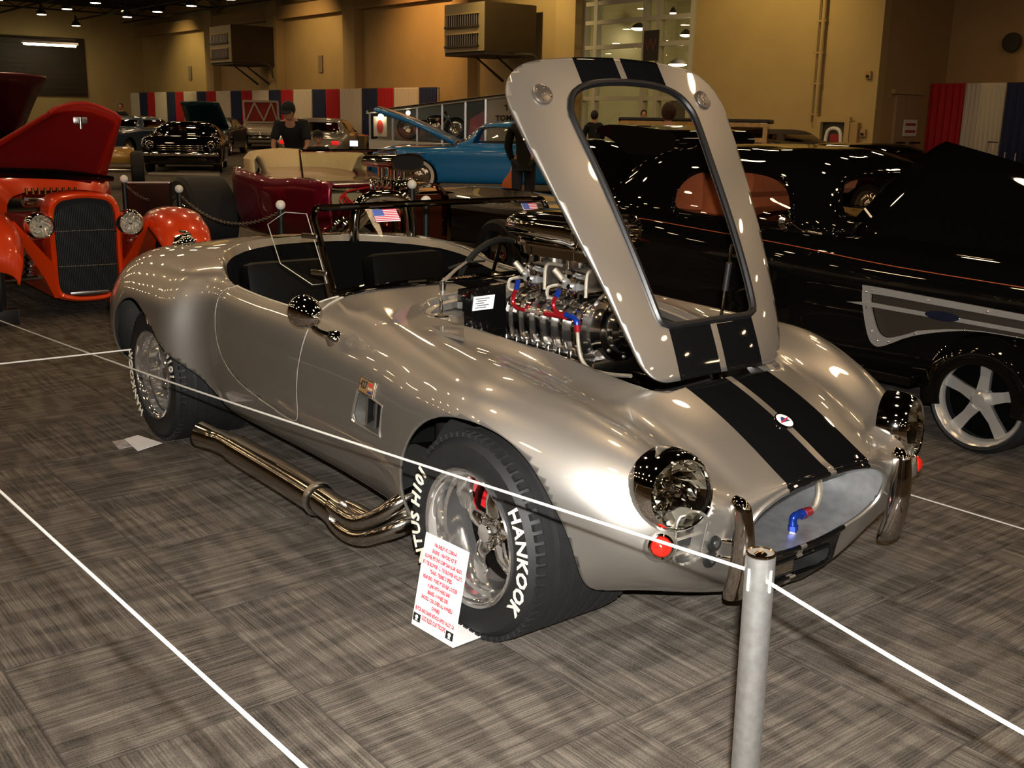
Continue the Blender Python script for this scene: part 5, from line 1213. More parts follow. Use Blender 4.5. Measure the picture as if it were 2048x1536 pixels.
for sg in (-1, 1):
    arch_fender(cp, -.07, .268, sg*.50, sg*.88, BLACKGLOSS, 'front_fender', -12, 196, z0=.25, crown=.03)
    arch_fender(cp, -2.75, .40, sg*.55, sg*.86, BLACKGLOSS, 'rear_fender', -5, 185, z0=.35)
    simple_wheel(cp, -.07, sg*.86, .25, .24, BRIGHT, rr=.214, sg=sg, spokes=5)
    simple_wheel(cp, -2.75, sg*.83, .32, .28, CHROME, rr=.24, sg=sg, spokes=5)
    B().box((-1.4, sg*.80, .27), (2.0, .14, .05), None, .02).obj('running_board', BLACKGLOSS, cp)
    # pierced side panel with riveted bright frame, spear and dark oval badge
    y = sg*.79
    fr_ = [tuple(p) for p in cr(GP, 3, True)]
    cxx, czz = np.mean([p[0] for p in fr_]), np.mean([p[1] for p in fr_])
    inn = [(p[0]+(cxx-p[0])*.045+(.022 if p[0] < -.5 else 0), czz+(p[1]-czz)*.70) for p in fr_]
    pf_ = B().strip(fr_, inn, (0, y, 0), (1, 0, 0), (0, 0, 1), (0, sg*.012, 0)).obj('side_panel_frame', BRIGHT, cp, False)
    B().prism(inn, (0, y-sg*.02, 0), (1, 0, 0), (0, 0, 1), (0, sg*.012, 0)).obj('side_panel_mesh', mat('grille_mesh', (0.035, 0.028, 0.02), 0.5, 0.6, bump=1.0, bscale=400), pf_, False)
    B().prism([(-.83, .592), (-.70, .608), (.75, .585), (.75, .570), (-.70, .586)], (0, y+sg*.012, 0), (1, 0, 0), (0, 0, 1), (0, sg*.008, 0)).obj('spear', BRIGHT, pf_, False)
    B().prism(superell(.085, .022, 2, 28, -.31, .598), (0, y+sg*.018, 0), (1, 0, 0), (0, 0, 1), (0, sg*.010, 0)).obj('oval_badge', mat('badge_navy', (0.006, 0.008, 0.02), 0.15, 0, 1.0), pf_, False)
    for k in range(0, len(fr_), 3):
        p = fr_[k]; q = inn[k]; B().sphere(((p[0]+q[0])/2, y+sg*.013, (p[1]+q[1])/2), .006, 8, 6).obj('rivet', STEEL, pf_)
    B().tube([(.3, sg*.70, .755), (-.6, sg*.765, .79), (-1.2, sg*.80, .835), (-1.8, sg*.818, .865), (-2.3, sg*.808, .885), (-2.7, sg*.775, .87)], .0022, 5, smooth=4).obj('pinstripe', mat('pin_orange', (0.35, 0.07, 0.02), 0.4), cp)
    mi = B().lathe((-1.19, sg*.88, .965), (1, 0, 0), [(0, .001), (0, .052), (.008, .055), (.03, .04), (.04, .001)], 24, False).obj('mirror', CHROME, cp)
    B().tube([(-1.15, sg*.87, .96), (-1.10, sg*.84, .925), (-1.02, sg*.79, .91)], .009, 8, smooth=4).obj('mirror_arm', CHROME, mi)
# raised hood (rear edge lifted) and raised boot lid
hr = []
for t in np.linspace(0, 1, 12):
    hr.append([Vector(((.95)*(1-t)+(-.86-.22*abs(b))*t, (.28*(1-t)+.58*t)*b, (.82-.16*abs(b)**1.5)*(1-t)+(1.375-.50*abs(b)**1.25)*t+.05*math.sin(PI*t))) for b in np.linspace(-1, 1, 25)])
h_ = B().ring_loft(hr, False, False, False).obj('hood', BLACKGLOSS, cp); solidify(h_, .02)
tr_ = []
for t in np.linspace(0, 1, 12):
    x = -2.92-.72*t; zz = 1.18+.24*t-.10*t*t; hw = .50-.06*t
    tr_.append([Vector((x, hw*q, zz-.10*q*q-(.25*(1-t)**2))) for q in np.linspace(-1, 1, 11)])
t_ = B().ring_loft(tr_, False, False, False).obj('boot_lid', BLACKGLOSS, cp); solidify(t_, .05)
blp = [(at(x, y, 'y', 2.6).x, at(x, y, 'y', 2.6).z) for x, y in ((1194, 262), (1222, 249), (1300, 256), (1352, 268), (1350, 310), (1325, 385), (1298, 402), (1283, 352), (1252, 300), (1215, 272))]
B().prism([tuple(p) for p in cr(blp, 3, True)], (0, -.38, 0), (1, 0, 0), (0, 0, 1), (0, .76, 0)).obj('boot_lid_shell', BLACKGLOSS, cp, True, 60)
# ---------------------------------------------------------------- orange-red hot rod facing us
ORG = paint_mat('orange_red_paint', (0.72, 0.048, 0.004), 0.1, 0.3)
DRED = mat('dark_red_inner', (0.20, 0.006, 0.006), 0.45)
hr_ = thing('hot_rod', 'orange-red hot rod with tall black grille and raised hood facing the camera', 'car', (-5.62, -.06, 0), R(-5))
gp = [tuple(p) for p in cr([(.20, .22), (.205, .45), (.205, .72), (.17, .815), (.08, .842), (0, .848), (-.08, .842), (-.17, .815), (-.205, .72), (-.205, .45), (-.20, .22), (-.13, .165), (0, .15), (.13, .165)], 4, True)]
go = [(p[0]*1.22, .50+(p[1]-.50)*1.13) for p in gp]
sh_ = B().ring_loft([[Vector((x, y, z)) for y, z in q] for x, q in ((-.25, go), (-.06, go), (-.005, [(a*1.18, .5+(b-.5)*1.10) for a, b in gp]), (.012, [(a*1.10, .5+(b-.5)*1.06) for a, b in gp]), (.0, [(a*1.02, .5+(b-.5)*1.01) for a, b in gp]), (-.04, gp))], True, False, False).obj('grille_shell', ORG, hr_)
B().ring_loft([[Vector((-.05, y, z)) for y, z in gp], [Vector((-.06, y, z)) for y, z in gp]]).obj('grille_backing', BLACKMATT, sh_)
GB = mat('grille_bar', (0.06, 0.058, 0.055), 0.35, 0.9)
for k in range(34):
    y = -.195+k*.0118; zt_ = .15+.69-(.03+.08*(abs(y)/.2)**3); zb_ = .185+.05*(abs(y)/.2)**3
    B().box((-.03, y, (zt_+zb_)/2), (.012, .004, zt_-zb_)).obj('grille_bar', GB, sh_, False)
for z in (.37, .62): B().cyl((-.022, -.2, z), (-.022, .2, z), .003, n=6).obj('grille_rod', STEEL, sh_)
B().box((-.02, 0, .175), (.02, .27, .025), None, .008).obj('lower_trim', STEEL, sh_)
for sg in (-1, 1):
    headlight(hr_, (.05, sg*.305, .665), (1, sg*-.05, .02), .078, CHROME, .07, refl=REFL2)
    B().tube([(-.02, sg*.20, .60), (.0, sg*.305, .60)], .014, 8).obj('headlight_bar', CHROME, hr_)
    # flowing front fender
    rg = []
    for x, z, w, cy in ((.30, .40, .13, .66), (.26, .56, .17, .66), (.12, .69, .20, .66), (-.08, .76, .21, .67), (-.35, .75, .20, .68), (-.6, .64, .17, .68), (-.9, .45, .14, .67), (-1.15, .30, .12, .66), (-1.6, .27, .12, .66)):
        rg.append([Vector((x, sg*(cy+w*math.sin(b)), z-w*.62*(1-math.cos(b)))) for b in np.linspace(-1.75, 1.45, 17)])
    fo = B().ring_loft(rg, False, False, False).obj('front_fender', ORG, hr_); solidify(fo, .02)
    B().ring_loft([[Vector((.02, sg*.22, .16)), Vector((.04, sg*.24, .40)), Vector((-.05, sg*.46, .70)), Vector((-.1, sg*.48, .66)), Vector((-.02, sg*.30, .30)), Vector((-.02, sg*.24, .15))], [Vector((-.9, sg*.34, .2)), Vector((-.9, sg*.36, .4)), Vector((-.9, sg*.5, .62)), Vector((-.9, sg*.52, .58)), Vector((-.9, sg*.40, .34)), Vector((-.9, sg*.36, .2))]]).obj('splash_apron', ORG, hr_)
    simple_wheel(hr_, -.12, sg*.80, .31, .22, CHROME, sg=sg, spokes=5)
    B().tube([(-.1, sg*.25, .30), (-.1, sg*.62, .29)], .02, 8).cyl((-.12, sg*.38, .28), (-.2, sg*.34, .58), .03).obj('suspension', CHROME, hr_)
    for k in range(7): B().lathe((-.12-.0115*k, sg*(.38-.0057*k), .30+.04*k), (-.2, sg*-.1, .9), [(0, .034), (.012, .040), (.024, .034)], 14, False).obj('coil', STEEL, hr_)
    rows_ = [(0, 0)]
    simple_wheel(hr_, -2.9, sg*.84, .36, .30, CHROME, sg=sg)
rr_ = lambda x, zt, w, zb: (x, [(0, zt), (w*.6, zt-.01), (w*.95, zt-.08), (w, zt-.2), (w, (zt+zb)/2), (w, zb+.05), (w*.9, zb), (0, zb)])
sect_body('body', [rr_(-1.0, .84, .36, .28), rr_(-1.15, .93, .43, .28), rr_(-1.5, .98, .55, .28), rr_(-2.2, 1.0, .64, .28), rr_(-2.9, .98, .62, .3), rr_(-3.3, .82, .5, .35), rr_(-3.5, .6, .3, .4)], ORG, hr_, 50, 30)
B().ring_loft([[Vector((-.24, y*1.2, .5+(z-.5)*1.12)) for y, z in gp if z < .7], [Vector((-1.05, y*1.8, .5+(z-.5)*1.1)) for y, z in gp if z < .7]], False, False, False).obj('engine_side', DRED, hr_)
en = B().box((-.55, 0, .60), (.55, .34, .30), None, .03).obj('engine_block', BLACKSAT, hr_)
for k in range(9): B().cyl((-.42, -.30+k*.042, .80), (-.42, -.30+k*.042, .90), .014, .010, n=10).obj('injector_stack', mat('brass', (0.45, 0.22, 0.06), 0.25, 1.0), en)
B().box((-.28, -.25, .82), (.1, .22, .08), Euler((0, .2, 0)), .02).obj('air_box', CHROMED, en)
# raised hood, hinged at the cowl
hq = []
TP = Vector((-.15, .12, 1.50)); hp_r0, hp_r1 = Vector((-.95, .36, .90)), Vector((-.28, .36, 1.40)); hp_l0, hp_l1 = Vector((-1.0, -.80, .95)), Vector((-.28, -.13, 1.43))
for t in np.linspace(0, 1, 12):
    a_, b_ = hp_r0.lerp(hp_r1, t), hp_l0.lerp(hp_l1, t)
    hq.append([a_.lerp(b_, q)+Vector((.0, 0, (.085-.03*(1-t))*math.sin(PI*q)**.8)) for q in np.linspace(0, 1, 13)])
HRED = paint_mat('deep_red_paint', (0.36, 0.012, 0.005), 0.1, 0.3)
ho = B().ring_loft(hq, False, False, False).obj('hood', HRED, hr_); solidify(ho, .015)
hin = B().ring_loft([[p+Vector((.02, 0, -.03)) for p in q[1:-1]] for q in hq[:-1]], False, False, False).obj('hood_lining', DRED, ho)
B().tube([q for q in hq[-1]], .016, 8).tube([q[0] for q in hq], .013, 8).tube([q[-1] for q in hq], .013, 8).obj('hood_lip', HRED, ho)
B().box(hq[-2][6]+Vector((.03, 0, -.07)), (.02, .10, .05), None, .008).cyl(hq[-2][6]+Vector((.03, 0, -.13)), hq[-2][6]+Vector((.03, 0, -.05)), .015).obj('hood_latch', STEEL, ho)
B().tube([(-.95, -.85, .985), (-.85, -.45, .99), (-.80, 0, .975), (-.88, .42, .93)], [.03, .04, .04, .02], 10, smooth=4).obj('cowl_seal', BLACKGLOSS, hr_)
B().box((-.60, .95, .60), (.16, .06, .05), None, .015).box((-.60, .95, .64), (.12, .02, .03)).obj('parking_lamp', CHROME, hr_)
fsp = at(8, 652)
pl = thing('floor_sign', 'small black sign in a chrome frame on the carpet below the hot rod', 'sign', (fsp.x, fsp.y, 0))
B().box((0, 0, .06), (.03, .20, .11), None, .01).obj('sign_panel', BLACKSAT, pl)
B().tube([(.018, -.10, .008), (.018, .10, .008), (.018, .10, .115), (.018, -.10, .115)], .007, 6, True).obj('sign_frame', CHROME, pl)
# ---------------------------------------------------------------- burgundy bucket roadster with blown engine
BUR = paint_mat('burgundy_paint', (0.17, 0.004, 0.018), 0.55, 0.26)
CREAM = mat('cream_upholstery', (0.66, 0.50, 0.24), 0.5)
tb = thing('bucket_roadster', 'burgundy bucket roadster with cream bench seat and exposed chrome engine', 'car', (-6.7, 2.6, 0), R(0))
def tub(x, zt, w, zb): return (x, [(w*.90, zt), (w*.97, zt+.012), (w, zt-.04), (w*.99, zt-.2), (w*.93, zb+.14), (w*.80, zb+.02), (w*.5, zb), (0, zb)])
sect_body('body', [tub(-1.22, .88, .30, .50), tub(-1.18, .91, .48, .42), tub(-1.0, .92, .58, .36), tub(-.6, .90, .62, .34), tub(-.15, .86, .60, .34), tub(.25, .88, .54, .34), tub(.55, .86, .47, .35), tub(.62, .84, .42, .36)], BUR, tb, 60, 40, thick=.02)
bk_ = []
for z, k in ((.72, .86), (.86, .98), (.95, 1.04), (1.06, 1.05), (1.10, .99), (1.07, .90), (.95, .80), (.72, .72)):
    bk_.append([Vector((-.55+(-.62)*k*math.cos(a)**1 if True else 0, .57*k*math.sin(a), z-.03*abs(math.sin(a)))) for a in np.linspace(-PI*.52, PI*.52, 25)])
st_ = B().ring_loft(bk_, False, False, False).obj('seat_back', CREAM, tb); solidify(st_, .02)
for k in range(12):
    a = -1.2+k*.218; B().tube([(-.55-.62*.74*math.cos(a), .57*.74*math.sin(a), .74), (-.55-.62*.82*math.cos(a), .57*.82*math.sin(a), .98)], .014, 6).obj('seat_pleat', CREAM, st_)
B().box((-.65, 0, .66), (.6, .95, .12), None, .04).obj('seat_cushion', CREAM, tb)
B().tube([(.25, -.50, .86), (.20, -.50, 1.14), (.20, .50, 1.14), (.25, .50, .86)], .014, 8).obj('windshield_frame', CHROME, tb)
B().prism([(-.48, .90), (.48, .90), (.48, 1.13), (-.48, 1.13)], (.21, 0, 0), (0, 1, 0), (0, 0, 1), (.004, 0, 0)).obj('windshield_glass', PANE, tb, False)
B().box((-1.35, 0, .55), (.5, .8, .25), None, .06).obj('rear_deck', BUR, tb)
B().tube([(-1.5, -.35, .35), (1.65, -.28, .34)], .035, 8).tube([(-1.5, .35, .35), (1.65, .28, .34)], .035, 8).obj('frame_rails', BUR, tb)
for sg in (-1, 1):
    simple_wheel(tb, -1.45, sg*.98, .42, .46, CHROME, rr=.21, sg=sg)
    simple_wheel(tb, 1.55, sg*.78, .30, .14, CHROME, rr=.2, sg=sg)
    B().tube([(-1.45, sg*.1, .42), (-1.45, sg*.55, .42)], .05, 8).obj('axle', CHROME, tb)
te = bpy.data.objects.new('engine', None); COL.objects.link(te); te.parent = tb
COP = mat('copper_chrome', (0.66, 0.20, 0.10), 0.12, 1.0)
B().box((.95, 0, .58), (.55, .40, .34), None, .03).obj('block', COP, te)
for sg in (-1, 1):
    B().box((.95, sg*.22, .68), (.52, .12, .10), Euler((sg*.6, 0, 0)), .03).obj('valve_cover', CHROME, te)
    for k in range(4): B().tube([(.76+k*.13, sg*.27, .60), (.76+k*.13, sg*.42, .58), (.70+k*.12, sg*.48, .48), (.4+k*.06, sg*.50, .42)], .022, 8, smooth=4).obj('header', CHROME, te)
    for k in range(4): B().tube([(.72+k*.12, sg*.26, .66), (.66+k*.08, sg*.36, .72), (.62, sg*.28, .80), (.62, 0, .84)], .007, 5, smooth=4).obj('plug_lead', mat('lead_red', (0.5, 0.02, 0.02), 0.4), te)
B().box((.95, 0, .84), (.42, .26, .16), None, .04).obj('blower', CHROME, te)
for k in range(6): B().box((.78+k*.07, 0, .84), (.014, .28, .18), None, .004).obj('blower_fin', CHROME, te)
for x in (.84, 1.04):
    for sg in (-1, 1): B().cyl((x, sg*.05, .92), (x, sg*.05, 1.02), .035).obj('carburettor', CHROME, te)
B().ring_loft([[Vector((x, y, 1.07+z)) for y, z in superell(w, h, 3, 28)] for x, w, h in ((.62, .08, .03), (.66, .14, .05), (.95, .16, .06), (1.18, .16, .075))]).obj('scoop', CHROME, te)
B().prism(superell(.135, .058, 3, 28), (1.182, 0, 1.07), (0, 1, 0), (0, 0, 1), (.004, 0, 0)).obj('scoop_mouth', BLACKMATT, te, False)
rs_ = [tuple(p) for p in cr([(.24, .40), (.25, .62), (.22, .80), (.12, .90), (0, .92), (-.12, .90), (-.22, .80), (-.25, .62), (-.24, .40)], 4)]
B().ring_loft([[Vector((1.42+dx, y*k, z)) for y, z in rs_] for dx, k in ((-.08, 1.0), (0, 1.06), (.04, 1.02), (.03, .88))], False, False, False).obj('radiator_shell', CHROME, tb)
B().box((1.40, 0, .62), (.04, .36, .40)).obj('radiator_core', mat('dark_copper', (0.20, 0.05, 0.025), 0.3, 0.9), tb, False)
# ---------------------------------------------------------------- blue two-door sedan
def loc_on(px_, py_): p = at(px_, py_); return (p.x, p.y, 0)
BLU = mat('bright_blue_paint', (0.005, 0.185, 0.50), 0.3, 0.0, 1.0)
wp = at(838, 387); hd = R(229)
fx = Vector((math.cos(hd), math.sin(hd), 0)); lf = Vector((-fx.y, fx.x, 0))
bl = thing('blue_sedan', 'bright blue fifties sedan with white side trim and hood up', 'car', wp-fx*1.45-lf*.82, hd)
def sd(x, zt, w, zs, zb=.22): return (x, [(0, zt), (w*.55, zt-.005), (w*.9, zt-.035), (w, zs-.02), (w*1.01, (zs+zb)/2+.05), (w, (zs+zb)/2-.12), (w*.97, zb+.03), (w*.6, zb), (0, zb)])
def awc(x0, r, zc_=.30): return lambda V: np.maximum(np.maximum(np.hypot(V[:, 0]-x0, (V[:, 2]-zc_))-r, .4-abs(V[:, 1])), V[:, 2]-.72)
sect_body('body', [sd(2.42, .62, .55, .55, .40), sd(2.36, .80, .80, .74, .30), sd(2.1, .87, .88, .82), sd(1.45, .90, .90, .86), sd(.6, .93, .91, .88), sd(-.5, .94, .91, .88), sd(-1.5, .93, .91, .89), sd(-2.2, .90, .88, .87), sd(-2.6, .80, .80, .76, .3), sd(-2.68, .62, .6, .56, .4)], BLU, bl, 80, 40, [awc(1.45, .37), awc(-1.47, .37)], thick=.01)
GHG = [gh(.72, .95, .40, .78, .92), gh(.55, 1.10, .60, .80, .92), gh(.25, 1.32, .66, .82, .92), gh(-.1, 1.39, .68, .82, .92), gh(-.8, 1.40, .68, .82, .92), gh(-1.25, 1.36, .66, .82, .92), gh(-1.55, 1.16, .60, .80, .92), gh(-1.75, .96, .4, .78, .92)]
sw1 = [(.42, .98), (.30, 1.24), (.12, 1.275), (-.42, 1.275), (-.42, .98)]; sw2 = [(-.50, .98), (-.50, 1.275), (-1.12, 1.26), (-1.32, 1.12), (-1.38, .98)]
fww = [(.62, .99), (.50, 1.27), (-.50, 1.27), (-.62, .99)]
GC = [lambda V: np.maximum(np.minimum(sdf(sw1, V[:, 0], V[:, 2]), sdf(sw2, V[:, 0], V[:, 2])), .4-abs(V[:, 1])), lambda V: np.maximum(sdf(fww, V[:, 1], V[:, 2]), .12-V[:, 0]), lambda V: np.maximum(sdf(fww, V[:, 1], V[:, 2]), V[:, 0]+1.30)]
_, pcs = sect_body('cab', GHG, BLU, bl, 60, 50, GC, thick=.02)
for PV, pf in pcs:
    panes('window_pane', PV, pf, PANE, bl)
for sg in (-1, 1):
    for x in (1.45, -1.47): simple_wheel(bl, x, sg*.86, .335, .2, CHROME, white=True, rr=.235, sg=sg)
    B().prism([(2.3, .735), (2.2, .765), (-2.4, .715), (-2.4, .655), (2.2, .725)], (0, sg*.915, 0), (1, 0, 0), (0, 0, 1), (0, sg*.006, 0)).obj('white_side_trim', WHITE, bl, False)
    B().prism([(2.32, .730), (2.2, .772), (-2.4, .722), (-2.4, .712), (2.2, .758)], (0, sg*.922, 0), (1, 0, 0), (0, 0, 1), (0, sg*.006, 0)).obj('chrome_side_trim', CHROME, bl, False)
    for s_ in (sw1, sw2): B().tube([Vector((x, sg*(.825-.14*(z-.92)/.4), z)) for x, z in s_], .012, 6, True).obj('window_trim', CHROME, bl)
    B().cyl((2.3, sg*.66, .70), (2.46, sg*.66, .70), .11, .09).obj('headlight', CHROME, bl)
B().box((2.5, 0, .44), (.12, 1.75, .13), None, .04).obj('front_bumper', CHROME, bl)
B().box((-2.75, 0, .46), (.12, 1.75, .13), None, .04).obj('rear_bumper', CHROME, bl)
hb_ = B().ring_loft([[Vector((.80+t*1.55, .72*q*(1-.12*t), .98+t*.60+.05*math.sin(PI*t)-.05*q*q)) for q in np.linspace(-1, 1, 9)] for t in np.linspace(0, 1, 8)], False, False, False).obj('hood', BLU, bl); solidify(hb_, .06)
B().tube([(.60, y, 1.0) for y in np.linspace(-.7, .7, 7)], .02, 6).obj('cowl_chrome', CHROME, bl)
B().box((-.3, 0, .75), (1.2, 1.4, .5), None, .1).obj('interior', mat('grey_interior', (0.12, 0.1, 0.08), 0.7), bl)
# ---------------------------------------------------------------- generic far cars
def far_car(name, label, loc, rz, m, L=4.8, Wd=1.8, zb=.88, zr=1.35, hood=None, cab=(-1.7, -1.2, .1, .75), roof=None, grille=True, lights=True, wr=.32, glass=PANE_SMOKE, white=False, round_=.0):
    t = thing(name, label, 'car', loc, rz); h = L/2; w = Wd/2
    sect_body('body', [sd(h, .60, w*.62, .54, .38), sd(h-.08, zb-.12, w*.88, zb-.18, .28), sd(h-.4, zb-.03+round_, w*.97, zb-.08), sd(h*.6, zb+round_, w, zb-.04), sd(cab[3], zb+.04+round_, w, zb), sd(0, zb+.03, w*1.01, zb), sd(cab[0], zb+.03, w, zb), sd(-h+.5, zb-.02, w*.97, zb-.04), sd(-h+.1, zb-.12, w*.88, zb-.16, .28), sd(-h, .6, w*.6, .55, .38)], m, t, 46, 26, [awc(h*.60, wr+.06, wr), awc(-h*.60, wr+.06, wr)])
    wt = w*.74
    gr = [gh(cab[3], zb+.03, wt*.6, w*.86, zb), gh(cab[3]-(cab[3]-cab[2])*.4, zb+(zr-zb)*.5, wt*.95, w*.90, zb), gh(cab[2], zr-.04, wt, w*.91, zb), gh((cab[1]+cab[2])/2, zr, wt, w*.91, zb), gh(cab[1], zr-.04, wt*.98, w*.91, zb), gh(cab[1]-(cab[1]-cab[0])*.6, zb+(zr-zb)*.5, wt*.9, w*.90, zb), gh(cab[0], zb+.03, wt*.6, w*.86, zb)]
    if zr > zb+.1:
        zA, zB_ = zb+.05, zr-.11
        s1_ = [(cab[2]+(cab[3]-cab[2])*.45, zA), (cab[2]-.02, zB_), ((cab[1]+cab[2])/2+.03, zB_), ((cab[1]+cab[2])/2+.03, zA)]
        s2_ = [((cab[1]+cab[2])/2-.03, zA), ((cab[1]+cab[2])/2-.03, zB_), (cab[1]+.02, zB_), (cab[1]-(cab[1]-cab[0])*.35, zA)]
        f_ = [(wt*.95, zA+.02), (wt*.80, zB_), (-wt*.80, zB_), (-wt*.95, zA+.02)]
        _, pc = sect_body('cab', gr, roof or m, t, 36, 30, [lambda V: np.maximum(np.minimum(sdf(s1_, V[:, 0], V[:, 2]), sdf(s2_, V[:, 0], V[:, 2])), w*.5-abs(V[:, 1])), lambda V: np.maximum(sdf(f_, V[:, 1], V[:, 2]), cab[2]-.12-V[:, 0]), lambda V: np.maximum(sdf(f_, V[:, 1], V[:, 2]), V[:, 0]-cab[1]-.12)], thick=.015)
        for PV, pf in pc:
            panes('window_pane', PV, pf, glass, t)
        B().box(((cab[0]+cab[3])/2, 0, zb-.1), ((cab[3]-cab[0])*.8, Wd*.75, .3), None, .08).obj('interior', mat('dark_interior', (0.03, 0.025, 0.02), 0.8), t)
    for sg in (-1, 1):
        for x in (h*.60, -h*.60): simple_wheel(t, x, sg*(w-.04), wr, .2, CHROME, white=white, sg=sg)
        if lights:
            hl_ = B().lathe((h-.10, sg*w*.74, zb-.17), (1, 0, 0), [(-.05, .10), (.06, .10), (.09, .085), (.07, .08), (.03, .04), (.02, .001)], 20, False).obj('headlight', CHROME, t)
            B().box((-h+.03, sg*w*.75, zb-.2), (.05, .2, .1), None, .03).obj('tail_lamp', mat('tail_red', (0.5, 0.01, 0.01), 0.2, emit=(1, .03, .02), estr=0.6), t)
    if grille:
        g = B().box((h+.02, 0, .48), (.10, Wd*.92, .10), None, .04).obj('front_bumper', CHROME, t)
        for k in range(3): B().box((h-.02, 0, .58+k*.05), (.05, Wd*.55, .02), None, .008).obj('grille_bar', CHROME, t)
        B().box((-h-.02, 0, .48), (.10, Wd*.9, .10), None, .04).obj('rear_bumper', CHROME, t)
    if hood:
        a = R(hood)
        b = B().ring_loft([[Vector((cab[3]+.05+q*math.cos(a)*(h-cab[3]-.2), w*.78*s_*(1-.1*q), zb+.04+q*math.sin(a)*(h-cab[3]-.2)+.04*math.sin(PI*q)-.03*s_*s_)) for s_ in np.linspace(-1, 1, 9)] for q in np.linspace(0, 1, 7)], False, False, False).obj('hood', m, t); solidify(b, .04)
    return t
G1 = mat('grey_car_paint', (0.20, 0.185, 0.155), 0.3, 0.3, 1.0); W1 = mat('white_car_paint', (0.42, 0.38, 0.30), 0.35, 0, 0.6); DB = mat('dark_blue_paint', (0.004, 0.030, 0.075), 0.3, 0.2, 1.0); MAR = paint_mat('maroon_paint', (0.08, 0.002, 0.006), 0.4, 0.3)
p = at_depth(378, 338, 28); far_car('custom_car', 'low black fifties custom facing the hall centre with chrome headlights', (p.x, p.y, 0), R(-26), BLACKGLOSS, 4.9, 1.9, .86, 1.22, cab=(-1.6, -1.1, -.1, .6), round_=.04)
p = at_depth(258, 318, 34); far_car('blue_coupe', 'dark blue car left of the black custom, under the drapes', (p.x, p.y, 0), R(-50), DB, 4.7, 1.8, .92, 1.30)
p = at_depth(428, 300, 39); far_car('hooded_car', 'dark teal car behind the black custom with its hood raised', (p.x, p.y, 0), R(-35), mat('teal_paint', (0.003, 0.035, 0.05), 0.35, 0.1, 1.0), 4.8, 1.85, .92, 1.30, hood=35)
p = at_depth(655, 300, 31); far_car('grey_sedan', 'grey sixties two-door seen from behind beyond the man in black', (p.x, p.y, 0), R(140), G1, 5.0, 1.85, .93, 1.36, cab=(-1.8, -1.15, .0, .7))
p = at_depth(528, 290, 47); wcar = far_car('white_coupe', 'pale car far back with a raised latticed hood before the drapes', (p.x, p.y, 0), R(-30), W1, 4.8, 1.8, .95, 1.38, hood=None)
bq = B().strip(rrect(1.5, .95, .06), rrect(1.34, .78, .06), (1.0, 0, 1.52), (0, 1, 0), (.35, 0, 1), (.03, 0, 0)).obj('hood_rim', W1, wcar, False)
for a0, a1 in (((-.62, -.36), (-.25, .36)), ((.1, -.36), (-.25, .36)), ((.1, -.36), (.45, .36)), ((.64, -.3), (.45, .36))): B().tube([Vector((1.0+.35*a0[1], a0[0], 1.52+a0[1])), Vector((1.0+.35*a1[1], a1[0], 1.52+a1[1]))], .04, 6).obj('hood_brace', W1, bq)
B().box((.95, 0, 1.52), (.02, 1.4, .85), Euler((0, .34, 0))).obj('hood_skin', mat('red_skin', (0.25, 0.02, 0.02), 0.4), bq, False)
p = at_depth(20, 300, 17); far_car('maroon_coupe', 'maroon car at the far left edge behind the hot rod', (p.x-.6, p.y-.5, 0), R(10), MAR, 4.3, 1.7, .95, 1.42, hood=38, cab=(-1.5, -1.1, -.1, .4))
p = at_depth(232, 318, 20.5)
yr = thing('yellow_tailed_rod', 'fenderless rod with bright wheel just right of the raised red hood', 'car', (p.x, p.y, 0), R(-20))
simple_wheel(yr, 0, -.5, .36, .24, CHROME, sg=-1); simple_wheel(yr, 0, .5, .36, .24, CHROME, sg=1)
B().box((-.5, 0, .62), (1.2, .7, .3), None, .1).obj('body', mat('yellow_gold_paint', (0.45, 0.24, 0.03), 0.3, 0.2, 1.0), yr); B().cyl((0, -.4, .36), (0, .4, .36), .05).obj('axle', CHROME, yr); B().box((.05, -.25, .80), (.3, .2, .12), None, .03).obj('chrome_lamp', CHROME, yr)
# dark low car between the roadster and the blue sedan
p = at(893, 500, 'z', .0)
dk = far_car('dark_roadster', 'dark low open car with chrome wheel seen through the roadster windscreen', (-6.2, 4.8, 0), R(4), mat('dark_brown_paint', (0.016, 0.012, 0.008), 0.25, 0.2, 1.0), 4.0, 1.7, .60, .61, hood=None, lights=False, grille=False)
# black saloon roof beyond the coupe, canopy-topped car and woody wagon
p = at_depth(1668, 330, 17); far_car('black_saloon', 'black car whose low roof shows just above the coupe roof', (p.x, p.y, 0), R(175), BLACKGLOSS, 4.6, 1.8, .82, 1.18)
p = at_depth(1515, 300, 27); far_car('tonneau_car', 'dark convertible with flat cloth top right of the raised silver hood', (p.x, p.y, 0), R(175), mat('dark_grey_paint', (0.02, 0.018, 0.015), 0.35), 4.6, 1.8, .95, 1.30, roof=mat('cloth_top', (0.06, 0.045, 0.032), 0.9))
WOOD = mat('pale_ash_wood', (0.55, 0.33, 0.10), 0.4, 0, 0.4, noise=0.2, nscale=9); WOODP = mat('mahogany_panel', (0.26, 0.085, 0.022), 0.35, 0, 0.5, noise=0.3, nscale=7)
wc = at(1236, 372); wd_ = thing('woody_wagon', 'wooden-bodied wagon with black roof behind the raised silver hood', 'car', (wc.x, wc.y, 0), R(35))
Lw, Ww = 3.2, 1.6
B().box((Lw/2, Ww/2, .70), (Lw, Ww, .80), None, .04).obj('body', WOODP, wd_, False)
for x in np.linspace(.03, Lw-.03, 5): B().box((x, -.015, .86), (.10, .05, 1.15), None, .01).obj('wood_post', WOOD, wd_, False)
for z in (.32, .68, 1.08, 1.40): B().box((Lw/2, -.02, z), (Lw, .05, .10), None, .01).obj('wood_rail', WOOD, wd_, False); B().box((-.02, Ww/2, z), (.05, Ww, .10), None, .01).obj('wood_rail', WOOD, wd_, False)
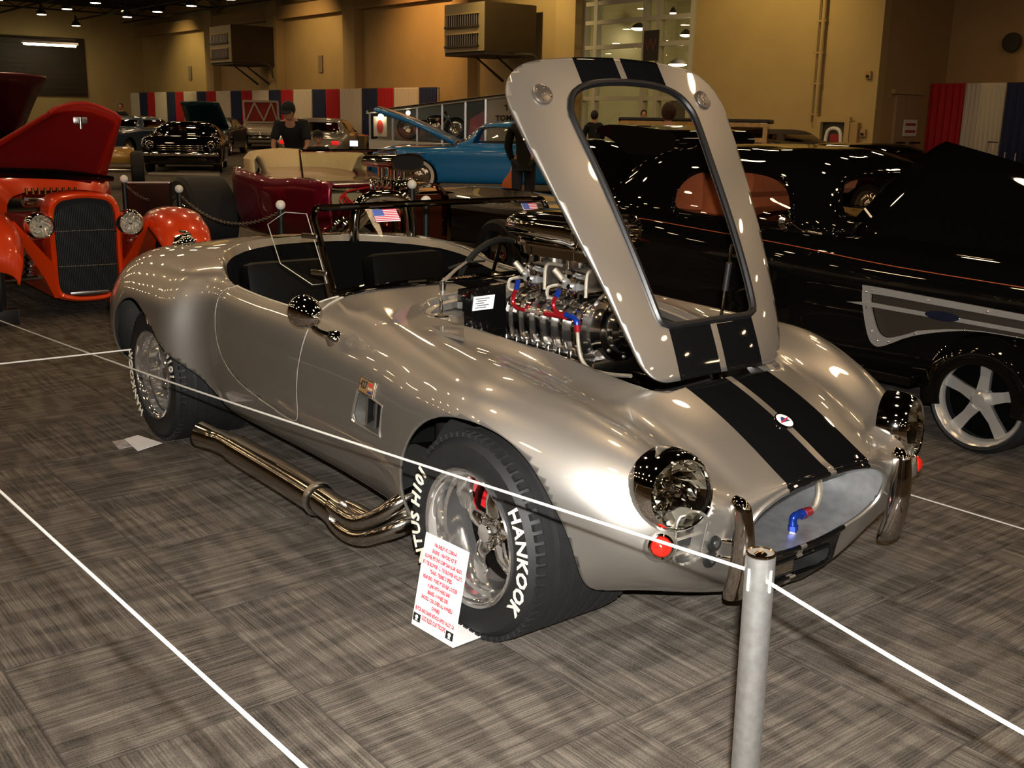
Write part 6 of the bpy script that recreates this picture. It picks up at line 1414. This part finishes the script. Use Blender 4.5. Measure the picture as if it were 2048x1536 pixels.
for y in (.03, Ww/2, Ww-.03): B().box((-.015, y, .86), (.05, .10, 1.15), None, .01).obj('wood_post', WOOD, wd_, False)
B().box((Lw/2, Ww/2, 1.47), (Lw+.1, Ww+.1, .10), None, .05).obj('roof', BLACKSAT, wd_, False)
B().box((Lw/2, Ww/2, 1.24), (Lw-.06, Ww-.06, .30)).obj('window_glass', PANE_SMOKE, wd_, False)
for x in (.5, Lw-.5):
    for y, sg in ((-.02, -1), (Ww+.02, 1)): simple_wheel(wd_, x, y, .33, .2, CHROME, sg=sg)
# chrome engine display and rail at the far right
p = at_depth(2040, 360, 13.2)
ce = thing('chrome_engine_car', 'low car with chrome engine showing past the coupe hood at right edge', 'car', (p.x, p.y, 0), R(0))
B().box((0, 0, .35), (1.6, 1.0, .3), None, .1).obj('body', BLACKGLOSS, ce)
for k in range(4): B().cyl((-.3+k*.2, -.1, .5), (-.3+k*.2, -.1, .92), .07).obj('chrome_stack', CHROME, ce)
B().box((0, 0, .62), (.9, .5, .25), None, .05).obj('engine', CHROME, ce)
for x in (-.6, .6):
    for y, sg in ((-.55, -1), (.55, 1)): simple_wheel(ce, x, y, .3, .2, CHROME, sg=sg)
# ================================================================== TRAILER, STANCHIONS, PEOPLE, SMALL THINGS
# display trailer with glazed side, its roof rising to the right
pL = at_depth(738, 300, 28.0); rd = Vector((_r.x, _r.y, 0)).normalized(); rzt = math.atan2(rd.y, rd.x)
tr = thing('display_trailer', 'white display trailer with glazed side showing a chrome motorcycle', 'trailer', (pL.x, pL.y, 0), rzt)
TW = mat('trailer_white', (0.50, 0.46, 0.38), 0.4); TG = mat('trailer_grey', (0.30, 0.28, 0.24), 0.5)
Lt = 4.6
def zr_(x): return 1.50+.135*x
def zw_(x): return .84-.03*x
B().prism([(0, .35), (Lt, .30), (Lt, zw_(Lt)), (0, zw_(0))], (0, 0, 0), (1, 0, 0), (0, 0, 1), (0, 2.0, 0)).obj('lower_body', TW, tr, False)
B().prism([(0, .84), (Lt, zw_(Lt)), (Lt, zr_(Lt)), (0, zr_(0))], (0, 1.94, 0), (1, 0, 0), (0, 0, 1), (0, .06, 0)).obj('inner_wall', TG, tr, False)
B().prism([(-.05, zr_(-.05)), (Lt, zr_(Lt)), (Lt, zr_(Lt)+.08), (-.05, zr_(-.05)+.08)], (0, -.06, 0), (1, 0, 0), (0, 0, 1), (0, 2.1, 0)).obj('roof', TW, tr, False)
B().prism([(3.05, zw_(3)), (Lt, zw_(Lt)), (Lt, zr_(Lt)), (3.05, zr_(3))], (0, 0, 0), (1, 0, 0), (0, 0, 1), (0, .05, 0)).obj('lettered_panel', TG, tr, False)
for i, (t_, z_, s_) in enumerate((('T I', 1.70, .20), ('TOMMY', 1.45, .19))): text_on('panel_lettering', t_, (3.62, -.01, z_), (1, 0, .05), (0, 0, 1), s_, BLACKMATT, tr, .006)
pxs = [0.03, .62, 1.25, 1.9, 2.5, 3.02]
for x in pxs: B().prism([(x-.025, zw_(x)), (x+.025, zw_(x)), (x+.025, zr_(x)), (x-.025, zr_(x))], (0, 0, 0), (1, 0, 0), (0, 0, 1), (0, .05, 0)).obj('window_post', STEEL, tr, False)
for a_, b_ in zip(pxs[:-1], pxs[1:]): B().prism([(a_+.03, zw_(a_)), (b_-.03, zw_(b_)), (b_-.03, zr_(b_)), (a_+.03, zr_(a_))], (0, .02, 0), (1, 0, 0), (0, 0, 1), (0, .008, 0)).obj('window_pane', PANE, tr, False)
B().tube([(0, -.06, zr_(0)+.05), (Lt, -.06, zr_(Lt)+.05)], .03, 6).obj('roof_trim', CHROME, tr)
for x in (1.6, 2.3):
    for y, sg in ((-.02, -1), (2.0, 1)): simple_wheel(tr, x, y, .30, .2, CHROME, sg=sg)
B().tube([Vector((1.95+.78*math.cos(a), -.03, .32+.42*math.sin(a))) for a in np.linspace(0, PI, 17)], .045, 8).obj('wheel_arch_trim', WHITE, tr)
B().box((.30, -.02, 1.18), (.34, .02, .5)).obj('poster', mat('poster_cream', (0.5, 0.42, 0.3), 0.6), tr, False)
B().prism(superell(.08, .17, 2, 16), (.30, -.04, 1.18), (1, 0, 0), (0, 0, 1), (0, .005, 0)).obj('poster_red_figure', mat('poster_red', (0.4, 0.03, 0.02), 0.6), tr, False)
TL_ = mat('trailer_lamp', (1, 1, 1), .5, emit=(1, .9, .7), estr=40)
for x_, y_ in ((.32, -.12), (1.0, .25)): B().sphere((x_, y_, zr_(x_)-.10), .055, 12, 8).obj('trailer_lamp', TL_, tr)
M_ = Matrix.Translation(tr.location) @ Matrix.Rotation(rzt, 4, 'Z')
mc = thing('display_motorcycle', 'chrome motorcycle standing inside the glazed trailer', 'motorcycle', M_ @ Vector((1.6, .55, .85)), rzt)
for x in (-.62, .62):
    wl_ = B().lathe((x, 0, .30), (0, 1, 0), [(-.07, .19), (-.09, .26), (-.04, .30), (.04, .30), (.09, .26), (.07, .19)], 26, False).obj('tyre', RUBBER, mc); B().lathe((x, 0, .30), (0, -1, 0), [(.06, .19), (.07, .13), (.05, .05), (.07, .001)], 20, False).obj('rim', CHROME, wl_)
B().box((0, 0, .32), (.45, .28, .30), None, .08).obj('engine', CHROME, mc)
for y in (-.09, .09): B().tube([(.62, y, .30), (.38, y, .66), (.34, y*3, .74)], .022, 8).obj('fork', CHROME, mc)
B().sphere((.12, 0, .54), .18, 14, 10, (1.4, .7, .6)).obj('tank', BLACKGLOSS, mc); B().box((-.36, 0, .47), (.45, .22, .08), None, .03).obj('seat', LEA, mc); B().tube([(-.62, 0, .30), (-.25, 0, .42), (.25, 0, .42)], .025, 8).obj('frame', BLACKGLOSS, mc)
rc = thing('red_display_stand', 'red painted stand inside the glazed trailer beside the motorcycle', 'stand', M_ @ Vector((2.85, .5, .80)), rzt); B().prism([(-.3, 0), (.25, 0), (.25, .9), (-.25, .6)], (0, 0, 0), (1, 0, 0), (0, 0, 1), (0, .06, 0)).obj('red_sheet', mat('display_red', (0.5, 0.01, 0.02), 0.3, 0, 1.0), rc, False); B().box((0, .1, .02), (.5, .3, .04)).obj('panel_foot', BLACKSAT, rc, False)
# black posts with white ball tops and chains
BALL = mat('white_ball', (0.80, 0.76, 0.66), 0.35)
def stanchion(px_, py_, z, axv, lab):
    p = at(px_, py_, *axv); t = thing('ball_post', lab, 'post', (p.x, p.y, 0), 0, 'black posts with white balls')
    B().lathe((0, 0, 0), (0, 0, 1), [(0, .13), (.02, .13), (.03, .05), (.05, .024)], 24, True).obj('base', BLACKSAT, t)
    B().cyl((0, 0, .02), (0, 0, p.z-.03), .024, n=16).obj('tube', BLACKSAT, t); B().sphere((0, 0, p.z), .035, 18, 12).obj('ball', BALL, t)
    return p
SP = [stanchion(248, 358, .95, ('y', .85), 'white-balled black post right beside the red hood'), stanchion(358, 378, .95, ('y', 1.08), 'white-balled black post in front of the fat tyre'), stanchion(561, 410, .95, ('y', 1.08), 'white-balled black post before the burgundy roadster body'), stanchion(852, 402, .95, ('y', 1.55), 'white-balled black post seen through the roadster windscreen'), stanchion(824, 369, .95, ('y', 2.05), 'white-balled black post in front of the blue sedan wheel')]
CH = mat('dark_chain', (0.16, 0.13, 0.09), 0.4, 0.8)
def chain(a, b, sag, lab):
    ch = thing('chain', lab, 'chain', a); n = int((b-a).length/.034); bb = B(); lnk = None
    pts = [(b-a)*t+Vector((0, 0, -sag*4*t*(1-t))) for t in np.linspace(0, 1, n+1)]
    for i in range(n):
        u = (pts[i+1]-pts[i]).normalized(); c = (pts[i]+pts[i+1])/2; s = u.cross(Vector((0, 0, 1))).normalized(); w = u.cross(s)
        v = s if i % 2 else w
        ring = [c+u*.021*math.cos(q)+v*.011*math.sin(q) for q in np.linspace(0, 2*PI, 10, endpoint=False)]
        B().tube(ring, .0032, 5, True).obj('link', CH, ch)
d = Vector((0, 0, -.045))
chain(SP[0]+d, SP[1]+d, .10, 'dark chain hanging between the two posts by the fat tyre')
chain(SP[1]+d, SP[2]+d, .16, 'dark chain hanging before the burgundy roadster')
# black board with pale frame behind the posts
q = [at(*p, 'y', .95) for p in ((250, 365), (338, 365), (341, 460), (262, 460))]
bb_ = thing('black_display_board', 'black sloping display board behind the chain posts', 'board', ((q[2]+q[3])/2).to_tuple()[:2]+(0,))
o_ = Vector(((q[2]+q[3])/2).to_tuple()[:2]+(0,))
B().ring_loft([[v-o_ for v in q], [v-o_+Vector((-.02, .03, 0)) for v in q]]).obj('panel', BLACKSAT, bb_, False)
B().tube([q[0]-o_, q[1]-o_], .008, 6).tube([q[0]-o_, q[3]-o_], .008, 6).obj('frame_edge', WHITE, bb_)
for v in (q[2], q[3]): B().cyl((v-o_), Vector((v.x-o_.x, v.y-o_.y, 0)), .015).obj('leg', BLACKSAT, bb_)
# low white platform edge under the black custom
q = [at(*p) for p in ((296, 349), (440, 352), (440, 346), (330, 344))]
pf = B().ring_loft([[Vector((v.x, v.y, 0.0)) for v in q], [Vector((v.x, v.y, .05)) for v in q]]).obj('white_floor_platform', W1, None, False); tag(pf, 'low white platform on the carpet under the black custom', 'platform')
# wooden bench and camera screen by the man
q = at_depth(705, 330, 20)
be = thing('wooden_bench', 'wooden slatted bench in front of the grey sedan', 'bench', (q.x, q.y, 0), R(50))
for k in range(3): B().box((.05*k, 0, .72-.13*k), (.03, 1.25, .10), None, .006).obj('slat', WOOD, be, False)
for y in (-.55, .55): B().box((.05, y, .38), (.06, .06, .76)).obj('leg', WOOD, be, False)
q = at_depth(708, 287, 15)
ms = thing('small_monitor', 'small lit monitor screen on a thin stand', 'monitor', (q.x, q.y, 0), R(141-90))
B().box((0, 0, q.z), (.14, .03, .10), None, .005).obj('case', BLACKSAT, ms, False); B().box((0, -.017, q.z), (.11, .004, .075)).obj('screen', mat('screen_glow', (.5, .6, .7), .3, emit=(.75, .85, 1.0), estr=1.6), ms, False); B().cyl((-.02, 0, 0), (-.02, 0, q.z-.04), .012).lathe((-.02, 0, 0), (0, 0, 1), [(0, .15), (.02, .14), (.03, .02)], 16, True).obj('stand', BLACKSAT, ms)
# steel trolley rail near the right drapes
q = at_depth(1980, 340, 24)
rl_ = thing('steel_trolley', 'thin steel trolley frame before the right drapes', 'trolley', (q.x, q.y, 0), R(50))
for y in (-.28, .28): B().tube([(0, y, .0), (0, y, 1.15)], .018, 6).tube([(.4, y, 0), (.4, y, .9)], .018, 6).obj('upright', STEEL, rl_)
for z in (.35, .75, 1.12): B().tube([(0, -.28, z), (0, .28, z)], .014, 6).obj('crossbar', BLACKSAT, rl_)
B().box((.2, 0, .3), (.42, .58, .04)).obj('tray', STEEL, rl_, False)
# ------------------------------------------------------------------ people
SKIN = mat('skin', (0.42, 0.20, 0.11), 0.5, noise=0.06); BLKC = mat('black_cloth', (0.008, 0.008, 0.008), 0.85, noise=0.2); DEN = mat('dark_denim', (0.018, 0.018, 0.022), 0.85); HAIR = mat('dark_hair', (0.02, 0.012, 0.007), 0.6); HAIRB = mat('brown_hair', (0.045, 0.016, 0.006), 0.7)
def skin_body(name, joints, edges, m, parent, levels=2, root=0):
    me = bpy.data.meshes.new(name); me.from_pydata([j[0] for j in joints], edges, []); o = bpy.data.objects.new(name, me); COL.objects.link(o); o.parent = parent
    md = o.modifiers.new('skin', 'SKIN'); md.use_smooth_shade = True
    for v, j in zip(me.skin_vertices[0].data, joints): v.radius = (j[1], j[2] if len(j) > 2 else j[1]); v.use_root = False
    me.skin_vertices[0].data[root].use_root = True
    s = o.modifiers.new('sub', 'SUBSURF'); s.levels = levels; s.render_levels = levels
    me.materials.append(m); return o
def person(label, loc, rz, H=1.75, bend=0.0, hair=HAIR, cap=False, arms=((.10, .25), (.10, .25)), shirt=BLKC, pants=DEN, short_sleeve=True, shirt_print=None):
    t = thing('person', label, 'person', loc, rz); s = H/1.75
    def up(x, y, z):   # forward bend about the hips
        if z > .95: dx, dz = x, z-.95; return (s*(dx*math.cos(bend)+dz*math.sin(bend)), s*y, s*(.95+dz*math.cos(bend)-dx*math.sin(bend)))
        return (s*x, s*y, s*z)
    J = [(up(0, 0, .95), .15*s, .115*s), (up(0, 0, 1.12), .145*s, .11*s), (up(0, 0, 1.30), .165*s, .12*s), (up(0, 0, 1.43), .15*s, .09*s), (up(.01, 0, 1.52), .055*s, .055*s), (up(.03, 0, 1.58), .06*s)]
    E_ = [(0, 1), (1, 2), (2, 3), (3, 4), (4, 5)]
    hands = []
    for k, sg in enumerate((-1, 1)):
        fwd, out = arms[k]; n = len(J)
        sh = Vector(up(0, sg*.19, 1.42)); el = sh+Vector((s*fwd*.8, sg*s*.06, -s*.27)); wr = el+Vector((s*(fwd*1.2+.06), -sg*s*out*.3, -s*.235*(1-.6*max(0, fwd))))
        J += [(tuple(sh), .062*s), (tuple(el), .045*s), (tuple(wr), .032*s)]; E_ += [(3, n), (n, n+1), (n+1, n+2)]; hands.append((wr, (wr-el).normalized(), sg))
    for sg in (-1, 1):
        n = len(J); J += [(up(0, sg*.095, .88), .095*s), (up(.015, sg*.10, .50), .065*s), (up(-.01, sg*.10, .10), .045*s), (up(.10, sg*.11, .045), .04*s)]; E_ += [(0, n), (n, n+1), (n+1, n+2), (n+2, n+3)]
    bo = skin_body('body', [(j[0],)+tuple(r_*(.86 if 0 <= i_ < 4 or 6 <= i_ < 12 and (i_ % 3 != 2) else 1.0) for r_ in j[1:]) for i_, j in enumerate(J)], E_, SKIN, t)
    # clothes as slightly larger shells
    T = [(j[0], j[1]*1.14, (j[2] if len(j) > 2 else j[1])*1.18) for j in J[:4]]; TE = [(0, 1), (1, 2), (2, 3)]
    for k in (6, 9):
        n = len(T); e = Vector(J[k][0]).lerp(Vector(J[k+1][0]), .9 if short_sleeve else 1.0); T += [(J[k][0], .088*s), (tuple(e), .068*s)]; TE += [(3, n), (n, n+1)]
        if not short_sleeve: T += [(J[k+2][0], .045*s)]; TE += [(n+1, n+2)]
    n = len(T); T.append((up(0, 0, .86), .162*s, .13*s)); TE.append((0, n))
    n = len(T); T.append((up(.008, 0, 1.50 if not short_sleeve else 1.475), .078*s, .072*s)); TE.append((3, n))
    top = skin_body('shirt', T, TE, shirt, t)
    Pn = [(J[0][0], .158*s, .125*s)]; PE = []
    for k in (12, 16):
        n = len(Pn); Pn += [(J[k][0], .108*s), (J[k+1][0], .082*s), (J[k+2][0], .07*s)]; PE += [(0, n), (n, n+1), (n+1, n+2)]
    skin_body('trousers', Pn, PE, pants, t)
    for k in (14, 18):
        p = Vector(J[k][0]); B().box((p.x+.06*s, p.y, .05*s), (.27*s, .095*s, .10*s), None, .035).obj('shoe', BLKC, t)
    # head with face
    hc = Vector(up(.045, 0, 1.665)); b2 = bend*.55
    hd_ = bpy.data.objects.new('head', None); COL.objects.link(hd_); hd_.parent = t; hd_.location = hc; hd_.rotation_euler = (0, b2, 0)
    B().sphere((0, 0, 0), .115*s, 24, 18, (.86, .70, 1.0)).sphere((.045*s, 0, -.06*s), .07*s, 16, 12, (.8, .75, .8)).obj('skull', SKIN, hd_)
    B().ring_loft([[Vector((.09*s, y, z)) for y, z in ((-.012*s, -.02*s), (.012*s, -.02*s), (.006*s, .02*s), (-.006*s, .02*s))], [Vector((.118*s, y, z)) for y, z in ((-.012*s, -.025*s), (.012*s, -.025*s), (.004*s, -.012*s), (-.004*s, -.012*s))]]).obj('nose', SKIN, hd_)
    for sg in (-1, 1): B().sphere((.092*s, sg*.032*s, .008*s), .012*s, 10, 8).obj('eye', mat('eye_dark', (0.05, 0.04, 0.03), 0.2), hd_); B().sphere((-.005*s, sg*.082*s, -.01*s), .03*s, 10, 8, (.6, .3, 1)).obj('ear', SKIN, hd_)
    B().box((.092*s, 0, -.055*s), (.012*s, .045*s, .008*s), None, .003).obj('mouth', mat('lip', (0.25, 0.08, 0.06), 0.5), hd_)
    B().sphere((-.026*s, 0, .024*s), .122*s, 22, 16, (.88, .80, 1.0)).obj('hair', hair, hd_)
    if cap: B().sphere((-.005*s, 0, .05*s), .122*s, 22, 12, (.9, .78, .72)).obj('cap', BLKC, hd_); B().prism(superell(.08*s, .075*s, 2.4, 20, .12*s, 0), (0, 0, .045*s), (1, 0, -.15), (0, 1, 0), (0, 0, .012*s)).obj('cap_peak', BLKC, hd_)
    # hands with separate fingers
    for wr, dr, sg in hands:
        u = Vector((1, 0, 0)); u = (u-dr*u.dot(dr)).normalized(); n_ = dr.cross(u)
        pj = [(tuple(wr), .026*s, .02*s), (tuple(wr+dr*.045*s), .036*s, .018*s), (tuple(wr+dr*.085*s), .036*s, .015*s)]; pe = [(0, 1), (1, 2)]
        hn = skin_body('hand', pj, pe, SKIN, t, 1)
        for i, l in enumerate((.062, .072, .066, .05)):
            b0 = wr+dr*.085*s+u*(.028-.019*i)*s; B().tube([b0, b0+dr*l*.55*s, b0+dr*l*.9*s+n_*.018*s*sg], [.0095*s, .0085*s, .007*s], 7).obj('finger', SKIN, hn)
        b0 = wr+dr*.03*s+u*.028*s; B().tube([b0, b0+(dr*.5+u*.8)*.035*s, b0+(dr*.9+u*.5)*.06*s], [.012*s, .010*s, .008*s], 7).obj('thumb', SKIN, hn)
    if shirt_print:
        for i, tx in enumerate(shirt_print): text_on('shirt_print', tx, Vector(up(.155, 0, 1.33-.075*i)), (0, 1, 0), (0, 0, 1), .085*s, WHITE, t, .003)
    return t
def stand(px_, dep): p = at_depth(px_, 300, dep); return (p.x, p.y, 0)
person('man in black T-shirt and black cap bending to look at a car', stand(592, 15.5), R(-40), 1.70, .55, cap=True, arms=((.12, .2), (.12, .2)))
person('child in black cap and printed black T-shirt beside the man', stand(636, 14.5), R(-25), 1.22, .1, cap=True, shirt_print=('NACE', 'IICLLA'))
pz_ = person('person in black jacket carrying an orange bag beside the blue sedan', stand(1048, 15.2), R(141), 1.62, 0.0, short_sleeve=False)
person('person with short hair seen through the raised hood opening, standing left', stand(1188, 25.5), R(150), 1.62, .1, short_sleeve=False)
person('brown-haired person in dark coat behind the coupe boot lid', stand(1334, 13.0), R(141), 1.62, .0, hair=HAIRB, short_sleeve=False)
person('small distant person with dark hair inside the entrance', stand(1284, 31), R(-40), 1.7, .0)
person('distant person in dark clothes beside the blue car', stand(247, 39), R(-30), 1.68, .0, short_sleeve=False)
# orange bag hanging from the hand
q = Matrix.Translation(Vector(stand(1048, 15.2))) @ Matrix.Rotation(R(141), 4, 'Z') @ Vector((.26*.926, .175*.926, .93*.926-.20))
bg = thing('carrier_bag', 'orange carrier bag hanging from the hand of the person in black', 'bag', q)
B().ring_loft([[Vector((a*w_, b*w_*.45, z)) for a, b in ((-1, -1), (1, -1), (1, 1), (-1, 1))] for z, w_ in ((-.30, .16), (-.28, .175), (-.10, .14), (.02, .05), (.06, .02))]).obj('bag_body', mat('orange_plastic', (0.55, 0.11, 0.015), 0.4), bg)
B().tube([(-.03, 0, .05), (0, 0, .13), (.03, 0, .05)], .012, 6, smooth=3).obj('handle', WHITE, bg)
q = at_depth(1262, 372, 13.0)
bw = thing('white_carrier_bag', 'white and red carrier bag held behind the coupe boot lid', 'bag', q)
B().ring_loft([[Vector((a*w_, b*w_*.4, z)) for a, b in ((-1, -1), (1, -1), (1, 1), (-1, 1))] for z, w_ in ((-.12, .13), (-.02, .12), (.08, .04))]).obj('bag_body', WHITE, bw); B().box((-.02, -.053, -.08), (.1, .01, .04)).obj('red_print', mat('bag_red', (0.5, 0.03, 0.02), 0.5), bw, False); B().tube([(0, 0, .07), (0, 0, .16)], .01, 6).obj('handle', WHITE, bw)
